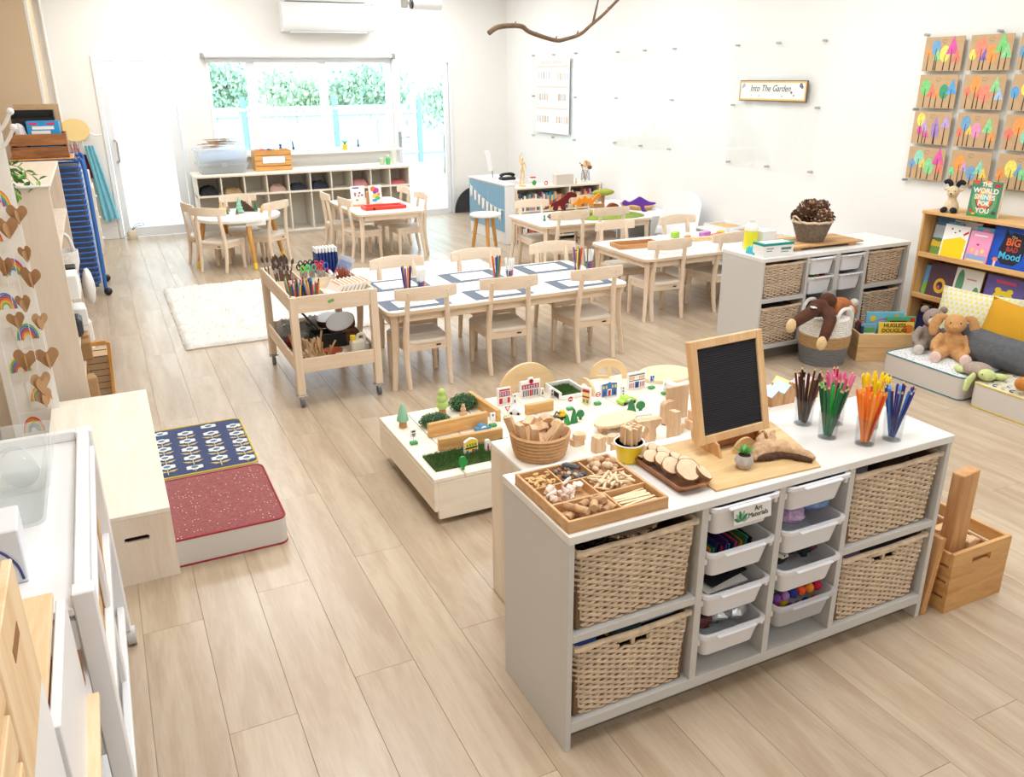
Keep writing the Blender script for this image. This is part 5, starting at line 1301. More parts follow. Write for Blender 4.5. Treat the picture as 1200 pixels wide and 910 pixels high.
ob('digger_arm', M().tube([(-.015, 0, .03), (-.035, 0, .045), (-.05, 0, .025)], .005, 6), mat('digger_grey', (90, 96, 104), .4), dg)
ob('digger_bucket', M().prism([(-.062, .0), (-.045, .0), (-.042, .026), (-.055, .02)], -.013, .013, 'y'), mat('digger_grey', (90, 96, 104), .4), dg)
for sx in (-.014, .014): ob('wheel', M().tube([(sx, -.019, .009), (sx, .019, .009)], .009, 10), BLACK, dg)
def flat_tree(label, x, y, w, h, pts, m_, rz=0): toy('toy_tree', label, 'toy', x, y, M().prism([(u*w, v*h) for u, v in pts], -.006, .006, 'y'), m_, rz, sm=40)
ovt = [(-.15, 0), (.15, 0), (.15, .2), (.5, .35), (.55, .65), (.3, .95), (0, 1), (-.3, .95), (-.55, .65), (-.5, .35), (-.15, .2)]
trt = [(-.5, 0), (.5, 0), (.3, .5), (.12, .85), (0, 1), (-.12, .85), (-.3, .5)]
dgn = mat('toy_dark_green', (44, 130, 74), .45)
flat_tree('bright green paddle tree at the near edge of the grass strip', 1.204, 2.992, .034, .062, ovt, mat('toy_bright_green', (40, 150, 70), .4))
flat_tree('dark green pointed toy tree left of the digger', 1.842, 3.215, .036, .055, trt, mat('toy_bright_green', (40, 150, 70), .4), .1)
flat_tree('tall dark green pointed toy tree near the oval slab', 1.885, 3.222, .04, .075, trt, dgn, .1)
flat_tree('small green leafy toy tree right of the pointed pair', 1.937, 3.25, .035, .05, ovt, dgn)
flat_tree('dark green pointed toy tree in front of the racing car', 2.212, 3.215, .05, .068, trt, dgn)
flat_tree('round dark green toy tree in front of the racing car', 2.262, 3.208, .045, .052, ovt, dgn)
# wooden arches
ARW = wood('arch_ply', (236, 208, 162), (226, 194, 146), 0, 1, .5)
def arch(label, x, y, rz, ro, ri, th, holes=1):
    t = T('wooden_arch', label, 'arch', x, y, HP, rz)
    outer = arcp(0, 0, ro, 0, 180, 24); inner = arcp(0, 0, ri, 180, 0, 20, ri*.95)
    ob('arch_body', M().prism(outer+inner, -th/2, th/2, 'y'), ARW, t, smooth=40)
    return t
arch('large pale plywood arch standing at the back of the platform', 1.875, 3.705, -.08, .165, .078, .018)
arch('small pale plywood arch standing end-on beside the grass box', 2.15, 3.56, rad(-83), .08, .052, .014)
t = arch('pale plywood double arch at the back right of the platform', 2.385, 3.70, rad(-28), .11, .072, .016)
t.location.z = HP
ob('arch_divider', M().box(-.012, .012, -.0079, .0079, .012, .072, .001), ARW, t); ob('arch_plinth', M().box(-.072, -.0, -.0079, .0079, 0, .014, .001), ARW, t)
toy('white_slab', 'white foam slab with a notch at the right end of the platform', 'block', 2.60, 3.33, M().box(-.09, .09, -.04, .04, 0, .04, .004).box(-.09, -.05, -.04, .04, .04, .07, .004), mat('foam_white', (240, 238, 234), .6), .1)
toy('round_slab', 'pale round plywood slab at the far right of the platform', 'slab', 2.68, 3.58, M().prism([(.16*math.cos(a*PI/14), .13*math.sin(a*PI/14)) for a in range(28)], 0, .02), pale_disc)
# ================================================================== ON THE LONG TABLE
TT = .5005
matm = mat('slate_blue_mat', (96, 108, 126), .6); drawp = mat('drawing_paper', (244, 244, 242), .6)
for (x0, x1, y0, y1, lab, sk) in [(1.42, 1.83, 4.64, 4.885, 'near left, by the trolley', 0), (1.99, 2.40, 4.64, 4.885, 'near middle', 0), (2.60, 3.02, 4.64, 4.885, 'near right', 0), (1.47, 1.88, 5.13, 5.42, 'far left', 0), (2.03, 2.43, 5.13, 5.42, 'far middle', 0), (2.61, 3.02, 5.13, 5.42, 'far right', 0)]:
    t = T('placemat', f'slate blue placemat with a white sheet on the long table, {lab}', 'placemat', (x0+x1)/2, (y0+y1)/2, TT, 0, 'placemats on the long table')
    w, d = x1-x0, y1-y0
    ob('mat_board', M().box(-w/2, w/2, -d/2, d/2, 0, .002), matm, t, smooth=0); ob('paper_sheet', M().box(-w/2+.08, w/2-.07, -d/2+.045, d/2-.04, .0022, .0030), drawp, t, smooth=0)
cm2 = mesh('marker_cup', M().lathe([(0, 0), (.030, 0), (.033, .085), (.0312, .085), (.0285, .004), (0, .004)], 20), CUP, 40)
mk = [marker_mesh(c) for c in ((230, 70, 60), (60, 160, 90), (40, 60, 150), (246, 150, 50), (120, 70, 160), (60, 60, 70), (250, 210, 60))]
capw = [mesh('capped_marker', M().tube([(0, 0, 0), (0, 0, .07)], .0052, 8, m=1).tube([(0, 0, .07), (0, 0, .15)], .0056, 8, m=0), [WHT, mat('cap_%d' % i, c, .4)]) for i, c in enumerate(((230, 70, 60), (40, 60, 150), (90, 70, 160), (246, 150, 50), (60, 140, 90)))]
for (cx, cy, k, lab) in [(1.672, 5.03, 0, 'left pair, brightly coloured'), (1.755, 4.99, 1, 'left pair, white-ended'), (2.325, 5.06, 0, 'middle pair, brightly coloured'), (2.408, 5.03, 1, 'middle pair, white-ended'), (2.965, 5.07, 0, 'right pair, brightly coloured'), (3.042, 5.04, 1, 'right pair, white-ended')]:
    o = bpy.data.objects.new('marker_cup', cm2); COL.objects.link(o); o.location = (cx, cy, TT)
    tag(o, f'clear cup of markers on the long table, {lab} one', 'cup', 'marker cups on the long table')
    for i in range(9):
        a = i*2.4; q = .006+.0052*i**.5
        p = bpy.data.objects.new('marker', (mk[(i*3+int(cx*7)) % 7] if k == 0 else capw[i % 5])); COL.objects.link(p)
        p.location = (cx+q*math.cos(a)*.8, cy+q*math.sin(a)*.8, TT+.005); p.rotation_euler = (-.12*math.sin(a), .12*math.cos(a), 0)
        tag(p, f'{"brightly coloured" if k == 0 else "white-ended"} marker in a cup of the {lab.split(" ")[0]} pair', 'marker', 'markers on the long table')

# ================================================================== PUZZLE TABLE
pz = wood('puzzle_tray', (208, 156, 104), (184, 130, 80), 0, 2, .5)
t = T('puzzle_tray', 'long shallow brown wooden tray at the left of the puzzle table', 'tray', 3.86, 5.66, TT, -.12)
ob('base', M().box(-.19, .19, -.09, .09, 0, .004), pz, t, smooth=0)
for q in ((-.19, .19, -.09, -.078), (-.19, .19, .078, .09), (-.19, -.178, -.078, .078), (.178, .19, -.078, .078)): ob('side', M().box(q[0], q[1], q[2], q[3], .004, .035, .001), pz, t)
for i, (x_, y_, a) in enumerate(((3.74, 5.36, .2), (3.95, 5.33, -.1), (4.15, 5.40, .4), (3.80, 5.88, .1))):
    TO('paper_puzzle', ['loose pale puzzle sheet at the near left corner', 'loose pale puzzle sheet in front of the tray', 'loose pale puzzle sheet right of the tray', 'loose pale puzzle sheet behind the tray'][i], 'paper', M().box(-.09, .09, -.06, .06, 0, .0015), [mat('sheet_a', (226, 214, 206), .6), mat('sheet_b', (214, 206, 200), .6)][i % 2], x_, y_, TT+.0005, a)
bxs = [((168, 210, 70), 4.38, 5.83, .07, .05, .05, 'lime green toy box on the puzzle table'), ((250, 150, 60), 4.34, 5.60, .04, .04, .06, 'orange toy cup on the puzzle table'), ((120, 190, 220), 4.37, 5.66, .05, .03, .045, 'pale blue toy block on the puzzle table'), ((190, 120, 200), 4.66, 5.78, .12, .05, .035, 'purple toy tray on the puzzle table'), ((250, 90, 60), 4.72, 5.70, .12, .04, .03, 'red orange toy tray on the puzzle table'), ((250, 200, 60), 4.80, 5.74, .06, .05, .04, 'yellow toy tub on the puzzle table')]
for c, x_, y_, a, b, h_, lab in bxs: TO('toy_box', lab, 'toy', M().box(-a/2, a/2, -b/2, b/2, 0, h_, .006), mat('toyb_%d_%d_%d' % c, c, .4), x_, y_, TT, .3)
t = T('wooden_xylophone', 'pale wooden toy rack lying on the puzzle table', 'toy', 4.55, 5.62, TT, -.1)
ob('rack_base', M().box(-.14, .14, -.035, .035, 0, .015, .002), mat('pale_orange_wood', (240, 204, 160), .5), t)
for i in range(6): ob('rack_bar', M().box(-.125+i*.045, -.09+i*.045, -.03, .03, .0155, .028, .002), mat('pale_orange_wood', (240, 204, 160), .5), t)

# ================================================================== DINOSAUR TABLE
def felt_shape(name, label, category, x, y, z, pts, th, m, rz=0, sc=1, flat=False, eye=None):
    pl = [(u*sc, v*sc) for u, v in cat(pts, 4, True)]
    mb = M().prism(pl, -th/2, th/2, 'y') if not flat else M().prism(pl, 0, th)
    o = TO(name, label, category, mb, m, x, y, z, rz, None, smooth=50)
    if eye: ob('eye', M().tube([(eye[0]*sc, -th/2-.002, eye[1]*sc), (eye[0]*sc, th/2+.002, eye[1]*sc)], .005, 8), BLACK, o)
    return o
fm = lambda n, c: mat(n, c, .95, bump=.5, bs=180, var=.05, vs=30)
trex = [(-1, .05), (-.7, .22), (-.35, .45), (0, .58), (.3, .85), (.5, 1.0), (.85, .98), (1.0, .85), (.95, .72), (.62, .70), (.5, .5), (.6, .38), (.42, .38), (.3, .25), (.35, .0), (.12, 0), (.05, .2), (-.1, .22), (-.15, 0), (-.4, 0), (-.35, .25), (-.65, .12)]
felt_shape('felt_dinosaur', 'dark red felt tyrannosaur standing at the left of the dinosaur table', 'toy', 4.14, 7.45, TT+.045, trex, .04, fm('felt_maroon', (110, 34, 34)), -.3, .17, eye=(.62, .9))
stego = [(-1, .1), (-.6, .35), (-.4, .62), (-.2, .5), (0, .75), (.2, .55), (.4, .62), (.55, .45), (.8, .75), (1.05, .85), (1.1, .7), (.85, .5), (.6, .22), (.55, 0), (.35, 0), (.3, .2), (-.2, .2), (-.25, 0), (-.45, 0), (-.5, .18)]
felt_shape('felt_dinosaur', 'orange felt dinosaur with plates beside the dark red one', 'toy', 4.47, 7.52, TT+.045, stego, .04, fm('felt_orange', (240, 150, 40)), -.3, .15, eye=(.95, .77))
felt_shape('felt_dinosaur', 'purple felt dinosaur leaping at the right of the dinosaur table', 'toy', 4.80, 7.05, TT+.035, [(-1, .55), (-.8, .75), (-.5, .62), (-.1, .8), (.2, .95), (.5, .8), (.9, .6), (1.25, .55), (1.2, .45), (.8, .38), (.5, .35), (.55, .1), (.7, 0), (.4, -.02), (.3, .25), (.0, .4), (-.4, .45), (-.7, .4), (-.9, .42)], .04, fm('felt_purple', (108, 62, 170)), -.35, .15)
t = felt_shape('felt_dinosaur', 'rust brown felt creature curled at the back of the green mat', 'toy', 4.68, 7.30, TT+.01, [(-.6, 0), (-.9, .5), (-.6, 1.0), (0, 1.2), (.6, 1.0), (.8, .5), (.5, 0)], .06, fm('felt_rust', (146, 70, 40)), -.2, .07)
felt_shape('grass_cloth', 'large green felt cloth spread over the right half of the dinosaur table', 'cloth', 4.52, 7.12, TT, [(-.34, -.12), (-.05, -.22), (.30, -.18), (.33, .1), (.1, .25), (-.28, .22)], .006, fm('felt_green', (136, 160, 62)), 0, 1, True)
felt_shape('rock_mat', 'mossy olive felt hill at the middle of the dinosaur table', 'cloth', 4.25, 7.30, TT, [(-.16, -.08), (.0, -.13), (.2, -.05), (.18, .1), (-.1, .13)], .035, fm('felt_olive', (158, 156, 76)), 0, 1, True)
R = random.Random(2)
TO('felt_rock', 'brown felt rock at the front of the dinosaur table', 'rock', M().ell((0, 0, .03), (.17, .075, .042), 16, 8, jit=.06), fm('felt_brown', (132, 116, 96)), 4.03, 7.16, TT, -.2, smooth=60)
TO('felt_tree', 'olive felt treetop on a stem behind the orange dinosaur', 'toy', M().ell((0, 0, .17), (.13, .07, .035), 16, 7).cyl(0, 0, 0, .15, .018, n=8, m=1), [fm('felt_olive2', (164, 170, 66)), fm('felt_stem', (186, 140, 100))], 4.72, 7.56, TT+.0, smooth=60)
TO('felt_stump', 'tan felt tree stump in the middle of the dinosaur table', 'toy', M().lathe([(0, 0), (.05, 0), (.032, .05), (.042, .08), (.05, .085), (0, .085)], 12), fm('felt_tan', (196, 150, 110)), 4.53, 7.36, TT+.007)
for i, (x_, y_, c, n) in enumerate(((3.92, 7.06, (206, 176, 130), 'small tan wooden peg animal near the front of the dinosaur table'), (3.80, 7.14, (90, 140, 120), 'small teal toy figure beside the felt rock'), (4.13, 6.98, (100, 150, 140), 'small teal toy figure behind the chair back'), (4.55, 7.02, (200, 160, 110), 'tiny wooden peg on the green cloth'), (3.93, 7.27, (214, 180, 120), 'pale spotted toy horse in front of the dark red dinosaur'))):
    TO('peg_animal', n, 'toy', M().lathe([(0, 0), (.014, 0), (.012, .02), (.007, .035), (.010, .045), (.008, .056), (0, .06)], 12), mat('peg_%d' % i, c, .6), x_, y_, TT+(.075 if i == 4 else .007 if i == 3 else 0))

# ================================================================== RED FRAME TABLE, ROUND TABLE
redp = mat('red_frame', (232, 62, 46), .4)
t = T('red_track', 'bright red rectangular toy track frame on the small white table', 'toy', 2.68, 8.72, TT, -.02)
ob('track_rail', M().box(-.22, .20, -.11, -.075, 0, .035, .005), redp, t); ob('track_rail', M().box(-.18, .22, .11, .14, 0, .03, .005), redp, t)
ob('track_end', M().box(-.22, -.185, -.07, .11, 0, .03, .005), redp, t); ob('track_end', M().box(.2, .23, -.10, .10, 0, .035, .005), redp, t)
ob('dark_knob', M().cyl(-.13, -.112, .008, .024, .012, n=10), BLACK, t)
def picture_card(label, x, y, z, w, h, rz, lean, spec, name='picture_card', backm=None, group=None, tk=.006, cat_='card'):
    t = T(name, label, cat_, x, y, z, 0, group, (-lean, 0, rz))
    ob('card_board', M().box(-w/2, w/2, 0, tk, 0, h, .0008), backm or PAPER, t, smooth=0)
    mm, ms = M(), []
    for k, s_ in enumerate(spec):
        c = s_[1]; m_ = mat('print_%d_%d_%d' % c, c, .5)
        if m_ not in ms: ms.append(m_)
        i = ms.index(m_); y0 = -.0007-.00012*k
        if s_[0] == 'r': _, _, u0, v0, u1, v1 = s_; mm.box((u0-.5)*w, (u1-.5)*w, y0, 0, v0*h, v1*h, m=i)
        elif s_[0] == 'e': _, _, u, v, ru, rv = s_; mm.prism([((u-.5)*w+ru*w*math.cos(q*PI/9), v*h+rv*h*math.sin(q*PI/9)) for q in range(18)], y0, 0, 'y', m=i)
        elif s_[0] == 'p': mm.prism([((u-.5)*w, v*h) for u, v in s_[2]], y0, 0, 'y', m=i)
    if mm.f:
        o = ob('cover_print' if cat_ == 'book' else 'print', mm, ms, t, smooth=0); o['kind'] = 'stuff'
    return t
st_o = mat('orange_stand', (226, 150, 84), .5)
picture_card('white picture card with small drawings on the small white table', 2.50, 9.02, TT+.012, .16, .2, 0, .15, [('r', (60, 90, 190), .15, .86, .6, .93), ('e', (220, 90, 80), .3, .6, .08, .05), ('e', (80, 90, 130), .62, .62, .07, .05), ('r', (90, 100, 120), .25, .45, .34, .55), ('r', (200, 90, 70), .5, .42, .6, .52), ('r', (90, 100, 120), .7, .46, .85, .54), ('e', (180, 150, 140), .4, .25, .1, .05)])
picture_card('colourful painted card on a wooden stand beside the white card', 2.685, 8.98, TT+.014, .15, .2, .1, .12, [('e', (240, 120, 60), .35, .8, .22, .14), ('e', (210, 60, 150), .6, .72, .2, .14), ('e', (120, 90, 200), .45, .62, .13, .09), ('e', (250, 220, 70), .5, .42, .26, .12), ('e', (90, 190, 150), .65, .3, .2, .1), ('e', (80, 170, 220), .4, .2, .2, .08), ('e', (250, 160, 70), .75, .5, .1, .1)])
TO('card_stand', 'orange wooden card stand under the white picture card', 'stand', M().box(-.10, .08, -.03, .04, 0, .011, .003), st_o, 2.48, 9.01, TT)
TO('card_stand', 'tan wooden block stand beside the painted card', 'stand', M().box(-.02, .02, .02, .05, 0, .15, .003).box(-.02, .18, -.03, .05, 0, .012, .003), wood('tan_stand', (214, 162, 112), (190, 136, 86), 2, 2, .5), 2.605, 8.98, TT)
TR = .5005
def mini_tree(label, x, y, c, h, m2=None):
    t = T('mini_tree', label, 'toy', x, y, TR)
    pr = [(0, .01)]
    for k in range(4): r = .03*(1-k*.22)*h/.1; z = .012+k*h*.23; pr += [(r, z), (r*.55, z+h*.2)]
    pr += [(.002, h*1.05), (0, h*1.06)]
    ob('tree_tiers', M().lathe(pr, 14), mat('mini_%d_%d_%d' % c, c, .6), t); ob('tree_base', M().cyl(0, 0, 0, .012, .02, n=12), brk, t)
mini_tree('natural wooden tiered tree at the left of the round table', 1.09, 9.27, (220, 190, 140), .12)
mini_tree('pale mint tiered tree standing tallest on the round table', 1.25, 9.12, (150, 204, 180), .16)
mini_tree('dark green tiered tree on the right of the driftwood piece', 1.42, 9.15, (50, 110, 70), .09)
mini_tree('short dark green cone tree at the front of the round table', 1.21, 9.02, (50, 100, 70), .055)
TO('bark_piece', 'dark brown bark piece leaning in the middle of the round table', 'bark', M().prism([(-.07, 0), (.09, 0), (.06, .03), (-.02, .10), (-.05, .12), (-.06, .08)], -.02, .02, 'y'), mat('dark_bark', (84, 64, 50), .9, var=.3, vs=40, bump=.8), 1.34, 9.2, TR, -.3)
for i, (x_, y_, r_, h_, c, n) in enumerate(((1.46, 9.05, .018, .05, (214, 170, 110), 'amber wooden peg person on the round table'), (1.5, 9.26, .012, .04, (224, 190, 90), 'small ochre peg at the far right of the round table'), (1.12, 9.10, .02, .04, (60, 140, 100), 'leaning green and tan toy bird on the round table'), (.98, 9.2, .015, .035, (222, 190, 160), 'small pale peg at the left rim of the round table'), (1.16, 9.30, .02, .05, (170, 130, 90), 'brown pine cone standing on the round table'))):
    TO('peg_toy', n, 'toy', M().lathe([(0, 0), (r_, 0), (r_*.95, h_*.5), (r_*.4, h_*.62), (r_*.6, h_*.8), (r_*.45, h_*.95), (0, h_)], 12), mat('pegt_%d' % i, c, .6), x_, y_, TR, smooth=60)
TO('felt_leaf', 'small yellow felt piece at the right edge of the round table', 'toy', M().ell((0, 0, .004), (.04, .02, .004), 10, 5), mat('pegt_y', (246, 214, 40), .7), 1.53, 9.22, TR, .3)

# ================================================================== CUBBY CONTENTS AND ITEMS ON CUBBIES
cl = [(0, (40, 42, 48), 'black clothes bundled in the first cubby from the left', .10), (1, (176, 150, 110), 'khaki hat and shoes in the second cubby', .07), (3, (196, 160, 150), 'pinkish folded clothes in the fourth cubby', .08), (4, (52, 54, 66), 'dark clothes in the fifth cubby', .07), (5, (46, 48, 60), 'dark blue clothes in the sixth cubby', .09), (7, (206, 140, 140), 'rose pink cloth in the eighth cubby', .08), (9, (204, 110, 110), 'red cloth hanging over the last cubby', .05)]
for i, c, lab, hh_ in cl:
    cloth_lump('folded_clothes', lab, 'clothes', .99+(bx[i]+bx[i+1])/2+.008, 10.68, .522+hh_*.36, .105, .14, hh_*.6, mat('clothes_%d' % i, c, .9), None, i)
t = T('storage_tub', 'large clear plastic tub holding pale papers at the left end of the cubbies', 'tub', 1.34, 10.80, .753)
clt = milky('clear_tub', (236, 240, 244), .68, .15)
def open_tub(t, w, d, h, m, th=.006, nm='tub_body'):
    secs = [(w*.9, d*.9, 0), (w, d, h-.02), (w+.03, d+.03, h-.02), (w+.03, d+.03, h), (w-.01, d-.01, h), (w*.9-.012, d*.9-.012, .006)]
    vs = []; n = 16
    for a, b, z in secs: vs += [(u, v, z) for u, v in rrect(a, b, .03, 3)]
    fs = [tuple(range(n))]+[(i*n+k, i*n+(k+1) % n, (i+1)*n+(k+1) % n, (i+1)*n+k) for i in range(5) for k in range(n)]+[tuple(5*n+k for k in range(n))]
    return ob(nm, M().add(vs, fs), m, t, smooth=40)
open_tub(t, .56, .36, .12, clt)
ob('latch', M().box(-.03, .03, -.2, -.185, .08, .125, .004), clt, t)
t = T('storage_tub', 'clear plastic tub stacked on top of another, with sticks across it', 'tub', 1.34, 10.80, .875)
open_tub(t, .60, .38, .165, clt)
cloth_lump('paper_bundle', 'pale blue papers inside the upper clear tub', 'paper', 1.34, 10.8, .95, .24, .14, .06, mat('pale_blue_paper', (176, 196, 226), .8), None, 60)
cloth_lump('cable_bundle', 'grey items inside the lower clear tub', 'paper', 1.34, 10.8, .80, .22, .12, .04, mat('grey_bits', (150, 146, 140), .8, var=.3, vs=30), None, 61)
rs = random.Random(4)
for i in range(16):
    c = [(178, 142, 108), (150, 120, 92), (206, 176, 140)][i % 3]; L = rs.uniform(.2, .36)
    TO('thin_stick', 'thin brown stick lying across the top clear tub', 'stick', M().tube([(-L/2, 0, 0), (0, .004, .004), (L/2, 0, 0)], [.004, .005, .003], 5), mat('stick_%d' % (i % 3), c, .8), 1.28+rs.uniform(-.05, .22), 10.78+rs.uniform(-.08, .06), 1.048+.0065*i, rs.uniform(-.35, .3), 'sticks on the clear tub')
pine_c = wood('crate_amber', (232, 178, 106), (206, 146, 78), 0, 1.5, .5)
def slat_crate(label, x, y, z, w, d, h, ns, m, rz=0, hole=False, lab=None, th=.012, cat_='crate'):
    t = T('wooden_crate', label, cat_, x, y, z, rz)
    g = .012; sh = (h-g*(ns-1))/ns
    for k in range(ns):
        for yy in (0, d-th): ob('slat', M().box(th, w-th, yy, yy+th, k*(sh+g), k*(sh+g)+sh, .0015), m, t)
    for xx in (0, w-th):
        if hole and xx > 0 or hole and xx == 0:
            e_ = M(); c_ = d/2; e_.box(xx, xx+th, 0, c_-.045, 0, h).box(xx, xx+th, c_+.045, d, 0, h).box(xx, xx+th, c_-.045, c_+.045, 0, h*.74).box(xx, xx+th, c_-.045, c_+.045, h*.86, h)
            ob('end_board', e_, m, t, smooth=0)
        else: ob('end_board', M().box(xx, xx+th, 0, d, 0, h, .0015), m, t)
    ob('base_board', M().box(th, w-th, th, d-th, 0, .008), m, t, smooth=0)
    return t
t = slat_crate('small amber slatted crate with a white label on the cubbies', 1.72, 10.72, .753, .44, .26, .24, 4, pine_c)
ob('paper_label', M().box(.09, .36, -.003, -.0005, .09, .17), PAPER, t, smooth=0)
ob('label_frame', M().box(.085, .365, -.002, -.0003, .085, .175), mat('label_edge', (150, 100, 90), .6), t, smooth=0)
for i, (dx, c) in enumerate(((.12, (200, 90, 70)), (.2, (80, 80, 90)), (.3, (210, 180, 160)))): lump('small_item', ['red item poking out of the amber crate', 'dark item poking out of the amber crate', 'pale item poking out of the amber crate'][i], 'toy', 1.72+dx, 10.85, .97, (.04, .04, .035), mat('item_%d' % i, c, .7), None, 70+i)
def bottle(label, x, y, z, r, h, c, cap, name='bottle'):
    t = T(name, label, 'bottle', x, y, z)
    ob('bottle_body', M().lathe([(0, 0), (r*.95, 0), (r, .01), (r, h*.62), (r*.8, h*.74), (r*.35, h*.82), (r*.35, h*.88), (0, h*.88)], 16), c, t, smooth=50)
    ob('bottle_cap', M().lathe([(0, h*.86), (r*.42, h*.86), (r*.4, h), (0, h)], 12), cap, t)
    return t
bottle('tall clear pump bottle at the right end of the cubbies', 3.50, 10.78, .753, .035, .27, milky('clear_soap', (240, 238, 225), .4), WHT)
bottle('small green and white bottle on the right end of the cubbies', 3.41, 10.76, .753, .03, .12, mat('bottle_green', (90, 190, 110), .4), WHT)
TO('glass_jar', 'little pale green jar beside the green bottle on the cubbies', 'jar', M().lathe([(0, 0), (.03, 0), (.03, .08), (.02, .09), (0, .09)], 14), mat('jar_green', (190, 206, 170), .3), 3.33, 10.76, .753)
t = T('potted_plant', 'tiny green plant in a yellow pot on the window sill', 'plant', 2.955, 11.14, .93)
ob('plant_pot', M().lathe([(0, 0), (.025, 0), (.032, .07), (.028, .07), (.022, .01), (0, .01)], 14), mat('yellow_sill_pot', (250, 200, 40), .5), t)
lv = M()
for k in range(9): a = k*.7; lv.tube([(0, 0, .06), (.02*math.cos(a), .02*math.sin(a), .1), (.045*math.cos(a), .03*math.sin(a), .125)], [.003, .005, .001], 4)
ob('plant_leaves', lv, lf_, t)['kind'] = 'stuff'
TO('paper_cup', 'white paper cup on the middle of the window sill', 'cup', M().lathe([(0, 0), (.03, 0), (.036, .09), (0, .09)], 14), WHT, 2.52, 11.14, .93)
TO('sill_figure', 'small dark and blue figure on the window sill behind the crate', 'toy', M().ell((0, 0, .04), (.02, .018, .04), 10, 7).ell((.0, 0, .09), .018, 8, 6), mat('dark_blue_fig', (70, 80, 120), .6), 2.12, 11.14, .93)

# ================================================================== BLUE UNIT, BOOKCASE
blue = mat('dusty_blue_panel', (132, 176, 204), .5); bwh = mat('unit_white', (238, 238, 238), .4)
t = T('blue_unit', 'white display unit with dusty blue cloth panels facing the round table', 'cabinet', 4.075, 8.60)
ob('end_panel', M().box(0, .125, 0, .02, 0, .66, .003), bwh, t)
ob('carcass', M().box(.012, .125, .02, .36, 0, .66, .002), bwh, t)
ob('carcass', M().box(.012, .40, .36, 1.05, 0, .66, .002), bwh, t)
for a, b in ((.03, .50), (.53, 1.04)): ob('blue_panel', M().box(.002, .012, a, b, .14, .645, .002), blue, t)
ob('top_board', M().box(-.005, .13, -.005, .36, .66, .675, .003).box(-.005, .40, .36, 1.06, .66, .675, .003), bwh, t)
t = T('bunting', 'white paper flag bunting hung across the blue panels', 'bunting', 4.068, 8.6)
p_ = []
for i in range(13): u = i/12; p_.append((0, 1.02-u*1.0, .60-.21*(1-(1-u)**2)*1.0+.0*u))
ob('string', M().tube(p_, .002, 4), WHT, t)
for i in range(8):
    u = (i+.6)/8.6; yy = 1.02-u; zz_ = .60-.21*(1-(1-u)**2)
    ob('flag', M().prism([(yy+.042, zz_), (yy-.042, zz_), (yy-.03, zz_-.135), (yy, zz_-.105), (yy+.03, zz_-.135)], -.003, -.001, 'x'), PAPER, t, smooth=0)
t = T('bookcase', 'low birch bookcase packed with small books behind the dinosaur table', 'bookcase', 4.205, 8.60)
w, d, h = 1.13, .33, .63
ob('top_board', M().box(0, w, 0, d, h-.022, h, .002), PALEX, t); ob('side_panel', M().box(0, .022, 0, d, 0, h-.022, .002), BIRCH, t); ob('side_panel', M().box(w-.022, w, 0, d, 0, h-.022, .002), BIRCH, t)
ob('back_panel', M().box(.022, w-.022, d-.012, d, 0, h-.022), CUBM, t, smooth=0)
for z in (.04, .345): ob('shelf', M().box(.022, w-.022, 0, d-.012, z, z+.018, .002), PALEX, t)
ob('divider', M().box(.70, .716, 0, d-.012, .363, h-.022, .002), PALEX, t)
rb_ = random.Random(8)
pal = [(214, 150, 120), (120, 170, 186), (240, 214, 170), (90, 100, 120), (190, 60, 60), (230, 200, 90), (120, 140, 90), (240, 236, 226), (60, 140, 200), (200, 140, 170), (150, 110, 80), (220, 190, 150), (90, 90, 100), (236, 160, 110)]
bms = [mesh('small_book', M().box(-.5, .5, -.5, .5, 0, 1).box(-.47, .47, -.502, -.5, .25, .6, m=1), [mat('spine_%d' % i, c, .6), mat('spine_t%d' % (i % 3), [(240, 236, 226), (60, 60, 70), (200, 90, 80)][i % 3], .6)], 0) for i, c in enumerate(pal)]
def book_row(x0, x1, z, hmax, n, lab, grp):
    x = x0; i = 0
    while x < x1-.02:
        wd = rb_.uniform(.012, .03); hh_ = hmax*rb_.uniform(.68, .97)
        o = bpy.data.objects.new('small_book', rb_.choice(bms)); COL.objects.link(o); o.location = (x+wd/2, 8.60+.105, z); o.scale = (wd*.96, .16, hh_)
        tag(o, lab, 'book', grp); x += wd
book_row(4.235, 4.90, .3635, .21, 0, 'small book standing on the upper shelf of the low bookcase', 'small books on the bookcase')
book_row(4.925, 5.29, .3635, .21, 0, 'small book in the right section of the low bookcase', 'small books in the right bookcase section')
book_row(4.235, 5.29, .0585, .24, 0, 'small book on the lower shelf of the low bookcase', 'small books on the lower bookcase shelf')
# items on the unit tops
hz = .6755
t = T('desk_lamp', 'slim white upright lamp standing on the blue unit', 'lamp', 4.22, 9.25, hz)
ob('lamp_base', M().cyl(0, 0, 0, .012, .05, n=20), bwh, t); ob('lamp_stem', M().tube([(0, 0, .012), (-.005, 0, .10)], .008, 8), STEEL, t)
ob('lamp_panel', M().box(-.03, .03, -.008, .008, .09, .33, .004, T=Mt(rx=0, ry=rad(-14))), bwh, t)
t = T('telephone', 'black desk phone with a curved handset on the blue unit', 'telephone', 4.32, 9.06, hz)
ob('phone_base', M().box(-.09, .09, -.06, .06, 0, .03, .01), BLACK, t); ob('handset', M().tube(cat([(-.09, 0, .045), (-.04, 0, .065), (.04, 0, .065), (.09, 0, .045)], 4), [.02, .021, .02, .018, .016, .015, .015, .016, .018, .02, .021, .021, .02], 8), BLACK, t)
BZ = .6305
t = T('artist_mannequin', 'jointed wooden artist mannequin on the bookcase', 'mannequin', 4.36, 8.74, BZ)
mn2 = mat('mannequin_wood', (232, 196, 134), .45)
ob('mannequin_base', M().cyl(0, 0, 0, .012, .045, n=20).tube([(0, .02, .012), (0, .02, .14)], .003, 6), mn2, t)
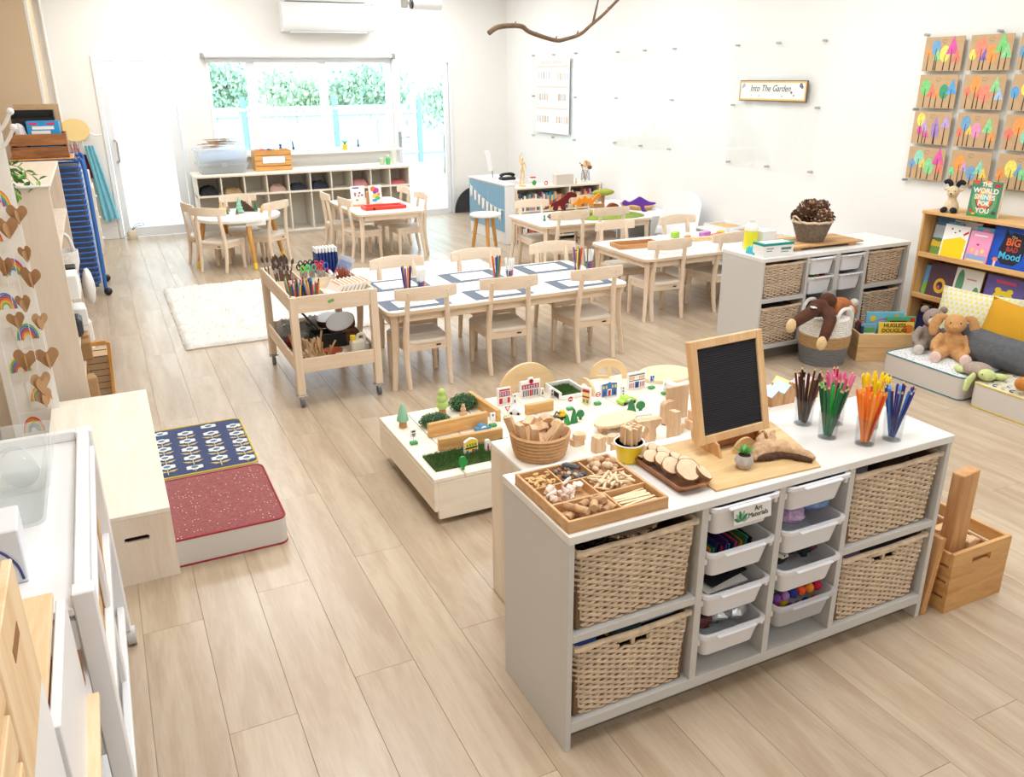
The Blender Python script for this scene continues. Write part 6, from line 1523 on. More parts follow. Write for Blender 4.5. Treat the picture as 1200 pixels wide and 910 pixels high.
ob('mannequin_body', M().ell((0, 0, .30), (.013, .012, .02), 10, 7).ell((0, 0, .255), (.024, .014, .026), 10, 7).ell((.002, 0, .215), (.016, .012, .016), 10, 7).ell((.002, 0, .185), (.021, .014, .017), 10, 7)
   .tube([(.012, 0, .18), (.02, -.01, .12)], [.011, .007], 8).tube([(.02, -.01, .12), (.012, 0, .045)], [.009, .006], 8).tube([(-.01, 0, .18), (-.006, .01, .115)], [.011, .007], 8).tube([(-.006, .01, .115), (-.02, .02, .04)], [.009, .006], 8)
   .tube([(.026, 0, .27), (.034, -.02, .22), (.02, -.045, .2)], [.007, .006, .005], 7).tube([(-.026, 0, .27), (-.03, .0, .33), (-.01, -.01, .37)], [.007, .006, .005], 7).ell((.012, -.004, .036), (.01, .018, .007), 8, 5).ell((-.02, .014, .032), (.01, .018, .007), 8, 5), mn2, t, smooth=60)
t = T('toy_clock', 'small white, red and green toy on the bookcase', 'toy', 4.50, 8.74, BZ)
ob('toy_body', M().box(-.05, .05, -.025, .025, .04, .085, .01), WHT, t); ob('toy_wheel', M().ell((.0, -.03, .035), (.028, .01, .028), 12, 8), mat('toy_green2', (70, 160, 80), .4), t); ob('toy_roof', M().box(-.04, .03, -.02, .02, .086, .10, .005), mat('toy_red', (220, 60, 60), .4), t)
TO('toy_ring', 'small red toy ring at the right of the white toy', 'toy', M().tube([(.018*math.cos(k*PI/6), 0, .022+.018*math.sin(k*PI/6)) for k in range(12)], .006, 6, closed=True), mat('toy_red', (220, 60, 60), .4), 4.66, 8.72, BZ)
TO('pale_box', 'plain pale pinkish box standing on the bookcase', 'box', M().box(-.115, .115, -.05, .05, 0, .115, .004), mat('pale_pink_box', (216, 204, 194), .6), 4.875, 8.70, BZ)
TO('wooden_peg', 'small tan wooden peg right of the pale box', 'toy', M().lathe([(0, 0), (.012, 0), (.012, .03), (.006, .04), (.01, .055), (0, .065)], 10), BEECH, 5.03, 8.66, BZ)
t = T('flower_vase', 'wire-wrapped glass vase of dried brown flowers on the bookcase', 'vase', 5.20, 8.74, BZ)
ob('vase_glass', M().lathe([(0, 0), (.045, 0), (.055, .03), (.05, .10), (.04, .14), (.037, .14), (.046, .10), (.05, .03), (0, .006)], 20), CUP, t)
wr = M()
for k in range(6):
    a = k*PI/3; wr.tube([(.056*math.cos(a), .056*math.sin(a), .02), (.05*math.cos(a+.9), .05*math.sin(a+.9), .09), (.042*math.cos(a+.2), .042*math.sin(a+.2), .14)], .0022, 4)
ob('wire_wrap', wr, mat('blue_grey_wire', (90, 110, 120), .5), t)['kind'] = 'stuff'
for i, (dx, dz, r_, c) in enumerate(((-.06, .20, .012, (130, 70, 50)), (-.02, .20, .03, (226, 190, 140)), (.03, .21, .032, (222, 180, 130)), (.05, .17, .028, (130, 90, 60)), (.0, .235, .024, (216, 170, 110)), (-.085, .225, .008, (150, 90, 70)))):
    R = random.Random(i); s_ = ob('dried_flower', M().ell((dx, -.01, dz), (r_, r_, r_*.8), 10, 7, jit=.2).tube([(0, 0, .02), (dx*.8, 0, dz)], .0025, 5), mat('dried_%d' % i, c, .9), t, smooth=20)
t = T('half_round_board', 'black half-round chalkboard leaning against the back wall', 'board', 4.78, 11.0, 0, 0, rot=(rad(-8), 0, 0))
ob('board_panel', M().prism(arcp(0, .02, .34, 0, 180, 24), -.01, .01, 'y'), mat('black_mesh', (44, 44, 48), .8, bump=.6, bs=60, var=.2, vs=60), t, smooth=40)
ob('board_rim', M().tube([(.34*math.cos(k*PI/20), 0, .02+.34*math.sin(k*PI/20)) for k in range(21)], .013, 6), BLACK, t)

# ================================================================== LOW WHITE UNITS AND TUB CHAIR BY THE RIGHT WALL
def low_unit(label, x0, x1, y0, y1, h):
    t = T('low_unit', label, 'cabinet', x0, y0); w, d = x1-x0, y1-y0
    ob('top_board', M().box(0, w, 0, d, h-.02, h, .003), bwh, t); ob('side_panel', M().box(0, w, 0, .018, 0, h-.02, .002), bwh, t); ob('side_panel', M().box(0, w, d-.018, d, 0, h-.02, .002), bwh, t)
    ob('back_panel', M().box(w-.015, w, .018, d-.018, 0, h-.02), bwh, t, smooth=0); ob('shelf', M().box(0, w-.015, .018, d-.018, .14, .155), bwh, t, smooth=0)
    ob('divider', M().box(0, w-.015, d/2-.009, d/2+.009, .155, h-.02), bwh, t, smooth=0)
    return t
low_unit('long low white shelf unit against the right wall behind the dinosaur table', 4.95, 5.33, 7.0, 8.25, .48)
low_unit('low white shelf unit against the right wall behind the puzzle table', 5.0, 5.33, 4.95, 6.35, .47)
t = TO('straw_tray', 'shallow woven straw tray on the far low white unit', 'tray', M().lathe([(0, 0), (.13, 0), (.155, .04), (.148, .04), (.125, .008), (0, .008)], 20, sx=1.0, sy=1.5), mat('straw', (206, 164, 110), .8, var=.2, vs=50), 5.14, 7.55, .4805)
for i, (y_, c, n) in enumerate(((5.35, (222, 190, 140), 'straw filled tray nearest on the low white unit'), (5.75, (190, 140, 90), 'brown filled tray in the middle of the low white unit'), (6.12, (214, 176, 120), 'straw filled tray farthest on the low white unit'))):
    t = T('sensory_tray', n, 'tray', 5.17, y_, .4705)
    ob('tray_frame', M().box(-.13, .13, -.16, .16, 0, .006).box(-.13, -.12, -.16, .16, .006, .04).box(.12, .13, -.16, .16, .006, .04).box(-.12, .12, -.16, -.15, .006, .04).box(-.12, .12, .15, .16, .006, .04), bwh, t, smooth=0)
    R = random.Random(i); ob('tray_fill', M().ell((0, 0, .02), (.11, .14, .022), 20, 8, jit=.12), mat('fill_%d' % i, c, .9, var=.25, vs=60, bump=1, bs=80), t, smooth=0)
t = T('tub_chair', 'white moulded plastic tub chair against the right wall', 'chair', 4.98, 6.66, 0, rad(-65))
vs = []; fs = []; nu, nv = 16, 12
for j in range(nv+1):
    v = j/nv
    for i in range(nu+1):
        u = -1+2*i/nu
        if v < .45: k = v/.45; y = -.22+.40*k; z = .30-.03*math.sin(k*PI*.9)+.05*u*u*k; x = u*(.20+.03*k)
        else: k = (v-.45)/.55; y = .18+.09*k; z = .31+.42*k-.10*abs(u)**2.5*k; x = u*(.23-.03*k); y -= .16*u*u*(1-k*.35)
        vs.append((x, y, z))
n_ = len(vs); vs += [(x, y+(.006 if z > .32 else 0), z-.008) for x, y, z in vs]
for j in range(nv):
    for i in range(nu): a = j*(nu+1)+i; fs += [(a, a+1, a+nu+2, a+nu+1), (n_+a, n_+a+nu+1, n_+a+nu+2, n_+a+1)]
ob('shell', M().add(vs, fs), mat('moulded_white', (242, 242, 242), .3), t, smooth=180)
for sx in (-1, 1):
    for sy in (-1, 1): ob('leg', M().tube([(sx*.12, sy*.10, .29), (sx*.19, sy*.17, 0)], [.014, .010], 8), BIRCH, t)

# ================================================================== ON THE FAR GREY UNIT
HZ = .7035
t = T('slatted_board', 'rough wooden board under the pine cone basket', 'board', 4.36, 4.26, HZ, rad(-2))
for i in range(4): ob('slat', M().box(-.33, .33, -.15+.077*i, -.15+.077*i+.073, .018, .030, .002), wood('rough_pine', (206, 164, 112), (172, 126, 80), 0, 2, .7, rnd=.1), t)
for sx in (-.24, .24): ob('batten', M().box(sx-.03, sx+.03, -.14, .14, 0, .0178, .002), wood('rough_pine', (206, 164, 112), (172, 126, 80), 0, 2, .7, rnd=.1), t)
bsk = mat('grey_wicker', (132, 118, 102), .8, var=.25, vs=60)
t = T('cone_basket', 'grey wicker basket heaped with pine cones on the far unit', 'basket', 4.34, 4.25, HZ+.031)
def round_weave(r0, r1, h, rows, ns, r, m, t, ex=1.0):
    mb = M()
    for k in range(rows):
        q = k/(rows-1); rr_ = r0+(r1-r0)*q; z = .006+(h-.012)*q
        mb.tube([((rr_+.003*(1 if (i+k) % 2 else -1))*math.cos(2*PI*i/ns)*ex, (rr_+.003*(1 if (i+k) % 2 else -1))*math.sin(2*PI*i/ns), z) for i in range(ns)], r, 5, closed=True)
    o = ob('woven_wall', mb, m, t, smooth=60)
    ob('shade_liner', M().lathe([(0, .002), (r0-.006, .002), (r1-.008, h-.004), (r1-.011, h-.004), (r0-.010, .006), (0, .006)], 24, sx=ex), wick_shade, t)
    return o
round_weave(.078, .118, .135, 15, 40, .0052, bsk, t, 1.12)
ob('rim', M().tube([(.123*1.12*math.cos(2*PI*i/32), .123*math.sin(2*PI*i/32), .137+.003*math.sin(i*2.2)) for i in range(32)], .009, 6, closed=True), wick, t)
for s in (-1, 1): ob('handle', M().tube(cat([(s*.13, -.035, .135), (s*.158, -.02, .17), (s*.165, 0, .178), (s*.158, .02, .17), (s*.13, .035, .135)], 3), .006, 6), wick, t)
conem = [mat('cone_brown', (96, 66, 48), .8, var=.3, vs=60), mat('cone_scale_tip', (170, 140, 112), .8)]
def cone_mesh(sd, k=1.0):
    mb = M().ell((0, 0, 0), (.028*k, .028*k, .042*k), 10, 8); q = random.Random(sd)
    for j in range(11):
        ph = .25+2.5*j/11; rr_ = .036*math.sin(ph)*k; z = .046*math.cos(ph)*k; n = max(4, int(12*math.sin(ph)))
        for i in range(n):
            a = 2*PI*(i+.5*(j % 2))/n; T_2 = Mt(rr_*math.cos(a), rr_*math.sin(a), z, 0, 0, a) @ Mt(ry=-(PI/2-ph)*.7-.35)
            mb.add([(-.006*k, -.006*k, 0), (.010*k, -.008*k, .002*k), (.016*k, 0, .004*k), (.010*k, .008*k, .002*k), (-.006*k, .006*k, 0), (.008*k, 0, -.004*k)], [(0, 1, 2, 3, 4), (0, 5, 1), (1, 5, 2), (2, 5, 3), (3, 5, 4)], 0 if j % 3 else 1, T_2)
    return mesh('pine_cone', mb, conem, 0)
cms = [cone_mesh(1, 1.5), cone_mesh(2, 1.15), cone_mesh(3, 1.3)]
for i, (dx, dy, dz, k, rx) in enumerate([(-.075, -.01, .205, 0, .5), (-.02, -.07, .15, 1, .5), (.035, -.06, .16, 2, 1.0), (.095, -.03, .15, 1, .9), (.005, .02, .225, 1, .2), (.085, .02, .21, 2, .8), (-.06, .07, .16, 1, .9), (.0, 0, .13, 0, 1.5)]):
    o = bpy.data.objects.new('pine_cone', cms[k]); COL.objects.link(o); o.location = (4.34+dx, 4.25+dy, HZ+.031+dz); o.rotation_euler = (rx, i*.9, i)
    tag(o, 'large glossy brown pine cone at the top left of the heap' if i == 0 else 'brown pine cone in the grey wicker basket', 'pine cone', 'pine cones in the basket')
t = bottle('translucent bottle of yellow soap on the far grey unit', 3.87, 4.33, HZ, .045, .0, WHT, WHT) if False else T('soap_bottle', 'tall bottle of yellow liquid soap with a white top', 'bottle', 3.88, 4.33, HZ)
ob('bottle_body', M().lathe([(0, 0), (.042, 0), (.046, .01), (.046, .125), (0, .125)], 20), mat('yellow_liquid', (244, 232, 60), .25), t); ob('bottle_shoulder', M().lathe([(.046, .126), (.044, .150), (.030, .172), (.016, .178), (0, .178)], 20), mat('cloud_white', (242, 242, 225), .3), t, smooth=60); ob('bottle_cap', M().lathe([(0, .176), (.019, .176), (.019, .2), (0, .2)], 14), WHT, t)
cloth_lump('teal_cloth', 'crumpled teal cloth beside the glove box', 'cloth', 3.81, 4.20, HZ+.02, .045, .05, .035, mat('teal', (60, 176, 186), .7), None, 90)
t = T('glove_box', 'white card box with a green top band on the far grey unit', 'box', 3.885, 4.115, HZ, rad(-4))
ob('carton', M().box(-.12, .12, -.055, .055, 0, .085, .001), WHT, t, smooth=0)
ob('green_band', M().box(-.1205, .1205, -.0555, .0555, .070, .0853), mat('band_green', (30, 150, 140), .5), t, smooth=0); ob('top_label', M().box(-.1, .1, -.04, .04, .0854, .086), WHT, t, smooth=0)
ob('print_lines', M().box(-.095, -.04, -.0557, -.055, .05, .056).box(-.095, -.05, -.0557, -.055, .035, .04).box(.02, .1, -.0557, -.055, .04, .055).box(.02, .08, -.0557, -.055, .025, .03), mat('print_grey_green', (90, 130, 130), .5), t, smooth=0)['kind'] = 'stuff'
TO('white_carton', 'plain white carton standing behind the glove box', 'box', M().box(-.06, .06, -.05, .05, 0, .12, .002), WHT, 4.0, 4.33, HZ)
# contents of far baskets/tubs
for i, (x_, z_, c, n) in enumerate(((X2+.198, .655, (190, 150, 70), 'yellow brown toys in the upper left far basket'), (X2+.198, .365, (60, 50, 56), 'dark cloth in the lower left far basket'), (X2+1.125, .660, (226, 210, 210), 'pale pink cloth in the upper right far basket'), (X2+1.125, .370, (56, 56, 64), 'dark cloth in the lower right far basket'))):
    cloth_lump('basket_filling', n, 'cloth', x_-(.05 if i == 2 else 0), Y2+.17, z_-.03, .10 if i == 2 else .15, .14, .035 if i != 0 else .02, mat('bf_%d' % i, c, .9, var=.2, vs=30), None, 50+i)
for i in range(14):
    c = [(200, 40, 40), (40, 150, 70), (240, 200, 50), (60, 40, 40)][i % 4]
    TO('toy_brick', 'small coloured toy brick in the far left tub', 'toy', M().box(-.016, .016, -.01, .01, 0, .014, .001), mat('brick_%d' % (i % 4), c, .4), X2+.516-.07+(i % 5)*.035, Y2+.05+.05*(i//5), .525+.004*(i % 3), i*.8, 'toy bricks in the far tub', (i*.3 % .5, i*.5 % .5, i))

# ================================================================== SEAGRASS BASKET, SOFT TOYS, BOOK CRATE
t = T('seagrass_basket', 'round white, natural and grey seagrass basket with loop handles', 'basket', 4.175, 3.865)
def band(z0, z1, r0, r1, rows, m, nm):
    pr = [(r0-.014, z0)]
    for i in range(rows):
        q = i/rows; r = r0+(r1-r0)*q; dz = (z1-z0)/rows; z = z0+dz*i
        pr += [(r, z), (r+.004, z+dz*.5), (r, z+dz*.98)]
    pr += [(r1-.014, z1)]
    ob(nm, M().lathe(pr, 36), m, t, smooth=50)
rp = lambda n, c: mat(n, c, .85, var=.1, vs=60, bump=.8, bs=60)
band(0, .125, .140, .158, 9, rp('grey_rope', (122, 122, 124)), 'grey_band'); band(.125, .205, .158, .165, 6, rp('natural_rope', (190, 154, 108)), 'natural_band'); band(.205, .315, .163, .150, 8, rp('white_rope', (236, 232, 226)), 'white_band')
ob('basket_base', M().cyl(0, 0, 0, .008, .135, n=30), rp('grey_rope', (122, 122, 124)), t)
for s, nm in ((-1, 'front'), (1, 'back')): ob('loop_handle', M().tube(cat([(-.065, s*.145, .26), (-.062, s*.15, .34), (-.035, s*.15, .385), (0, s*.15, .395), (.035, s*.15, .385), (.062, s*.15, .34), (.065, s*.145, .26)], 3), .012, 8), rp('white_rope', (236, 232, 226)), t)
fur = lambda n, c: mat(n, c, .95, var=.10, vs=50, bump=1.0, bs=160, sheen=.05)
t = T('soft_monkey', 'dark brown plush monkey hanging out of the seagrass basket, cream feet forward', 'soft toy', 4.02, 3.80, .34)
remeshed('monkey_body', M().ell((0, .0, .06), (.07, .06, .06), 12, 8).tube([(-.03, -.01, .06), (-.13, -.05, .05), (-.24, -.08, .03), (-.30, -.09, .01)], [.045, .042, .036, .030], 8).tube([(.03, -.05, .05), (-.02, -.13, .02), (-.10, -.18, -.05), (-.13, -.19, -.09)], [.045, .042, .036, .03], 8).ell((.10, .02, .09), (.06, .055, .055), 12, 8), fur('fur_dark', (82, 46, 28)), t, .008, 3)
ob('cream_foot', M().ell((-.315, -.10, .01), (.036, .024, .045), 12, 9), fur('fur_cream', (228, 200, 152)), t); ob('cream_foot', M().ell((-.145, -.20, -.10), (.038, .024, .045), 12, 9), fur('fur_cream', (228, 200, 152)), t)
ob('white_tag', M().box(-.03, .03, -.012, .012, 0, .006, .002, T=Mt(-.115, -.07, .093, .3, .2, .3)), WHT, t)
t = T('soft_monkey', 'brown and grey plush animal lying on top of the seagrass basket', 'soft toy', 4.27, 3.86, .35)
remeshed('plush_body', M().ell((0, 0, .03), (.085, .06, .05), 12, 8).tube([(-.04, -.03, .05), (-.09, -.06, .03), (-.10, -.07, -.01)], [.03, .028, .025], 8).tube([(.05, -.02, .04), (.08, -.05, .0), (.085, -.06, -.03)], [.03, .028, .025], 8), fur('fur_fox', (176, 106, 58)), t, .008, 3)
t = T('soft_raccoon', 'grey plush raccoon face down at the back of the seagrass basket', 'soft toy', 4.24, 3.93, .37)
remeshed('plush_body', M().ell((0, 0, .04), (.055, .05, .045), 12, 8).ell((.03, 0, .08), .022, 8, 6).ell((-.035, 0, .08), .022, 8, 6), fur('fur_grey', (140, 136, 130)), t, .007, 2)
t = T('soft_bear', 'white and grey plush bear peeking at the right of the seagrass basket', 'soft toy', 4.33, 3.84, .32)
remeshed('plush_body', M().ell((0, 0, .02), (.05, .05, .06), 12, 8).ell((.03, -.02, .07), (.032, .03, .03), 10, 7).ell((-.02, -.04, .01), (.035, .03, .05), 10, 7), fur('fur_white', (206, 200, 194)), t, .007, 2)
# book crate
t = T('book_crate', 'pine crate full of picture books on the floor beside the seagrass basket', 'crate', 4.372, 3.752, 0, rad(-27))
cw, cd, chh = .385, .25, .19
for z0, z1 in ((.0, .092), (.094, chh)):
    ob('board', M().box(0, cw, 0, .014, z0, z1, .0015), PINEX, t); ob('board', M().box(0, cw, cd-.014, cd, z0, z1, .0015), PINEX, t)
    ob('end_board', M().box(0, .014, .014, cd-.014, z0, z1, .0015), PINEY, t); ob('end_board', M().box(cw-.014, cw, .014, cd-.014, z0, z1, .0015), PINEY, t)
ob('base_board', M().box(.014, cw-.014, .014, cd-.014, 0, .01), PINEX, t, smooth=0)
Cc = Matrix.Translation((4.372, 3.752, 0)) @ Matrix.Rotation(rad(-27), 4, 'Z')
def crate_book(label, u, v, w, h, lean, spec, cover, rot=0, z=.012):
    p = Cc @ Vector((u, v, z))
    return picture_card(label, p.x, p.y, p.z, w, h, rad(-27)+rot, lean, spec, 'picture_book', mat('cover_%d_%d_%d' % cover, cover, .5), None, .012, 'book')
b = crate_book('yellow picture book with big brown lettering at the front of the crate', .255, .03, .23, .245, .06, [('e', (214, 120, 50), .85, .82, .16, .12)], (240, 206, 70))
text('title', 'HUGLESS', .036, mat('brown_ink', (84, 60, 40), .6), b, (-.012, -.0016, .225), bold=.0008, sx=1.0); text('title', 'DOUGLAS', .036, mat('brown_ink', (84, 60, 40), .6), b, (-.012, -.0016, .19), bold=.0008)
crate_book('green and blue picture book left of the yellow one in the crate', .075, .035, .10, .235, .05, [('r', (240, 240, 236), .1, .55, .9, .75), ('r', (90, 160, 90), .1, .75, .9, .9)], (120, 160, 190))
crate_book('pale blue picture book with a rainbow standing behind in the crate', .20, .10, .25, .30, .03, [('e', (240, 200, 70), .18, .85, .08, .07), ('e', (200, 110, 150), .5, .78, .2, .08), ('e', (130, 200, 220), .5, .74, .2, .08), ('e', (240, 170, 60), .8, .93, .05, .04)], (110, 190, 220))
crate_book('green picture book with a red corner badge in the crate', .30, .075, .19, .275, .03, [('r', (200, 60, 50), .8, .86, .97, .97), ('r', (120, 60, 60), .1, .85, .7, .9)], (80, 170, 130))
for i, c in enumerate(((40, 60, 110), (60, 60, 80), (150, 60, 60), (50, 90, 130), (220, 200, 160))):
    p = Cc @ Vector((.032+.004*(i % 2), .05+.032*i, .012))
    TO('picture_book', ['navy book at the left end of the crate', 'dark grey book behind the navy one in the crate', 'dark red book in the left rear of the crate', 'blue book in the left rear of the crate', 'cream book at the rear left corner of the crate'][i], 'book', M().box(-.008, .008, -.014, .014, 0, .22+.01*(i % 3), .001), mat('cb_%d' % i, c, .6), p.x, p.y, p.z, rad(-27))

# ================================================================== READING CORNER: cushions, bookshelf
mattress('white topped floor cushion with grey dots and teal piping, soft toys on it', 4.338, 4.99, 2.945, 3.505, .14, fabric('grey_dots', greydots), mat('teal_piping', (70, 120, 130), .7))
mattress('floor cushion with yellow piping and navy print top, under the turtle', 4.338, 4.99, 2.33, 2.88, .14, mat('cream_print', (214, 210, 190), .85, bump=.3, bs=300), mat('yellow_piping', (206, 182, 66), .7))
q_ = M()
for i in range(12):
    for j in range(10):
        X = 4.38+i*.05; Y = 2.37+j*.05
        q_.tube([(X+.018*math.cos(a), Y+.016*math.sin(a), .1475) for a in [k*PI/4 for k in range(6)]], .003, 4, m=(i+j) % 2)
TO('print_loops', 'navy and ochre loop print on the top of the yellow piped cushion', 'cloth print', q_, [mat('print_navy', (60, 70, 110), .85), mat('print_ochre', (206, 188, 128), .85)])
bpy.data.objects['print_loops'].parent = bpy.data.objects['floor_cushion.003']; bpy.data.objects['print_loops'].location = (-(4.338+4.99)/2, -(2.33+2.88)/2, 0)
for k_ in ('label', 'category'): del bpy.data.objects['print_loops'][k_]
bpy.data.objects['print_loops']['kind'] = 'stuff'
shw = wood('shelf_pine', (230, 186, 124), (208, 156, 96), 1, 1.4, .5); shz = wood('shelf_pine_z', (230, 186, 124), (208, 156, 96), 2, 1.4, .5)
SX, SY = 5.04, 3.945
t = T('book_display_shelf', 'pine display bookshelf showing picture book covers against the right wall', 'bookshelf', SX, SY)
sl, sd = 1.05, .30
ob('side_panel', M().box(0, sd, -.018, 0, 0, .912, .002), shz, t); ob('side_panel', M().box(0, sd, -sl, -sl+.018, 0, .912, .002), shz, t)
ob('top_board', M().box(-.006, sd, -sl-.004, .004, .912, .932, .002), shw, t)
for z in (.0, .335, .62):
    ob('shelf', M().box(0, sd-.012, -sl+.018, -.018, z, z+.016, .001), shw, t); ob('front_lip', M().box(-.008, .006, -sl+.018, -.018, z, z+.034, .002), shw, t)
ob('back_panel', M().box(sd-.012, sd, -sl+.018, -.018, 0, .912), shw, t, smooth=0)
def shelf_book(label, yc, zb, w, h, dx, spec, cover, lean=.16, tilt=0):
    return picture_card(label, SX+dx, yc, zb+.0165, w, h, -PI/2+tilt, lean, spec, 'picture_book', mat('cover_%d_%d_%d' % cover, cover, .45), None, .010, 'book')
shelf_book('landscape picture book with blue sky and yellow fields, top shelf left', 3.815, .62, .20, .262, .085, [('r', (196, 214, 226), 0, .42, 1, .75), ('r', (238, 206, 70), 0, .2, 1, .36), ('r', (130, 170, 80), 0, 0, 1, .2), ('e', (90, 140, 70), .25, .38, .14, .05), ('e', (90, 140, 70), .7, .38, .14, .05)], (84, 124, 170))
b = shelf_book('dark red picture book behind the white one on the top shelf', 3.64, .62, .20, .268, .11, [('r', (230, 226, 220), .0, .86, .5, .97), ('r', (60, 90, 150), .5, .7, 1, .85)], (176, 50, 56))
shelf_book('grey white picture book slightly turned behind the yellow one', 3.665, .62, .2, .252, .062, [('r', (110, 160, 90), .04, .05, .2, .95), ('r', (200, 200, 206), .3, .6, .95, .9)], (214, 216, 222))
shelf_book('blue edged picture book left of the yellow and white one', 3.735, .62, .11, .235, .045, [('e', (200, 60, 60), .3, .5, .12, .1), ('e', (240, 240, 240), .5, .8, .2, .1), ('e', (200, 60, 60), .4, .2, .12, .1)], (80, 160, 210))
shelf_book('white picture book with a bright yellow lower half, top shelf', 3.70, .62, .185, .225, .02, [('p', (250, 216, 20), [(.06, .03), (.94, .03), (.94, .60), (.7, .68), (.06, .52)]), ('p', (214, 50, 50), [(.8, .72), (.98, .82), (.96, .88), (.78, .78)]), ('e', (120, 120, 120), .3, .88, .04, .03), ('e', (120, 120, 120), .6, .85, .04, .03), ('e', (60, 60, 60), .45, .78, .03, .02)], (246, 246, 244))
shelf_book('small blue topped book behind the pink one on the top shelf', 3.515, .62, .14, .235, .05, [('e', (230, 150, 180), .5, .9, .2, .05)], (90, 176, 210))
shelf_book('pink picture book with little figures, middle of the top shelf', 3.52, .62, .155, .21, .02, [('r', (150, 170, 220), .05, .12, .95, .28), ('r', (246, 230, 140), .1, .08, .9, .13), ('e', (240, 210, 120), .25, .42, .08, .08), ('e', (240, 200, 200), .5, .35, .08, .09), ('e', (245, 225, 120), .72, .42, .08, .07), ('e', (200, 70, 70), .45, .6, .06, .03), ('r', (250, 240, 245), .2, .85, .8, .9)], (244, 160, 200))
b = shelf_book('large royal blue picture book with a black monster and orange title', 3.32, .62, .26, .272, .03, [('p', (30, 32, 48), [(.28, .22), (.4, .12), (.7, .12), (.86, .25), (.9, .6), (.98, .85), (.86, .78), (.8, .84), (.5, .86), (.42, .8), (.3, .95), (.3, .7), (.24, .45)]), ('e', (240, 130, 80), .22, .2, .07, .05), ('r', (240, 220, 210), .19, .04, .25, .16)], (22, 84, 200))
text('title', 'The', .026, mat('cream_ink', (240, 220, 200), .5), b, (.015, -.0024, .205)); text('title', 'BIG', .062, mat('orange_ink', (244, 116, 50), .5), b, (.018, -.0024, .172), bold=.0015); text('title', 'BAD', .04, mat('red_ink', (190, 60, 50), .5), b, (.02, -.0024, .128), bold=.001); text('title', 'Mood', .062, mat('sky_ink', (80, 190, 236), .5), b, (.015, -.0024, .085), bold=.0012)
shelf_book('dark brown picture book with a yellow creature, middle shelf left', 3.76, .335, .22, .235, .05, [('e', (226, 180, 60), .45, .35, .2, .22), ('e', (70, 46, 60), .45, .35, .11, .12), ('e', (216, 150, 60), .75, .2, .14, .14), ('e', (190, 100, 110), .42, .3, .06, .07)], (92, 70, 84))
shelf_book('bright green and blue picture book at the far left of the middle shelf', 3.87, .335, .10, .20, .07, [('e', (140, 200, 60), .5, .2, .45, .3), ('e', (240, 220, 80), .7, .5, .15, .1)], (110, 170, 220))
shelf_book('white picture book with green leaf shapes on the middle shelf', 3.56, .335, .20, .24, .03, [('e', (96, 150, 110), .22, .55, .14, .4), ('e', (96, 150, 110), .85, .3, .12, .25), ('r', (200, 150, 150), .45, .7, .8, .74)], (232, 228, 218))
b = shelf_book('violet picture book with a yellow and blue face, middle shelf right', 3.30, .335, .27, .24, .03, [('e', (240, 210, 50), .5, .42, .26, .2), ('e', (50, 90, 190), .5, .34, .18, .14), ('e', (240, 210, 50), .35, .62, .08, .07), ('e', (240, 210, 50), .65, .62, .08, .07), ('r', (216, 80, 110), .25, .8, .75, .88)], (104, 92, 160))
shelf_book('navy picture book on the lowest shelf behind the grey dog', 3.80, .0, .22, .25, .05, [('e', (230, 230, 220), .3, .25, .12, .1), ('r', (190, 60, 60), .4, .8, .8, .9)], (40, 44, 96))
shelf_book('dark olive picture book at the left of the lowest shelf', 3.88, .0, .09, .27, .08, [('r', (220, 180, 60), .1, .8, .9, .95)], (80, 74, 50))
# on top of the shelf
ST = .9325
t = T('soft_reindeer', 'cream plush ram with black horns and feet sitting on the bookshelf', 'soft toy', 5.12, 3.80, ST, rad(-68))
cr_ = fur('plush_cream', (226, 204, 166)); bk_ = mat('plush_black', (34, 36, 46), .95, bump=.6, bs=160)
remeshed('plush_body', M().lathe([(0, 0), (.045, .0), (.050, .03), (.042, .06), (.028, .08), (.026, .10), (.030, .11), (0, .12)], 16).ell((0, -.008, .135), (.040, .038, .040), 14, 10).ell((0, -.034, .122), (.024, .02, .018), 10, 7), cr_, t, .005, 2)
for s in (-1, 1):
    ob('black_foot', M().ell((s*.030, -.045, .018), (.024, .030, .019), 12, 8, rot=(0, s*.5, 0)), bk_, t)
    ob('horn', M().tube(cat([(s*.018, 0, .165), (s*.026, 0, .19), (s*.045, .0, .2), (s*.064, -.004, .188)], 3), [.011, .014, .016, .017, .0165, .016, .015, .014, .013, .010], 8), bk_, t)
    ob('ear', M().ell((s*.046, -.004, .148), (.018, .006, .010), 10, 6, rot=(0, -s*.3, 0)), cr_, t)
    ob('eye', M().ell((s*.020, -.044, .142), .0032, 6, 5), BLACK, t)
ob('nose', M().ell((0, -.054, .126), (.007, .004, .005), 8, 5).tube([(0, -.055, .122), (0, -.053, .112)], .0012, 4), BLACK, t)
b = picture_card('thick green picture book with rainbow lettering standing on the bookshelf', 5.10, 3.56, ST, .195, .225, -PI/2+.12, .06, [('r', (60, 150, 90), .03, .0, .97, .16), ('e', (110, 170, 110), .5, .48, .42, .42), ('e', (120, 70, 100), .5, .5, .30, .31), ('e', (230, 110, 60), .5, .52, .27, .28), ('e', (250, 200, 80), .5, .56, .22, .22), ('e', (90, 190, 190), .5, .52, .14, .14), ('e', (240, 160, 60), .5, .97, .13, .06), ('e', (190, 60, 70), .85, .9, .12, .05), ('e', (220, 90, 60), .15, .96, .12, .05), ('e', (200, 80, 70), .12, .15, .07, .05), ('e', (90, 60, 100), .88, .15, .07, .05), ('e', (230, 180, 70), .22, .08, .07, .03)], 'picture_book', mat('cover_74_140_110', (74, 140, 110), .45), None, .03, 'book')
ob('page_block', M().box(.0965, .0985, .004, .026, .003, .222), mat('page_cream', (236, 222, 194), .7), b, smooth=0)
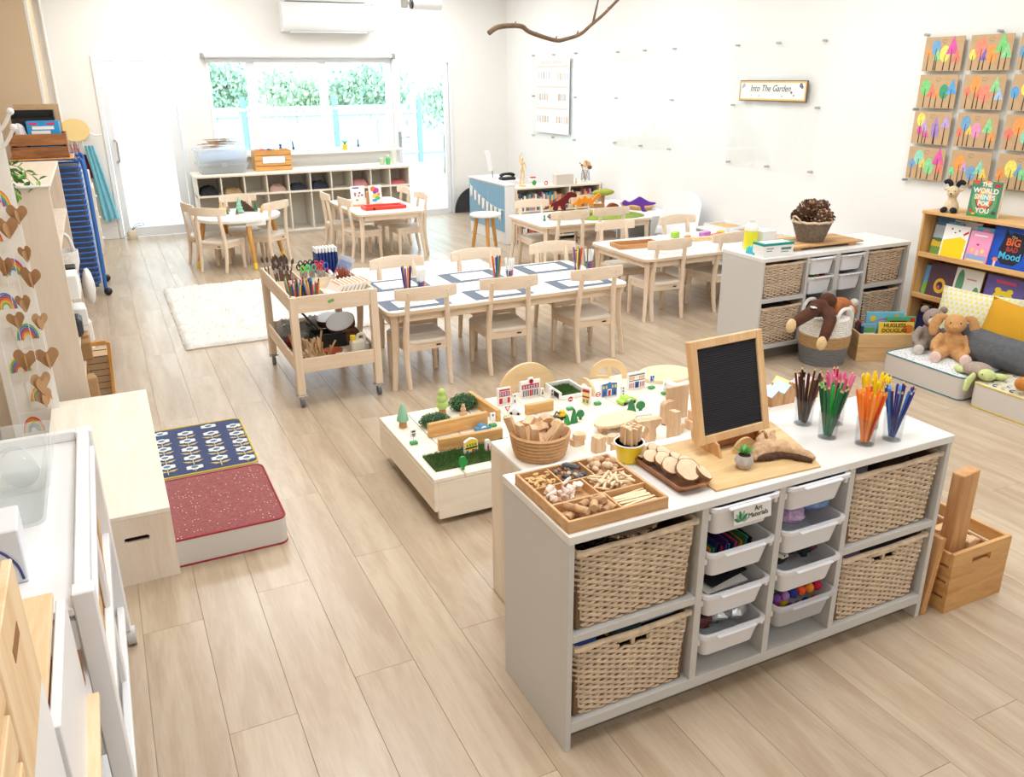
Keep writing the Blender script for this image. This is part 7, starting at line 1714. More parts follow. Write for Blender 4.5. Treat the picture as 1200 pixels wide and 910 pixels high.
for s_, z, k in (('THE', .205, .036), ('WORLD', .165, .044), ('SHINES', .125, .042), ('FOR', .085, .04), ('YOU', .040, .042)): text('title', s_, k, WHT, b, (0, -.0028, z), bold=.0015)
# cushions and soft toys
def pillow(label, x, y, z, w, h, th, m, rot, name='cushion', pipe=None):
    n = 14; vs = []; fs = []
    for s in (1, -1):
        for j in range(n+1):
            for i in range(n+1):
                u, v = -1+2*i/n, -1+2*j/n
                t_ = ((1-abs(u)**2.6)*(1-abs(v)**2.6))**.55*th/2
                pin = 1-.07*(1-abs(u)*0)*abs(u*v)**2+.0
                kx = 1-.06*(1-v*v); ky = 1-.06*(1-u*u)
                vs.append((u*w/2*(kx if abs(u) > .5 else 1), s*t_+.004*mn_.noise(Vector((u*3, v*3, s))), v*h/2*(ky if abs(v) > .5 else 1)))
    m0 = (n+1)**2
    for j in range(n):
        for i in range(n):
            a = j*(n+1)+i; fs += [(a, a+1, a+n+2, a+n+1), (m0+a, m0+a+n+1, m0+a+n+2, m0+a+1)]
    return TO(name, label, 'cushion', M().add(vs, fs), m, x, y, z, rot=rot, smooth=180)
def tri_print(nt, v):
    sp = nt.nodes.new('ShaderNodeSeparateXYZ'); nt.links.new(v, sp.inputs[0])
    zz_ = nmath(nt, 'MULTIPLY', sp.outputs[2], 34.0); fr_ = nmath(nt, 'FRACT', zz_); row = nmath(nt, 'FLOOR', zz_)
    xx_ = nmath(nt, 'FRACT', nmath(nt, 'ADD', nmath(nt, 'MULTIPLY', sp.outputs[0], 30.0), nmath(nt, 'MULTIPLY', row, .5)))
    tri = nmath(nt, 'SUBTRACT', .5, nmath(nt, 'ABSOLUTE', nmath(nt, 'SUBTRACT', xx_, .5)))
    f = nmath(nt, 'LESS_THAN', nmath(nt, 'MULTIPLY', fr_, .5), nmath(nt, 'MULTIPLY', tri, .9))
    par = nmath(nt, 'FLOORED_MODULO', row, 2.0)
    return nmix(nt, f, lin((222, 222, 218)), lin((228, 216, 120)))
pillow('pale cushion printed with small yellow triangles, leaning on the bookshelf', 4.915, 3.34, .325, .52, .36, .13, fabric('yellow_triangles', tri_print), (rad(-20), 0, rad(-80)))
pillow('plain mustard yellow cushion leaning against the patterned one', 4.80, 3.00, .34, .40, .34, .14, mat('mustard', (204, 152, 34), .9, bump=.5, bs=220), (rad(-18), rad(6), rad(-84)))
pillow('long dark grey knitted bolster cushion lying on the floor cushions', 4.70, 2.93, .235, .74, .21, .19, mat('charcoal_knit', (96, 98, 102), .95, bump=1.0, bs=90, var=.1, vs=30), (rad(-20), rad(3), rad(-86)))
def bear(label, x, y, z, rz, body, c, feet, ears, muz=None, k=1.0, nm='soft_toy'):
    t = T(nm, label, 'soft toy', x, y, z, rz); t.scale = (k, k, k)
    remeshed('plush_body', M().ell((0, 0, .085), (.062, .052, .085), 14, 9).ell((0, -.02, .205), (.060, .055, .056), 14, 9).ell((0, -.062, .192), (.034, .026, .026), 10, 7)
       .tube([(.05, -.01, .13), (.085, -.035, .09), (.085, -.07, .05)], [.026, .026, .026], 8).tube([(-.05, -.01, .13), (-.085, -.035, .09), (-.085, -.07, .05)], [.026, .026, .026], 8)
       .tube([(.03, -.02, .035), (.06, -.085, .03), (.075, -.125, .032)], [.036, .034, .034], 8).tube([(-.03, -.02, .035), (-.06, -.085, .03), (-.075, -.125, .032)], [.036, .034, .034], 8), c, t, .007, 3)
    for s in (-1, 1):
        ob('foot_pad', M().ell((s*.077, -.150, .034), (.031, .012, .034), 12, 8), feet, t)
        ob('eye', M().ell((s*.026, -.066, .22), .0045, 8, 6), BLACK, t)
        if ears == 'long': ob('ear', M().tube(cat([(s*.045, 0, .235), (s*.085, .01, .225), (s*.105, .005, .17), (s*.10, 0, .12)], 3), [.014, .018, .022, .025, .027, .028, .028, .026, .022, .014], 10, flat=.45), c, t)
        else: ob('ear', M().ell((s*.052, -.005, .25), (.024, .010, .022), 10, 7, rot=(0, s*.5, 0)), c, t)
    ob('nose', M().ell((0, -.088, .200), (.009, .005, .006), 8, 5), BLACK if muz is None else muz, t)
    return t
bear('tan plush rabbit with long floppy ears sitting on the dotted floor cushion', 4.60, 3.245, .146, rad(-52), None, fur('fur_tan', (206, 156, 102)), fur('pad_pink', (236, 206, 196)), 'long', fur('fur_tan', (206, 156, 102)), 1.08)
t = bear('small grey plush dog with a red collar behind the tan rabbit', 4.62, 3.42, .146, rad(-42), None, fur('fur_dog', (156, 142, 132)), fur('fur_dog_pale', (214, 206, 196)), 'short', None, 1.05)
ob('red_collar', M().tube([(.036*math.cos(a*PI/8), -.01+.034*math.sin(a*PI/8), .158) for a in range(16)], .006, 6, closed=True), mat('collar_red', (150, 40, 44), .7), t)
ob('pale_muzzle', M().ell((0, -.064, .192), (.036, .028, .028), 12, 8), fur('fur_dog_pale', (214, 206, 196)), t)
t = T('soft_turtle', 'pale green and grey-brown plush turtle draped over the cushion edge', 'soft toy', 4.42, 2.93, .15, rad(-75))
lg_ = fur('plush_lime', (206, 218, 150))
remeshed('shell', M().ell((0, .02, .035), (.085, .075, .042), 16, 9), fur('plush_taupe', (170, 152, 140)), t, .007, 2)
ob('head', M().ell((.075, -.045, .035), (.048, .04, .034), 14, 9), lg_, t, smooth=80)
for i, (a, b_, c_, rr_) in enumerate(((-.09, .0, .02, -.4), (.12, .02, .02, .5), (-.02, .09, .02, 1.5))): ob('flipper', M().ell((a, b_, c_), (.042, .026, .020), 12, 7, rot=(0, 0, rr_)), lg_, t, smooth=80)
ob('flipper', M().tube([(.01, -.05, .02), (.0, -.095, -.01), (-.005, -.11, -.065)], [.022, .030, .018], 10, flat=.6), lg_, t, smooth=80)
ob('eye', M().ell((.062, -.083, .045), .004, 6, 5), BLACK, t)
t = T('soft_dog', 'small orange brown plush dog at the right edge on the yellow piped cushion', 'soft toy', 4.44, 2.60, .15, rad(-60))
remeshed('plush_body', M().ell((0, .02, .05), (.07, .06, .05), 14, 9).ell((-.05, -.05, .06), (.045, .04, .04), 12, 8).tube([(.03, -.02, .04), (.04, -.07, .01), (.03, -.10, -.03)], [.024, .022, .02], 8), fur('fur_orange', (198, 130, 62)), t, .007, 2)

# ================================================================== RIGHT WALL: acrylic boards, sign, artworks
acr = glass('acrylic_sheet', (254, 255, 255), .005, .10)
def acrylic(label, y1, y0, z0, z1, mids=True):
    t = T('acrylic_board', label, 'board', XR-.03, (y0+y1)/2, (z0+z1)/2)
    a, b = (y1-y0)/2, (z1-z0)/2
    ob('acrylic_sheet', M().box(-.003, .003, -a, a, -b, b), acr, t, smooth=0)
    pts = [(-a+.03, -b+.03), (a-.03, -b+.03), (-a+.03, b-.03), (a-.03, b-.03), (0, -b+.03), (0, b-.03), (-a+.03, 0), (a-.03, 0)]
    for p in pts: ob('standoff_screw', M().tube([(-.012, p[0], p[1]), (.0295, p[0], p[1])], .010, 10), STEEL, t)
    return t
acrylic('clear acrylic board with small picture cards near the room corner', 10.38, 9.22, 1.05, 2.10)
acrylic('blank clear acrylic board second from the room corner', 8.36, 7.26, 1.07, 2.09)
acrylic('clear acrylic board behind the garden sign', 6.38, 5.28, 1.02, 2.09)
acrylic('clear acrylic board behind the cardboard tree artworks', 4.40, 3.25, 1.05, 2.09)
rr = random.Random(12); XA = XR-.034
t = T('picture_chart', 'white chart with rows of faint tiny pictures on the first acrylic board', 'chart', XA, 9.80, 1.58, -PI/2)
ob('chart_sheet', M().box(-.44, .44, -.0015, .0, -.45, .45), PAPER, t, smooth=0)
mm = M(); ms = [mat('faint_%d' % i, c, .6) for i, c in enumerate([(224, 190, 160), (206, 196, 190), (200, 214, 226), (226, 210, 200), (190, 180, 170)])]
for row, (z, u0, u1) in enumerate(((.26, -.40, -.05), (.24, .12, .42), (.0, -.42, -.1), (.0, .15, .36), (-.27, -.42, -.08), (-.27, .1, .42))):
    n = 5
    for i in range(n): u = u0+(u1-u0)*(i+.5)/n; mm.box(u-.02, u+.02, -.0028, -.0014, z-.05, z+.03, m=rr.randrange(5))
for z in (.34, .1, -.16): mm.box(-.42, .40, -.0026, -.0014, z, z+.02, m=3)
for i in range(12): mm.box(-.3+.045*i, -.28+.045*i, -.0026, -.0014, .38, .42, m=1)
ob('chart_prints', mm, ms, t, smooth=0)['kind'] = 'stuff'
t = T('garden_sign', 'long white wooden sign lettered Into The Garden with a dark and gold edge', 'sign', XA, 5.83, 1.68, -PI/2)
ob('dark_frame', M().box(-.412, .412, -.012, .0, -.085, .085, .002), mat('sign_dark_edge', (112, 96, 84), .6), t)
ob('gold_border', M().box(-.402, .402, -.014, -.012, -.077, .077), mat('sign_gold', (240, 196, 120), .5), t, smooth=0)
ob('white_face', M().box(-.388, .388, -.0155, -.014, -.064, .064), PAPER, t, smooth=0)
text('lettering', 'Into The Garden', .074, mat('sign_ink', (60, 60, 60), .6), t, (-.02, -.0162, .018), sx=.98, shear=.3)
fl = M()
for (u, v, r_, m_) in ((-.35, .045, .02, 0), (-.365, .03, .014, 0), (.345, .045, .022, 1), (.36, .03, .014, 1), (.24, -.012, .013, 1), (.268, -.035, .010, 2), (-.25, -.038, .006, 2), (-.15, -.042, .007, 2), (.13, -.042, .008, 2)):
    for k in range(6): fl.prism([(u+r_*math.cos(k*PI/3)*.5+r_*.42*math.cos(q*PI/3), v+r_*math.sin(k*PI/3)*.5+r_*.42*math.sin(q*PI/3)) for q in range(6)], -.0162-.00002*k, -.0155, 'y', m=m_)
ob('flower_prints', fl, [mat('fl_blue', (160, 180, 220), .6), mat('fl_dark', (110, 110, 120), .6), mat('fl_grey', (150, 150, 155), .6)], t, smooth=0)['kind'] = 'stuff'
C_ = dict(o=(246, 140, 50), b=(90, 150, 200), g=(120, 210, 130), y=(246, 224, 80), m=(220, 60, 150), r=(236, 104, 80), p=(110, 80, 180), c=(250, 120, 90), G=(100, 200, 100), k=(30, 140, 90), B=(60, 150, 220), l=(180, 150, 210), v=(150, 110, 190), t=(130, 210, 180), s=(150, 190, 230), n=(240, 200, 60), i=(230, 130, 180))
ART = ["oe.12.55.08 be.3.7.13 gt.35.45.1 ye.55.5.14 mt.72.68.16 rt.85.4.12", "ye.1.45.09 ce.28.62.16 pt.38.42.11 oe.55.45.15 Gt.75.7.17 gt.88.5.13", "be.1.5.1 rt.3.5.1 oe.5.6.12 gt.7.5.1 pe.85.5.1",
       "Ge.18.62.14 rt.35.5.13 ot.5.42.09 ke.68.5.13 Bt.87.6.14", "re.12.5.08 oe.3.7.14 rt.4.45.1 ce.55.45.15 gt.77.68.13 st.88.42.11", "Be.08.5.1 ye.3.6.1 rt.5.5.12 ge.7.6.12 pt.85.5.1",
       "ye.2.75.12 lt.3.55.12 me.2.4.08 mt.38.3.08 ve.62.4.12 vt.6.65.1 lt.86.68.13", "be.22.7.13 re.1.42.08 nt.33.48.09 ie.5.5.13 gt.77.62.14 ot.88.35.1", "re.12.45.1 oe.32.68.15 te.5.4.12 pt.7.5.1 ge.85.5.1",
       "te.3.68.14 be.12.48.09 nt.42.5.1 ge.6.42.15 mt.82.7.17 rt.88.4.12", "oe.24.6.15 ge.06.35.08 lt.36.5.1 be.55.35.13 tt.74.5.14 nt.85.35.1", "oe.1.4.1 ye.32.58.15 bt.5.55.12 ge.6.45.1 rt.85.5.12"]
pos = 0
tk = mat('trunk_ink', (50, 40, 34), .7)
rown = ['top', 'second', 'third', 'bottom']; coln = ['left', 'middle', 'right']
for r_ in range(4):
    for c_ in range(3):
        sp = ART[r_*3+c_]; yc = 4.205-.348*c_; zc = 1.933-.242*r_
        t = T('tree_artwork', f'cardboard artwork of painted paper trees, {rown[r_]} row, {coln[c_]} column', 'artwork', XA-.001, yc, zc, -PI/2, 'cardboard tree artworks')
        w, h = .30, .218
        ob('card', M().box(-w/2, w/2, -.004, 0, -h/2, h/2), KRAFT, t, smooth=0)
        mm, ms = M(), [tk]
        for k, tok in enumerate(sp.split()):
            col, sh = tok[0], tok[1]; u, v, r = [float('.'+q) for q in tok.split('.')[1:]]
            m_ = mat('paint_'+col, tuple(int(q*.8+50) for q in C_[col]), .7, var=.14, vs=60)
            if m_ not in ms: ms.append(m_)
            i = ms.index(m_); X = (u-.5)*w; Z = (v-.5)*h; R_ = r*w*1.12
            y0 = -.0046-.00015*k
            mm.prism([(X-.004, -h/2+.004), (X+.003, -h/2+.004), (X+.0015+.004*(k % 2), Z-R_*.1), (X-.001+.004*(k % 2), Z-R_*.1)], y0-.001, -.004, 'y', m=0)
            if sh == 'e': mm.prism([(X+R_*.82*math.cos(q*PI/8), Z+R_*1.12*math.sin(q*PI/8)) for q in range(16)], y0, -.004, 'y', m=i)
            else: mm.prism([(X-R_*.85, Z-R_*.8), (X+R_*.9, Z-R_*.75), (X+R_*.1, Z+R_*1.35)], y0, -.004, 'y', m=i)
        mm.tube([(.02*math.cos(q)-.0, -.0042, h/2-.03+.012*math.sin(q)) for q in [j*.9 for j in range(7)]], .0006, 4, m=0)
        ob('painted_trees', mm, ms, t, smooth=0)['kind'] = 'stuff'

# ================================================================== RIGHT FOREGROUND: crate with planks
t = slat_crate('pine crate with slatted sides on the floor right of the front unit', 2.455, 1.572, 0, .305, .33, .24, 4, wood('crate_pine', (222, 176, 116), (196, 142, 84), 0, 1.2, .55), 0, False)
for c in list(t.children):
    if c.name.startswith('slat') or c.name.startswith('end_board'): bpy.data.objects.remove(c)
cpw = wood('crate_pine', (222, 176, 116), (196, 142, 84), 0, 1.2, .55); cpy = wood('crate_pine_y', (222, 176, 116), (196, 142, 84), 1, 1.2, .55)
e_ = M(); th = .014; w, d, h = .305, .33, .24; a, b_ = w/2+.0, .062
fp = M().box(0, a-.05, 0, th, 0, h).box(a+.05, w, 0, th, 0, h).box(a-.05, a+.05, 0, th, 0, h*.72).box(a-.05, a+.05, 0, th, h*.84, h)
ob('end_board', fp, cpw, t, smooth=0); ob('end_board', M().box(0, w, d-th, d, 0, h, .002), cpw, t)
for k in range(4):
    for xx in (0, w-th): ob('slat', M().box(xx, xx+th, th, d-th, .0+k*.062, .050+k*.062, .002), cpy, t)
TO('tall_plank', 'tall pine plank standing upright in the right hand crate', 'plank', M().box(-.052, .052, -.022, .022, 0, .50, .003), wood('plank_pine', (220, 172, 118), (192, 138, 88), 2, 1.1, .55), 2.53, 1.64, .02, .0, rot=(0, 0, rad(8)))
for i, (x_, y_, h_, n) in enumerate(((2.615, 1.64, .22, 'jigsaw edged wooden block in the right crate'), (2.60, 1.70, .25, 'notched wooden block standing behind the jigsaw block'))):
    TO('wooden_block', n, 'block', M().box(-.028, .028, -.02, .02, 0, h_, .003).box(.028, .04, -.012, .012, h_*.78, h_*.9, .002), BEECH, x_, y_, .012, .2)
for i in range(4):
    TO('crate_plank', ['pale plank lying in the right crate, nearest', 'pale plank second in the right crate', 'pale plank third in the right crate', 'pale plank at the back in the right crate'][i], 'plank', M().box(-.045, .045, -.018, .018, 0, .17, .002), PINEX, 2.69, 1.63+.055*i, .012, 0)
t = T('leaning_board', 'pine tray board leaning on the right end of the front unit', 'board', 2.378, 1.61, 0, 0, rot=(0, rad(6), 0))
t.rotation_euler = (0, rad(7), 0); t.location = (2.374, 1.60, 0.0035)
ob('board_face', M().box(0, .012, 0, .36, 0, .30, .002), wood('plank_pine', (220, 172, 118), (192, 138, 88), 2, 1.1, .55), t)
ob('board_edge', M().box(.012, .026, 0, .014, 0, .30, .002).box(.012, .026, .346, .36, 0, .30, .002).box(.012, .026, .014, .346, .286, .30, .002), cpy, t)
# ================================================================== TROLLEY LOAD
RT = random.Random(17)
def TW(u, v): return TX0+u, TY0+v
jar = mesh('pen_jar', M().lathe([(0, 0), (.030, 0), (.033, .08), (.0312, .08), (.0285, .004), (0, .004)], 16), CUP, 40)
pcols = [(240, 200, 40), (220, 60, 50), (40, 130, 80), (40, 70, 160), (240, 130, 50), (40, 40, 50), (130, 80, 160), (150, 90, 60), (240, 150, 180), (90, 190, 210)]
pens = [marker_mesh(c) for c in pcols]
for j, (u, v) in enumerate(((.060, .065), (.145, .075), (.085, .150), (.175, .155), (.065, .235), (.155, .235))):
    x, y = TW(u, v)
    lab = ['front left', 'front right', 'second row left', 'second row right', 'third row left', 'third row right'][j]
    TO('pen_jar', f'clear jar of mixed colour pens in the trolley, {lab}', 'jar', jar, None, x, y, .5765, 0, 'pen jars in the trolley')
    for i in range(11):
        a = i*2.4+j; q = .005+.0058*i**.5
        o = bpy.data.objects.new('colour_pen', pens[(i*3+j) % 10]); COL.objects.link(o); o.location = (x+q*math.cos(a)*.8, y+q*math.sin(a)*.8, .582); k = .16
        o.rotation_euler = (-k*math.sin(a), k*math.cos(a), 0); o.scale = (.8, .8, RT.uniform(.7, .85))
        tag(o, f'mixed colour pen standing in the {lab} trolley jar', 'pen', 'pens in the trolley jars')
brh = [mat('brush_handle_a', (120, 96, 80), .5), mat('brush_bristle', (92, 70, 56), .9), mat('ferrule', (200, 200, 204), .3, .8)]
bme = mesh('paint_brush', M().tube([(0, 0, 0), (0, 0, .11)], [.004, .005], 6).tube([(0, 0, .11), (0, 0, .135)], .0062, 6, m=2).tube([(0, 0, .135), (0, 0, .155), (0, 0, .172)], [.006, .0095, .003], 6, m=1), brh)
for i in range(26):
    u, v = RT.uniform(.035, .16), RT.uniform(.53, .86); x, y = TW(u, v)
    o = bpy.data.objects.new('paint_brush', bme); COL.objects.link(o); o.location = (x, y, .578); o.rotation_euler = (RT.uniform(-.25, .25), RT.uniform(-.25, .25), 0)
    tag(o, 'paint brush standing in the back left compartment of the trolley', 'brush', 'paint brushes in the trolley')
def scissors(label, u, v, c, rz):
    x, y = TW(u, v); t = T('scissors', label, 'scissors', x, y, .578, rz, 'scissors in the trolley'); m_ = mat('grip_%d_%d_%d' % c, c, .4)
    for s in (-1, 1):
        ob('handle_loop', M().tube([(s*.016+.013*math.cos(k*PI/5), 0, .125+.02*math.sin(k*PI/5)) for k in range(10)], .0042, 6, closed=True), m_, t)
        ob('blade', M().tube([(s*.004, s*.001, 0), (s*.006, s*.001, .08), (s*.010, s*.001, .108)], [.003, .005, .005], 4, flat=.4), STEEL, t)
for i, (u, v, c, n) in enumerate(((.205, .60, (34, 34, 38), 'black handled scissors at the far left'), (.235, .68, (34, 34, 38), 'black handled scissors, second'), (.265, .62, (34, 34, 38), 'black handled scissors in the middle'), (.30, .70, (34, 34, 38), 'black handled scissors at the right'), (.215, .535, (120, 210, 90), 'lime handled scissors at the front left'), (.255, .545, (70, 190, 170), 'teal handled scissors at the front'), (.30, .55, (226, 60, 50), 'red handled scissors at the front'), (.335, .56, (60, 100, 200), 'blue handled scissors at the front right'), (.325, .63, (226, 60, 50), 'red handled scissors behind the blue pair'))):
    scissors(n+' of the trolley', u, v, c, RT.uniform(-.4, .4))
glm = mesh('glue_stick', M().tube([(0, 0, 0), (0, 0, .075)], .0125, 12).tube([(0, 0, .0755), (0, 0, .10)], .0130, 12, m=1), [WHT, mat('glue_red', (222, 50, 44), .4)])
for i in range(8):
    x, y = TW(.39+.024*(i % 4), .56+.09*(i//4)); o = bpy.data.objects.new('glue_stick', glm); COL.objects.link(o); o.location = (x, y, .60+.012*(i % 2)); o.rotation_euler = (1.35 if i % 2 else 1.5, 0, 2.6+.3*(i % 3))
    tag(o, 'white glue stick with a red cap lying in the trolley', 'glue stick', 'glue sticks in the trolley')
for i in range(8):
    x, y = TW(.275+.026*i, .16+.006*i)
    t = T('paint_block', 'white watercolour block with orange and grey edge, leaning in the trolley', 'paint block', x, y, .577, 0, 'leaning white blocks in the trolley', rot=(0, rad(32), rad(6)))
    ob('block_case', M().box(-.008, .008, -.05, .13, 0, .115, .002), mat('block_white', (240, 234, 226), .5), t); ob('orange_edge', M().box(-.0084, .0084, -.03, .11, .100, .108), mat('block_orange', (244, 170, 120), .5), t, smooth=0)
TO('pale_case', 'pale card case at the front of the leaning white blocks', 'box', M().box(-.03, .02, -.04, .05, 0, .07, .002), mat('pale_case', (232, 224, 214), .6), TX0+.262, TY0+.10, .577, .3)
x, y = TW(.43, .45)
t = T('bristle_pot', 'dark brown pot of rust red bristle sticks at the right of the trolley', 'pot', x, y, .577)
ob('pot_body', M().lathe([(0, 0), (.035, 0), (.045, .075), (.04, .075), (.03, .005), (0, .005)], 18), mat('dark_brown_pot', (84, 48, 36), .6, var=.2, vs=60), t)
bb3 = M()
for i in range(50): a = RT.uniform(0, 6.28); q = RT.uniform(0, .036); bb3.tube([(q*.7*math.cos(a), q*.7*math.sin(a), .02), (q*1.35*math.cos(a), q*1.35*math.sin(a), RT.uniform(.10, .13))], .0026, 4)
ob('bristles', bb3, mat('rust_bristle', (176, 96, 70), .8), t)['kind'] = 'stuff'
for i in range(7):
    x, y = TW(.345+.021*i, .80)
    TO('blue_notebook', ['navy', 'second navy', 'third navy', 'fourth navy', 'fifth navy', 'sixth navy', 'last navy'][i]+' spined booklet standing at the back of the trolley, counted from the left', 'notebook', M().box(-.0065, .0065, -.05, .05, 0, .20, .002).box(-.0068, .0068, -.0505, .0505, .03, .17, m=1), [PAPER, mat('navy_cover', (36, 60, 128), .5)], x, y, .578, 0, 'navy booklets in the trolley')
x, y = TW(.455, .64)
t = T('clear_case', 'clear plastic case of coloured pieces leaning at the back right of the trolley', 'case', x, y, .585, 0, rot=(0, rad(24), rad(8)))
ob('case_body', M().box(-.02, .02, -.08, .08, 0, .16, .004), milky('clear_case', (214, 222, 236), .6, .1), t); ob('case_filling', M().box(-.012, .012, -.07, .07, .01, .13, .004), mat('mixed_filling', (110, 140, 190), .5, var=.5, vs=60), t)
# lower shelf
LZ = .2205
def lo(nm, lab, c_, mb, m, u, v, z=0, rz=0, rot=None, sm=35): x, y = TW(u, v); return TO(nm, lab, c_, mb, m, x, y, LZ+z, rz, None, rot, sm)
for i, (u, v, c) in enumerate(((.08, .60, (170, 172, 176)), (.10, .75, (196, 190, 186)), (.20, .62, (150, 152, 158)), (.28, .74, (186, 188, 194)))):
    t = TW(u, v); 
    R = random.Random(30+i); TO('clear_bag', ['crinkled clear bag of brushes at the left of the lower shelf', 'crinkled clear bag at the back left of the lower shelf', 'crinkled grey clear bag in the middle of the lower shelf', 'crinkled clear bag at the back of the lower shelf'][i], 'bag', M().ell((0, 0, .055), (.065, .07, .065), 14, 9, jit=.22), milky('bag_%d' % i, c, .35, .15), t[0], t[1], LZ, smooth=20)
lo('dark_red_cloth', 'dark red bundle among the clear bags on the lower shelf', 'cloth', M().ell((0, 0, .04), (.05, .05, .04), 12, 8), mat('dark_red_b', (110, 36, 40), .8), .085, .48)
lo('black_tub', 'black plastic tub in the middle of the lower trolley shelf', 'tub', M().box(-.10, .10, -.07, .07, 0, .006).box(-.10, -.094, -.07, .07, .006, .09).box(.094, .10, -.07, .07, .006, .09).box(-.094, .094, -.07, -.064, .006, .09).box(-.094, .094, .064, .07, .006, .09), BLACK, .30, .45, 0, 0, None, 0)
lo('dark_sheet', 'thin dark sheet leaning diagonally on the lower trolley shelf', 'sheet', M().box(-.012, .0, -.14, .14, 0, .26, .003), mat('dark_lid', (70, 70, 74), .4), .335, .68, .0, 0, (0, rad(-38), 0))
for i, (u, v, z, r_, rx, ry) in enumerate(((.40, .50, .12, .095, .35, -.32), (.37, .70, .10, .085, .15, -.1))):
    t = T('bark_bowl', ['large white faced bark slice leaning on the lower shelf', 'white faced bark slice behind the large one'][i], 'bark slice', *TW(u, v), LZ+z, 0, None, (rx, ry, 0))
    ob('bark_edge', M().cyl(0, 0, -.03, .012, r_*.93, r_, 24), mat('bark_brown', (106, 74, 50), .9, var=.3, vs=50, bump=.8), t); ob('white_face', M().cyl(0, 0, .012, .0145, r_*.95, None, 24), mat('white_face', (232, 236, 244), .35), t)
lo('bark_block', 'rough dark bark block at the right of the lower trolley shelf', 'bark', M().box(-.05, .05, -.08, .08, 0, .10, .01), mat('bark_brown', (106, 74, 50), .9), .435, .46)
t = T('glue_jug', 'white plastic jug with a yellow cap on the lower trolley shelf', 'jug', *TW(.40, .115), LZ)
ob('jug_body', M().box(-.045, .045, -.03, .03, 0, .115, .012).tube(cat([(.0, 0, .112), (.005, 0, .142), (.04, 0, .142), (.043, 0, .105)], 3), .010, 8), mat('jug_white', (238, 234, 222), .4), t)
ob('jug_cap', M().cyl(-.027, 0, .115, .142, .017, n=14), mat('cap_yellow', (250, 208, 40), .4), t)
for i in range(26):
    x, y = TW(RT.uniform(.05, .22), RT.uniform(.07, .32)); L = RT.uniform(.10, .16); c = [(222, 186, 140), (196, 150, 104), (236, 208, 170)][i % 3]
    TO('wooden_stick', 'loose wooden craft stick on the lower trolley shelf', 'stick', M().box(-.007, .007, -.003, .003, 0, L, .001), mat('wst_%d' % (i % 3), c, .7), x, y, LZ+.012, 0, 'craft sticks on the lower trolley shelf', (RT.uniform(-.5, .5), RT.uniform(-.6, .6), RT.uniform(0, 3)))
lo('terracotta_bowl', 'rust orange bowl beside the craft sticks on the lower shelf', 'bowl', M().lathe([(0, 0), (.035, 0), (.06, .045), (.054, .045), (.03, .006), (0, .006)], 20), mat('terracotta', (186, 94, 50), .6), .27, .20)
lo('twine_roll', 'small roll of tan twine at the front of the lower shelf', 'twine', M().lathe([(.012, 0), (.032, 0), (.036, .02), (.032, .04), (.012, .04), (.012, 0)], 16), mat('twine', (206, 174, 130), .9, bump=.8), .335, .08)
lo('white_pad', 'small white pad at the front of the lower shelf', 'pad', M().box(-.03, .03, -.022, .022, 0, .05, .003), PAPER, .29, .09)
lo('white_tub', 'low white tub at the right end of the lower shelf', 'tub', M().box(-.025, .025, -.05, .05, 0, .07, .006), WHITEG, .465, .22)

# ================================================================== LEFT SIDE
kraft2 = mat('kraft_heart', (176, 138, 100), .85, var=.05, vs=20)
t = T('drawing_board', 'tall white framed board covered with rainbow drawings at the left edge', 'board', -.575, 4.40, 0)
ob('board_panel', M().box(.03, .215, 0, .012, .16, 1.75), PAPER, t, smooth=0); ob('board_frame', M().box(0, .035, -.012, .014, 0, 1.78, .003), WHITE, t); ob('board_frame', M().box(.035, .215, .013, .03, 0, .16, .003), WHITE, t)
rbw = [(226, 90, 80), (242, 150, 70), (246, 214, 80), (120, 190, 110), (90, 150, 210), (140, 110, 190)]
rms = [mat('rbw_%d' % i, c, .8) for i, c in enumerate(rbw)]
rr = random.Random(5)
for i in range(9):
    z = .22+.155*i; cx = .085+.06*(i % 2)
    s_ = ob('rainbow_drawing', M().box(-.055, .055, -.004, -.001, -.07, .07, T=Mt(cx, 0, z, 0, rr.uniform(-.12, .12), 0)), PAPER, t, smooth=0)
    mm = M()
    for k in range(6):
        R0 = .046-.0055*k; q = Mt(cx, 0, z-.03, 0, rr.uniform(-.05, .05), 0)
        mm.prism(arcp(0, 0, R0, 0, 180, 10, R0*1.7)+arcp(0, 0, R0-.0045, 180, 0, 10, (R0-.0045)*1.7), -.0058-.0001*k, -.004, 'y', m=(k+i) % 6, T=q)
    ob('painted_rainbow', mm, rms, s_, smooth=0)['kind'] = 'stuff'
hp = cat([(0, -1), (.62, -.35), (1.0, .25), (.85, .8), (.42, .95), (0, .55), (-.42, .95), (-.85, .8), (-1.0, .25), (-.62, -.35)], 3, True)
strs = [(-.36, 4.30), (-.45, 4.28), (-.405, 4.26)]
for gi, (sx, sy) in enumerate(strs):
    t = T('heart_garland', ['string of brown card hearts hanging at the right edge of the rainbow drawings', 'string of brown card hearts hanging at the left of the rainbow drawings', 'string of brown card hearts hanging before the middle of the drawings'][gi], 'garland', sx, sy, 0)
    ob('garland_string', M().tube([(0, 0, .36), (0, 0, ZC)], .0012, 4), WHT, t)
    for j, z in enumerate([[1.25, 1.075, .965, .76, .58], [1.36, 1.03, .78, .59], [1.20, .86, .475, .40]][gi]):
        k = [.042, .034, .046, .038, .05][(j+gi) % 5]
        ob('card_heart', M().prism([(u*k, v*k) for u, v in hp], -.0012, .0012, 'y', T=Mt(0, 0, z, 0, rr.uniform(-.2, .2), rr.uniform(-.7, .7))), kraft2, t, smooth=0)
        ob('card_heart', M().prism([(u*k*.8, v*k*.8) for u, v in hp], -.0012, .0012, 'y', T=Mt(.004, -.008, z-.012, 0, .1, rr.uniform(.8, 1.6))), kraft2, t, smooth=0)
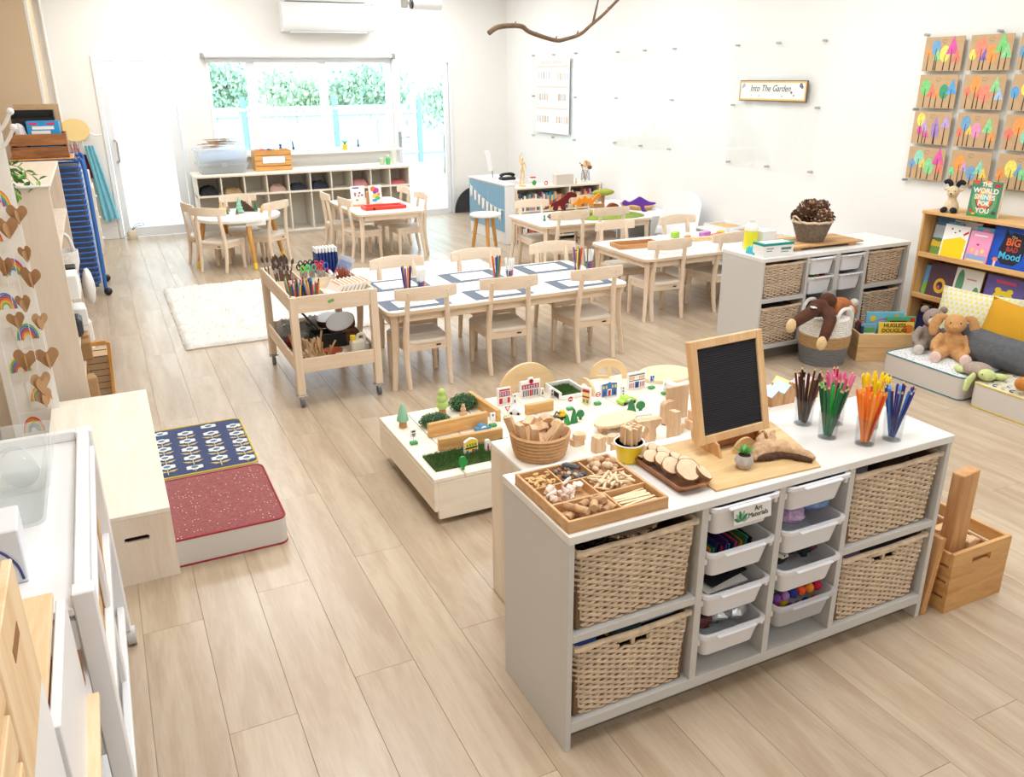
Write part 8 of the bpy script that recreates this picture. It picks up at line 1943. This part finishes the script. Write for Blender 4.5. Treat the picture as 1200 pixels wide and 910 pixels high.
t = T('coat_hooks', 'pair of white knobbed coat hooks at the upper left edge', 'hooks', -.47, 4.30, 1.62)
ob('hook_plate', M().box(-.02, .02, .07, .11, -.08, .06, .004), WHITE, t)
for z in (0, -.065): ob('hook_arm', M().tube(cat([(.0, .08, z-.03), (.06, 0, z-.03), (.12, -.01, z-.01), (.165, -.02, z+.055)], 4), .008, 8).ell((.168, -.02, z+.062), .015, 10, 8), WHITEG, t)
# cream cabinet
creamz = wood('cream_cabinet', (232, 218, 200), (222, 204, 184), 2, .8, .45)
t = T('tall_cabinet', 'tall cream plywood cabinet at the left with open shelves facing right', 'cabinet', -.66, 4.60)
cw, cd, chh = .43, 1.55, 1.33
ob('end_panel', M().box(0, cw, 0, .02, 0, chh, .002), creamz, t); ob('end_panel', M().box(0, cw, cd-.02, cd, 0, chh, .002), creamz, t)
ob('top_board', M().box(0, cw, .02, cd-.02, chh-.02, chh, .002), creamz, t); ob('back_panel', M().box(0, .015, .02, cd-.02, 0, chh-.02), creamz, t, smooth=0)
for z in (.04, .36, .52, .73, 1.02): ob('shelf', M().box(.015, cw, .02, cd-.02, z, z+.018, .001), creamz, t)
ob('top_lip', M().tube([(.0, -.004, chh+.004), (cw+.01, -.004, chh+.004)], .008, 6), WHITE, t)
def LI(nm, lab, c_, x, y, z, w, d, h, m, b=.004, rz=0): return TO(nm, lab, c_, M().box(-w/2, w/2, -d/2, d/2, 0, h, b), m, x, y, z, rz)
for k in range(4): LI('paper_stack', ['white paper stack sticking out of the cream cabinet, top', 'white paper stack below the black box', 'white folders above the brown paper bags', 'cream paper stack on the middle shelf'][k], 'paper', -.28, [4.78, 4.95, 5.05, 5.3][k], [.749, .749, .539, .379][k], .18, .16, [.13, .07, .10, .12][k], PAPER, .006, .05*k)
LI('black_box', 'small black box on the cream cabinet shelf, upper', 'box', -.29, 5.12, .749, .17, .12, .10, BLACK)
LI('black_box', 'black rounded box on the cream cabinet shelf, lower', 'box', -.29, 4.82, .539, .16, .14, .10, mat('dark_grey', (58, 60, 64), .5), .015)
t = T('white_basket', 'white woven basket with a loop handle at the far end of the cream cabinet', 'basket', -.28, 5.50, .749)
ob('basket_wall', M().lathe([(0, 0), (.075, 0), (.09, .05), (.092, .12), (.086, .12), (.07, .006), (0, .006)], 20), rp('white_rope', (236, 232, 226)), t)
ob('loop_handle', M().tube(cat([(-.07, 0, .115), (-.05, 0, .20), (0, 0, .23), (.05, 0, .20), (.07, 0, .115)], 4), .010, 8), rp('white_rope', (236, 232, 226)), t)
R = random.Random(5); TO('white_sack', 'lumpy white cloth bag hanging beside the cream cabinet', 'bag', M().ell((0, 0, .12), (.035, .08, .11), 14, 9, jit=.08), mat('cloth_white', (232, 230, 226), .9, bump=.5), -.17, 5.62, .52, smooth=60).location.z = .5
for k in range(4):
    R = random.Random(k+40); LI('paper_bag', ['folded brown paper bag at the top of the kraft pile', 'crumpled brown paper bag in the middle of the kraft pile', 'brown paper bag with printed swirls in the kraft pile', 'tan paper bag at the bottom of the kraft pile'][k], 'paper bag', -.27, [5.0, 4.9, 4.82, 4.75][k], [.379, .379, .06, .06][k], .15, .09, [.12, .10, .24, .14][k], mat('kraft_%d' % (k % 2), [(188, 150, 108), (164, 124, 84)][k % 2], .85, bump=.6, bs=30), .006, .1*k)
LI('white_sheets', 'long white sheets standing on edge at the floor of the cream cabinet', 'paper', -.235, 5.5, .06, .06, .5, .26, PAPER)
t = T('wire_rack', 'low amber framed rack with thin black wires beside the plywood box', 'rack', -.22, 5.02)
ob('rack_frame', M().box(.075, .095, -.01, .01, .02, .43, .003, T=Mt(ry=.06)), amber, t); ob('rack_frame', M().box(-.02, .10, -.01, .01, .41, .435, .003), amber, t); ob('rack_frame', M().box(-.03, -.012, -.01, .01, .0, .41, .003), amber, t)
for k in range(10): ob('rack_wire', M().tube([(-.02, 0, .04+.038*k), (.085+.001*k, 0, .04+.038*k)], .0022, 5), BLACK, t)
LI('cardboard_box', 'small cardboard box behind the wires of the amber rack', 'box', -.185, 5.14, 0, .12, .18, .34, KRAFT, .002)
# trailing plant
t = T('trailing_plant', 'leafy green trailing plant on top of the cream cabinet', 'plant', -.34, 4.62, 1.34)
ob('plant_pot', M().lathe([(0, 0), (.04, 0), (.05, .09), (.045, .09), (.036, .01), (0, .01)], 16), WHITE, t, (-.10, .12, 0))
lv = [mesh('leaf', M().add([(0, 0, 0), (.014, -.009, .003), (.03, -.010, .002), (.044, 0, -.004), (.03, .010, .002), (.014, .009, .003), (.02, 0, -.002)], [(0, 1, 6), (1, 2, 6), (2, 3, 6), (3, 4, 6), (4, 5, 6), (5, 0, 6)]), m_, 0) for m_ in (mat('ivy_green', (86, 150, 50), .45), mat('ivy_pale', (150, 190, 90), .45), mat('ivy_dark', (48, 96, 40), .45))]
rr = random.Random(3); vn = M()
for i in range(7):
    p0 = Vector((-.08, .10, .08)); d_ = Vector((rr.uniform(-.2, 1), -1, rr.uniform(-.1, .5))).normalized(); pts = [p0]
    for k in range(6): p0 = p0+d_*.035; d_ = (d_+Vector((rr.uniform(-.1, .25), 0, -.28))).normalized(); pts.append(p0)
    pts = [Vector((p.x, min(p.y, p.y), p.z)) for p in pts]; vn.tube(pts, .0016, 4)
    for p in pts[1:]:
        for q in range(2):
            o = ob('leaf', lv[rr.randrange(3)], None, t, tuple(p), (rr.uniform(-.8, .8), rr.uniform(-.6, 1), rr.uniform(-3.1, .3)))
ob('vine', vn, mat('vine_green', (90, 130, 60), .6), t)['kind'] = 'stuff'
# stack of blue framed beds
bl_ = mat('blue_tube', (34, 98, 178), .35); cv = mat('silver_black_mesh', (60, 64, 84), .5, var=.6, vs=9)
t = T('bed_trolley', 'blue tubular trolley frame on black castors holding the stacked beds', 'trolley', -.40, 8.42)
for sy in (-.30, .30):
    ob('upright', M().tube(cat([(-.275, sy, .05), (-.275, sy, 1.08), (-.24, sy, 1.17), (-.17, sy, 1.19), (.17, sy, 1.19), (.24, sy, 1.17), (.285, sy, 1.08), (.285, sy, .05)], 4), .015, 8), bl_, t)
    c_ = ob('castor', M().ell((.30, sy, .036), .035, 12, 8), BLACK, t)
ob('base_rail', M().tube([(.285, -.30, .085), (.285, .30, .085)], .013, 8).tube([(-.275, -.30, .085), (-.275, .30, .085)], .013, 8), bl_, t)
fr_ = [(u, v, 0) for u, v in rrect(.50, .56, .05, 3)]
b0 = T('stacked_bed', 'blue framed nap bed in the stack on the blue trolley', 'bed', -.40, 8.42, .115, 0, 'stacked nap beds')
ob('bed_frame', M().tube(fr_, .0095, 6, closed=True), bl_, b0); ob('bed_canvas', M().box(-.236, .236, -.272, .272, -.036, -.006), cv, b0, smooth=0)
b0['label'] = 'blue framed nap bed at the very bottom of the stack on the trolley'
for i in range(1, 23): dup(b0, z=.115+.0455*i, label=f'blue framed nap bed on the trolley, {ORD[22-i]} from the top of the stack')
slat_crate('brown stained wooden crate on top of the stacked beds', -.625, 8.10, 1.205, .42, .40, .19, 2, wood('brown_stain', (176, 116, 66), (110, 68, 40), 0, 1.4, .6))
ob('crate_rest', M().box(-.03, .45, -.05, .45, -.012, -.002, .002), amber, bpy.data.objects['wooden_crate.002'])
t = T('black_bin', 'black plastic bin standing in the brown crate', 'bin', -.43, 8.36, 1.215)
ob('bin_wall', M().box(-.16, .16, -.10, .10, 0, .01).box(-.16, .16, .09, .10, .01, .36).box(-.16, -.15, -.10, .09, .01, .36).box(.15, .16, -.10, .09, .01, .36).box(-.15, .15, -.10, -.09, .01, .30), BLACK, t, smooth=0)
t = T('blue_carton', 'bright blue and white patterned carton in front of the black bin', 'box', -.36, 8.18, 1.215, -.05)
ob('carton', M().box(-.12, .12, -.05, .05, 0, .28, .002), mat('carton_blue', (40, 150, 214), .5), t)
ob('carton_print', M().box(-.08, .08, -.0512, -.05, .215, .24).box(-.09, .05, -.0512, -.05, .18, .205).box(-.10, -.04, -.0512, -.05, .25, .268, m=1).box(.03, .09, -.0512, -.05, .25, .268, m=1).box(.03, .10, -.0512, -.05, .12, .15, m=1), [WHT, mat('carton_pink', (210, 60, 110), .5)], t, smooth=0)['kind'] = 'stuff'
R = random.Random(9); TO('white_bag', 'crumpled white bag left of the blue carton', 'bag', M().ell((0, 0, .14), (.05, .04, .13), 12, 8, jit=.12), mat('bag_white', (226, 226, 230), .5), -.535, 8.18, 1.21, smooth=25)
LI('tan_card', 'tan cardboard sheet behind the black bin', 'card', -.40, 8.50, 1.2, .34, .006, .42, KRAFT, 0)
# things by the back wall at left
t = T('oval_sign', 'plain pale yellow scalloped oval hanging on white strings above the towel', 'sign', -.185, 11.15, 1.275)
ob('oval_panel', M().prism([((.155+.006*math.cos(q*PI/20*18))*math.cos(q*PI/60), (.125+.005*math.cos(q*PI/20*18))*math.sin(q*PI/60)) for q in range(120)], -.008, 0, 'y'), mat('oval_straw', (240, 212, 148), .7), t, smooth=40)
for dx in (-.05, .0, .06): ob('peg_string', M().tube([(dx, 0, -.11), (dx, 0, -.2)], .004, 5), WHT, t)
t = T('hook_rail', 'white curved wall hook beside the yellow oval', 'hooks', -.02, 11.17, 1.21); ob('hook', M().tube(cat([(-.02, 0, .03), (.04, -.03, .0), (.11, -.035, .01)], 4), .010, 6), WHITEG, t)
def drape(label, x, y, z1, z0, w0, w1, c, nm='towel', sh=0):
    vs = []; n = 10; k = 14
    for s in (0, 1):
        for j in range(k+1):
            q = j/k; w = w0+(w1-w0)*q
            for i in range(n+1):
                u = -1+2*i/n; vs.append((x+u*w/2+sh*q, y-.02-.03*q-.016*math.sin(u*9+q*2)-s*.012, z1+(z0-z1)*q+.02*math.sin(u*4)*q))
    fs = []; m0 = (n+1)*(k+1)
    for j in range(k):
        for i in range(n): a = j*(n+1)+i; fs += [(a, a+1, a+n+2, a+n+1), (m0+a, m0+a+n+1, m0+a+n+2, m0+a+1)]
    for j in range(k): a = j*(n+1); fs += [(a, a+n+1, m0+a+n+1, m0+a), (a+n, m0+a+n, m0+a+2*n+1, a+2*n+1)]
    return TO(nm, label, 'towel', M().add(vs, fs), mat(nm+'_c%d%d%d' % c, c, .95, bump=.6, bs=150, var=.08, vs=20), smooth=70)
drape('long teal towel hanging on the back wall left of the frosted door', -.065, 11.17, 1.10, .24, .10, .18, (130, 196, 214), sh=.11)
drape('dark maroon cloth hanging partly behind the teal towel', -.135, 11.19, 1.0, .72, .05, .08, (96, 36, 44), 'cloth', .03)
drape('small red and white checked cloth under the yellow oval', -.22, 11.19, 1.12, .9, .09, .08, (196, 150, 148), 'cloth', .03)
t = T('narrow_cabinet', 'narrow cream cabinet with small drawers beside the bed stack', 'cabinet', -.34, 10.2); ob('carcass', M().box(0, .24, 0, .60, 0, .74, .003), CUBM, t)
for k in range(3): ob('drawer_front', M().box(.24, .252, .02, .58, .05+.23*k, .26+.23*k, .003), CUBM, t)
for k in range(3): ob('drawer_knob', M().ell((.262, .12, .16+.23*k), .014, 8, 6), WHITE, t)
TO('white_dispenser', 'small white box on top of the narrow cream cabinet', 'box', M().box(-.06, .06, -.05, .05, 0, .16, .008), WHITE, -.16, 10.35, .7405)
t = T('door_stop', 'small sand coloured fabric door stop with a loop at the frosted door', 'door stop', .235, 11.06); ob('stop_body', M().lathe([(0, 0), (.05, 0), (.06, .04), (.05, .09), (.03, .11), (0, .11)], 14), mat('sand_cloth', (214, 200, 176), .9), t, smooth=60); ob('stop_loop', M().tube(cat([(0, 0, .10), (.05, 0, .17), (.13, 0, .19), (.14, 0, .16), (.06, 0, .15), (.01, 0, .10)], 4), .005, 5), mat('loop_grey', (130, 122, 112), .8), t)

# ---- white cart in the left foreground
cw_ = mat('cart_white', (240, 240, 242), .35)
t = T('white_cart', 'white wooden cart on castors in the left foreground with an open frame side', 'cart', -.60, 1.72)
w, d = .45, .99
for lx in (0, w-.045):
    for ly in (0, d-.045):
        ob('post', M().box(lx, lx+.045, ly, ly+.045, .06, .80, .003), cw_, t)
        c_ = ob('castor_fork', M().cb(lx+.022, ly+.022, .05, .03, .03, .02), cw_, t); ob('castor_wheel', M().tube([(lx+.030, ly+.022, .032), (lx+.056, ly+.022, .032)], .0318, 16), mat('castor_pale', (206, 206, 206), .4), c_)
ob('top_board', M().box(.045, w-.045, .0, d, .75, .768, .002), cw_, t); ob('top_board_end', M().box(0, w, .045, d-.045, .735, .7495, .002), cw_, t)
ob('side_rail', M().box(w-.04, w-.008, .045, d-.045, .768, .80, .003), cw_, t); ob('end_rail', M().box(.045, w-.045, d-.03, d-.008, .768, .80, .003), cw_, t); ob('end_rail', M().box(.045, w-.045, .006, .026, .66, .7345, .003), cw_, t)
for z in (.40, .12): ob('shelf', M().box(.01, w-.01, .045, d-.045, z, z+.016, .002), cw_, t); ob('side_rail', M().box(w-.03, w-.008, .045, d-.045, z+.016, z+.045, .003), cw_, t)
ob('end_rail', M().box(.045, w-.045, .006, .026, .37, .43, .003), cw_, t)
ob('inner_slat', M().box(w-.028, w-.012, .50, .55, .19, .735, .003), cw_, t); pass
LI('plywood_crate', 'brown grained plywood box on the middle shelf of the white cart', 'box', -.38, 1.87, .4165, .30, .18, .20, wood('brown_ply', (176, 120, 62), (136, 84, 40), 2, 1, .5))
cloth_lump('bright_cloth', 'magenta and orange cloth on the brown box in the cart', 'cloth', -.37, 1.87, .62, .12, .08, .03, mat('magenta', (214, 60, 140), .8, var=.3, vs=20), None, 91)
R = random.Random(3); TO('clear_bag', 'clear plastic bag with blue tint on the bottom shelf of the white cart', 'bag', M().ell((0, 0, .08), (.13, .09, .08), 14, 9, jit=.1), milky('blue_clear', (170, 186, 208), .4, .1), -.37, 1.87, .14, smooth=25)
for i in range(9):
    TO('wooden_piece', 'flat wooden puzzle piece standing at the open side of the white cart', 'wooden piece', M().box(-.006, .006, -.045, .045, 0, .26+.02*(i % 3), .002), PINEZ, -.195+.010*(i % 2), 2.02+.07*i, .4175, 0, 'wooden pieces in the white cart', (rad(12*((i % 3)-1)), 0, .25*((i % 3)-1)))
TO('grey_card', 'grey card leaning among the wooden pieces in the cart', 'card', M().box(-.002, .002, -.05, .05, 0, .19), mat('grey_card', (176, 178, 186), .6), -.188, 2.15, .42, 0, None, (.2, 0, .1))
t = T('clear_tub', 'open clear plastic tub on top of the white cart', 'tub', -.395, 2.33, .8015 if False else .7685)
open_tub(t, .30, .42, .125, milky('clear_tub2', (248, 248, 247), .82, .12))
t = T('clear_bottle', 'crumpled clear plastic bottle lying in the open tub', 'bottle', -.33, 2.42, .822, .3); ob('bottle_body', M().tube([(0, -.075, 0), (0, -.06, 0), (0, 0, 0), (0, .05, 0), (0, .075, 0), (0, .09, 0)], [.02, .042, .045, .042, .016, .014], 12), milky('bottle_clear', (246, 248, 250), .75, .08), t, smooth=50)
LI('dark_case', 'black and blue case inside the clear tub at the left edge', 'case', -.45, 2.28, .78, .10, .16, .11, mat('dark_case', (44, 42, 44), .4), .01); TO('blue_case', 'bright blue plastic piece beside the dark case in the clear tub', 'case', M().box(-.04, .04, -.03, .03, 0, .07, .006), mat('lid_blue', (30, 140, 226), .4), -.43, 2.17, .778)
t = T('white_carton', 'white box with a dark blue swoosh print on the near end of the cart', 'box', -.36, 1.93, .7685, .05)
ob('carton', M().box(-.12, .075, -.06, .07, 0, .13, .003), mat('carton_pale', (226, 230, 236), .4), t)
ob('carton_print', M().tube(cat([(-.02, -.061, .115), (.03, -.061, .09), (.058, -.061, .05), (.066, -.061, .01)], 5), .003, 5).box(-.05, .02, -.0612, -.06, .03, .042), mat('print_navy2', (56, 60, 120), .5), t)['kind'] = 'stuff'
# ---- pine crate and white step shelf nearest at left
CRZ = wood('crate_pale', (240, 214, 176), (226, 190, 144), 2, 1.2, .5); CRY = wood('crate_pale_y', (240, 214, 176), (226, 190, 144), 1, 1.2, .5)
ws = T('ladder_shelf', 'white ladder shelf with pine treads at the bottom left corner', 'shelf', -.56, .80)
ob('side_panel', M().box(.335, .355, 0, .46, 0, .955, .002), cw_, ws); ob('side_panel', M().box(0, .02, 0, .46, 0, .955, .002), cw_, ws); ob('shelf_top', M().box(0.02, .335, 0, .46, .935, .955, .002), cw_, ws)
ob('side_panel', M().box(.345, .362, .47, .86, 0, .832, .002), cw_, ws); ob('pine_tread', M().box(0.02, .343, .46, .86, .834, .852, .002), CRY, ws); ob('pine_tread', M().box(.02, .343, .46, .84, .58, .60, .002), CRY, ws)
ob('pine_strip', M().box(.345, .385, .56, .85, .585, .60, .002), CRY, ws)
t = T('pine_crate', 'pale pine slatted crate on the ladder shelf at the left edge', 'crate', -.55, .82, .9565)
cz = .21; e_ = M(); X_ = .35
ob('end_board', M().box(X_-.014, X_, .17, .41, 0, cz, .002), CRZ, t)
for k in range(3): ob('slat', M().box(X_-.014, X_-.002, -.10, .169, .0+.073*k, .055+.073*k, .002), CRY, t); ob('slat', M().box(0, .012, -.1, .41, .0+.073*k, .055+.073*k, .002), PINEY, t)
ob('end_board', M().box(.012, X_-.014, .398, .41, 0, cz, .002), PINEX, t); ob('base_board', M().box(.012, X_-.014, -.1, .398, 0, .01), PINEX, t, smooth=0)
ob('hand_slot', M().box(X_-.0005, X_+.0008, .26, .33, .135, .155), mat('slot_brown', (150, 106, 66), .8), t, smooth=0)
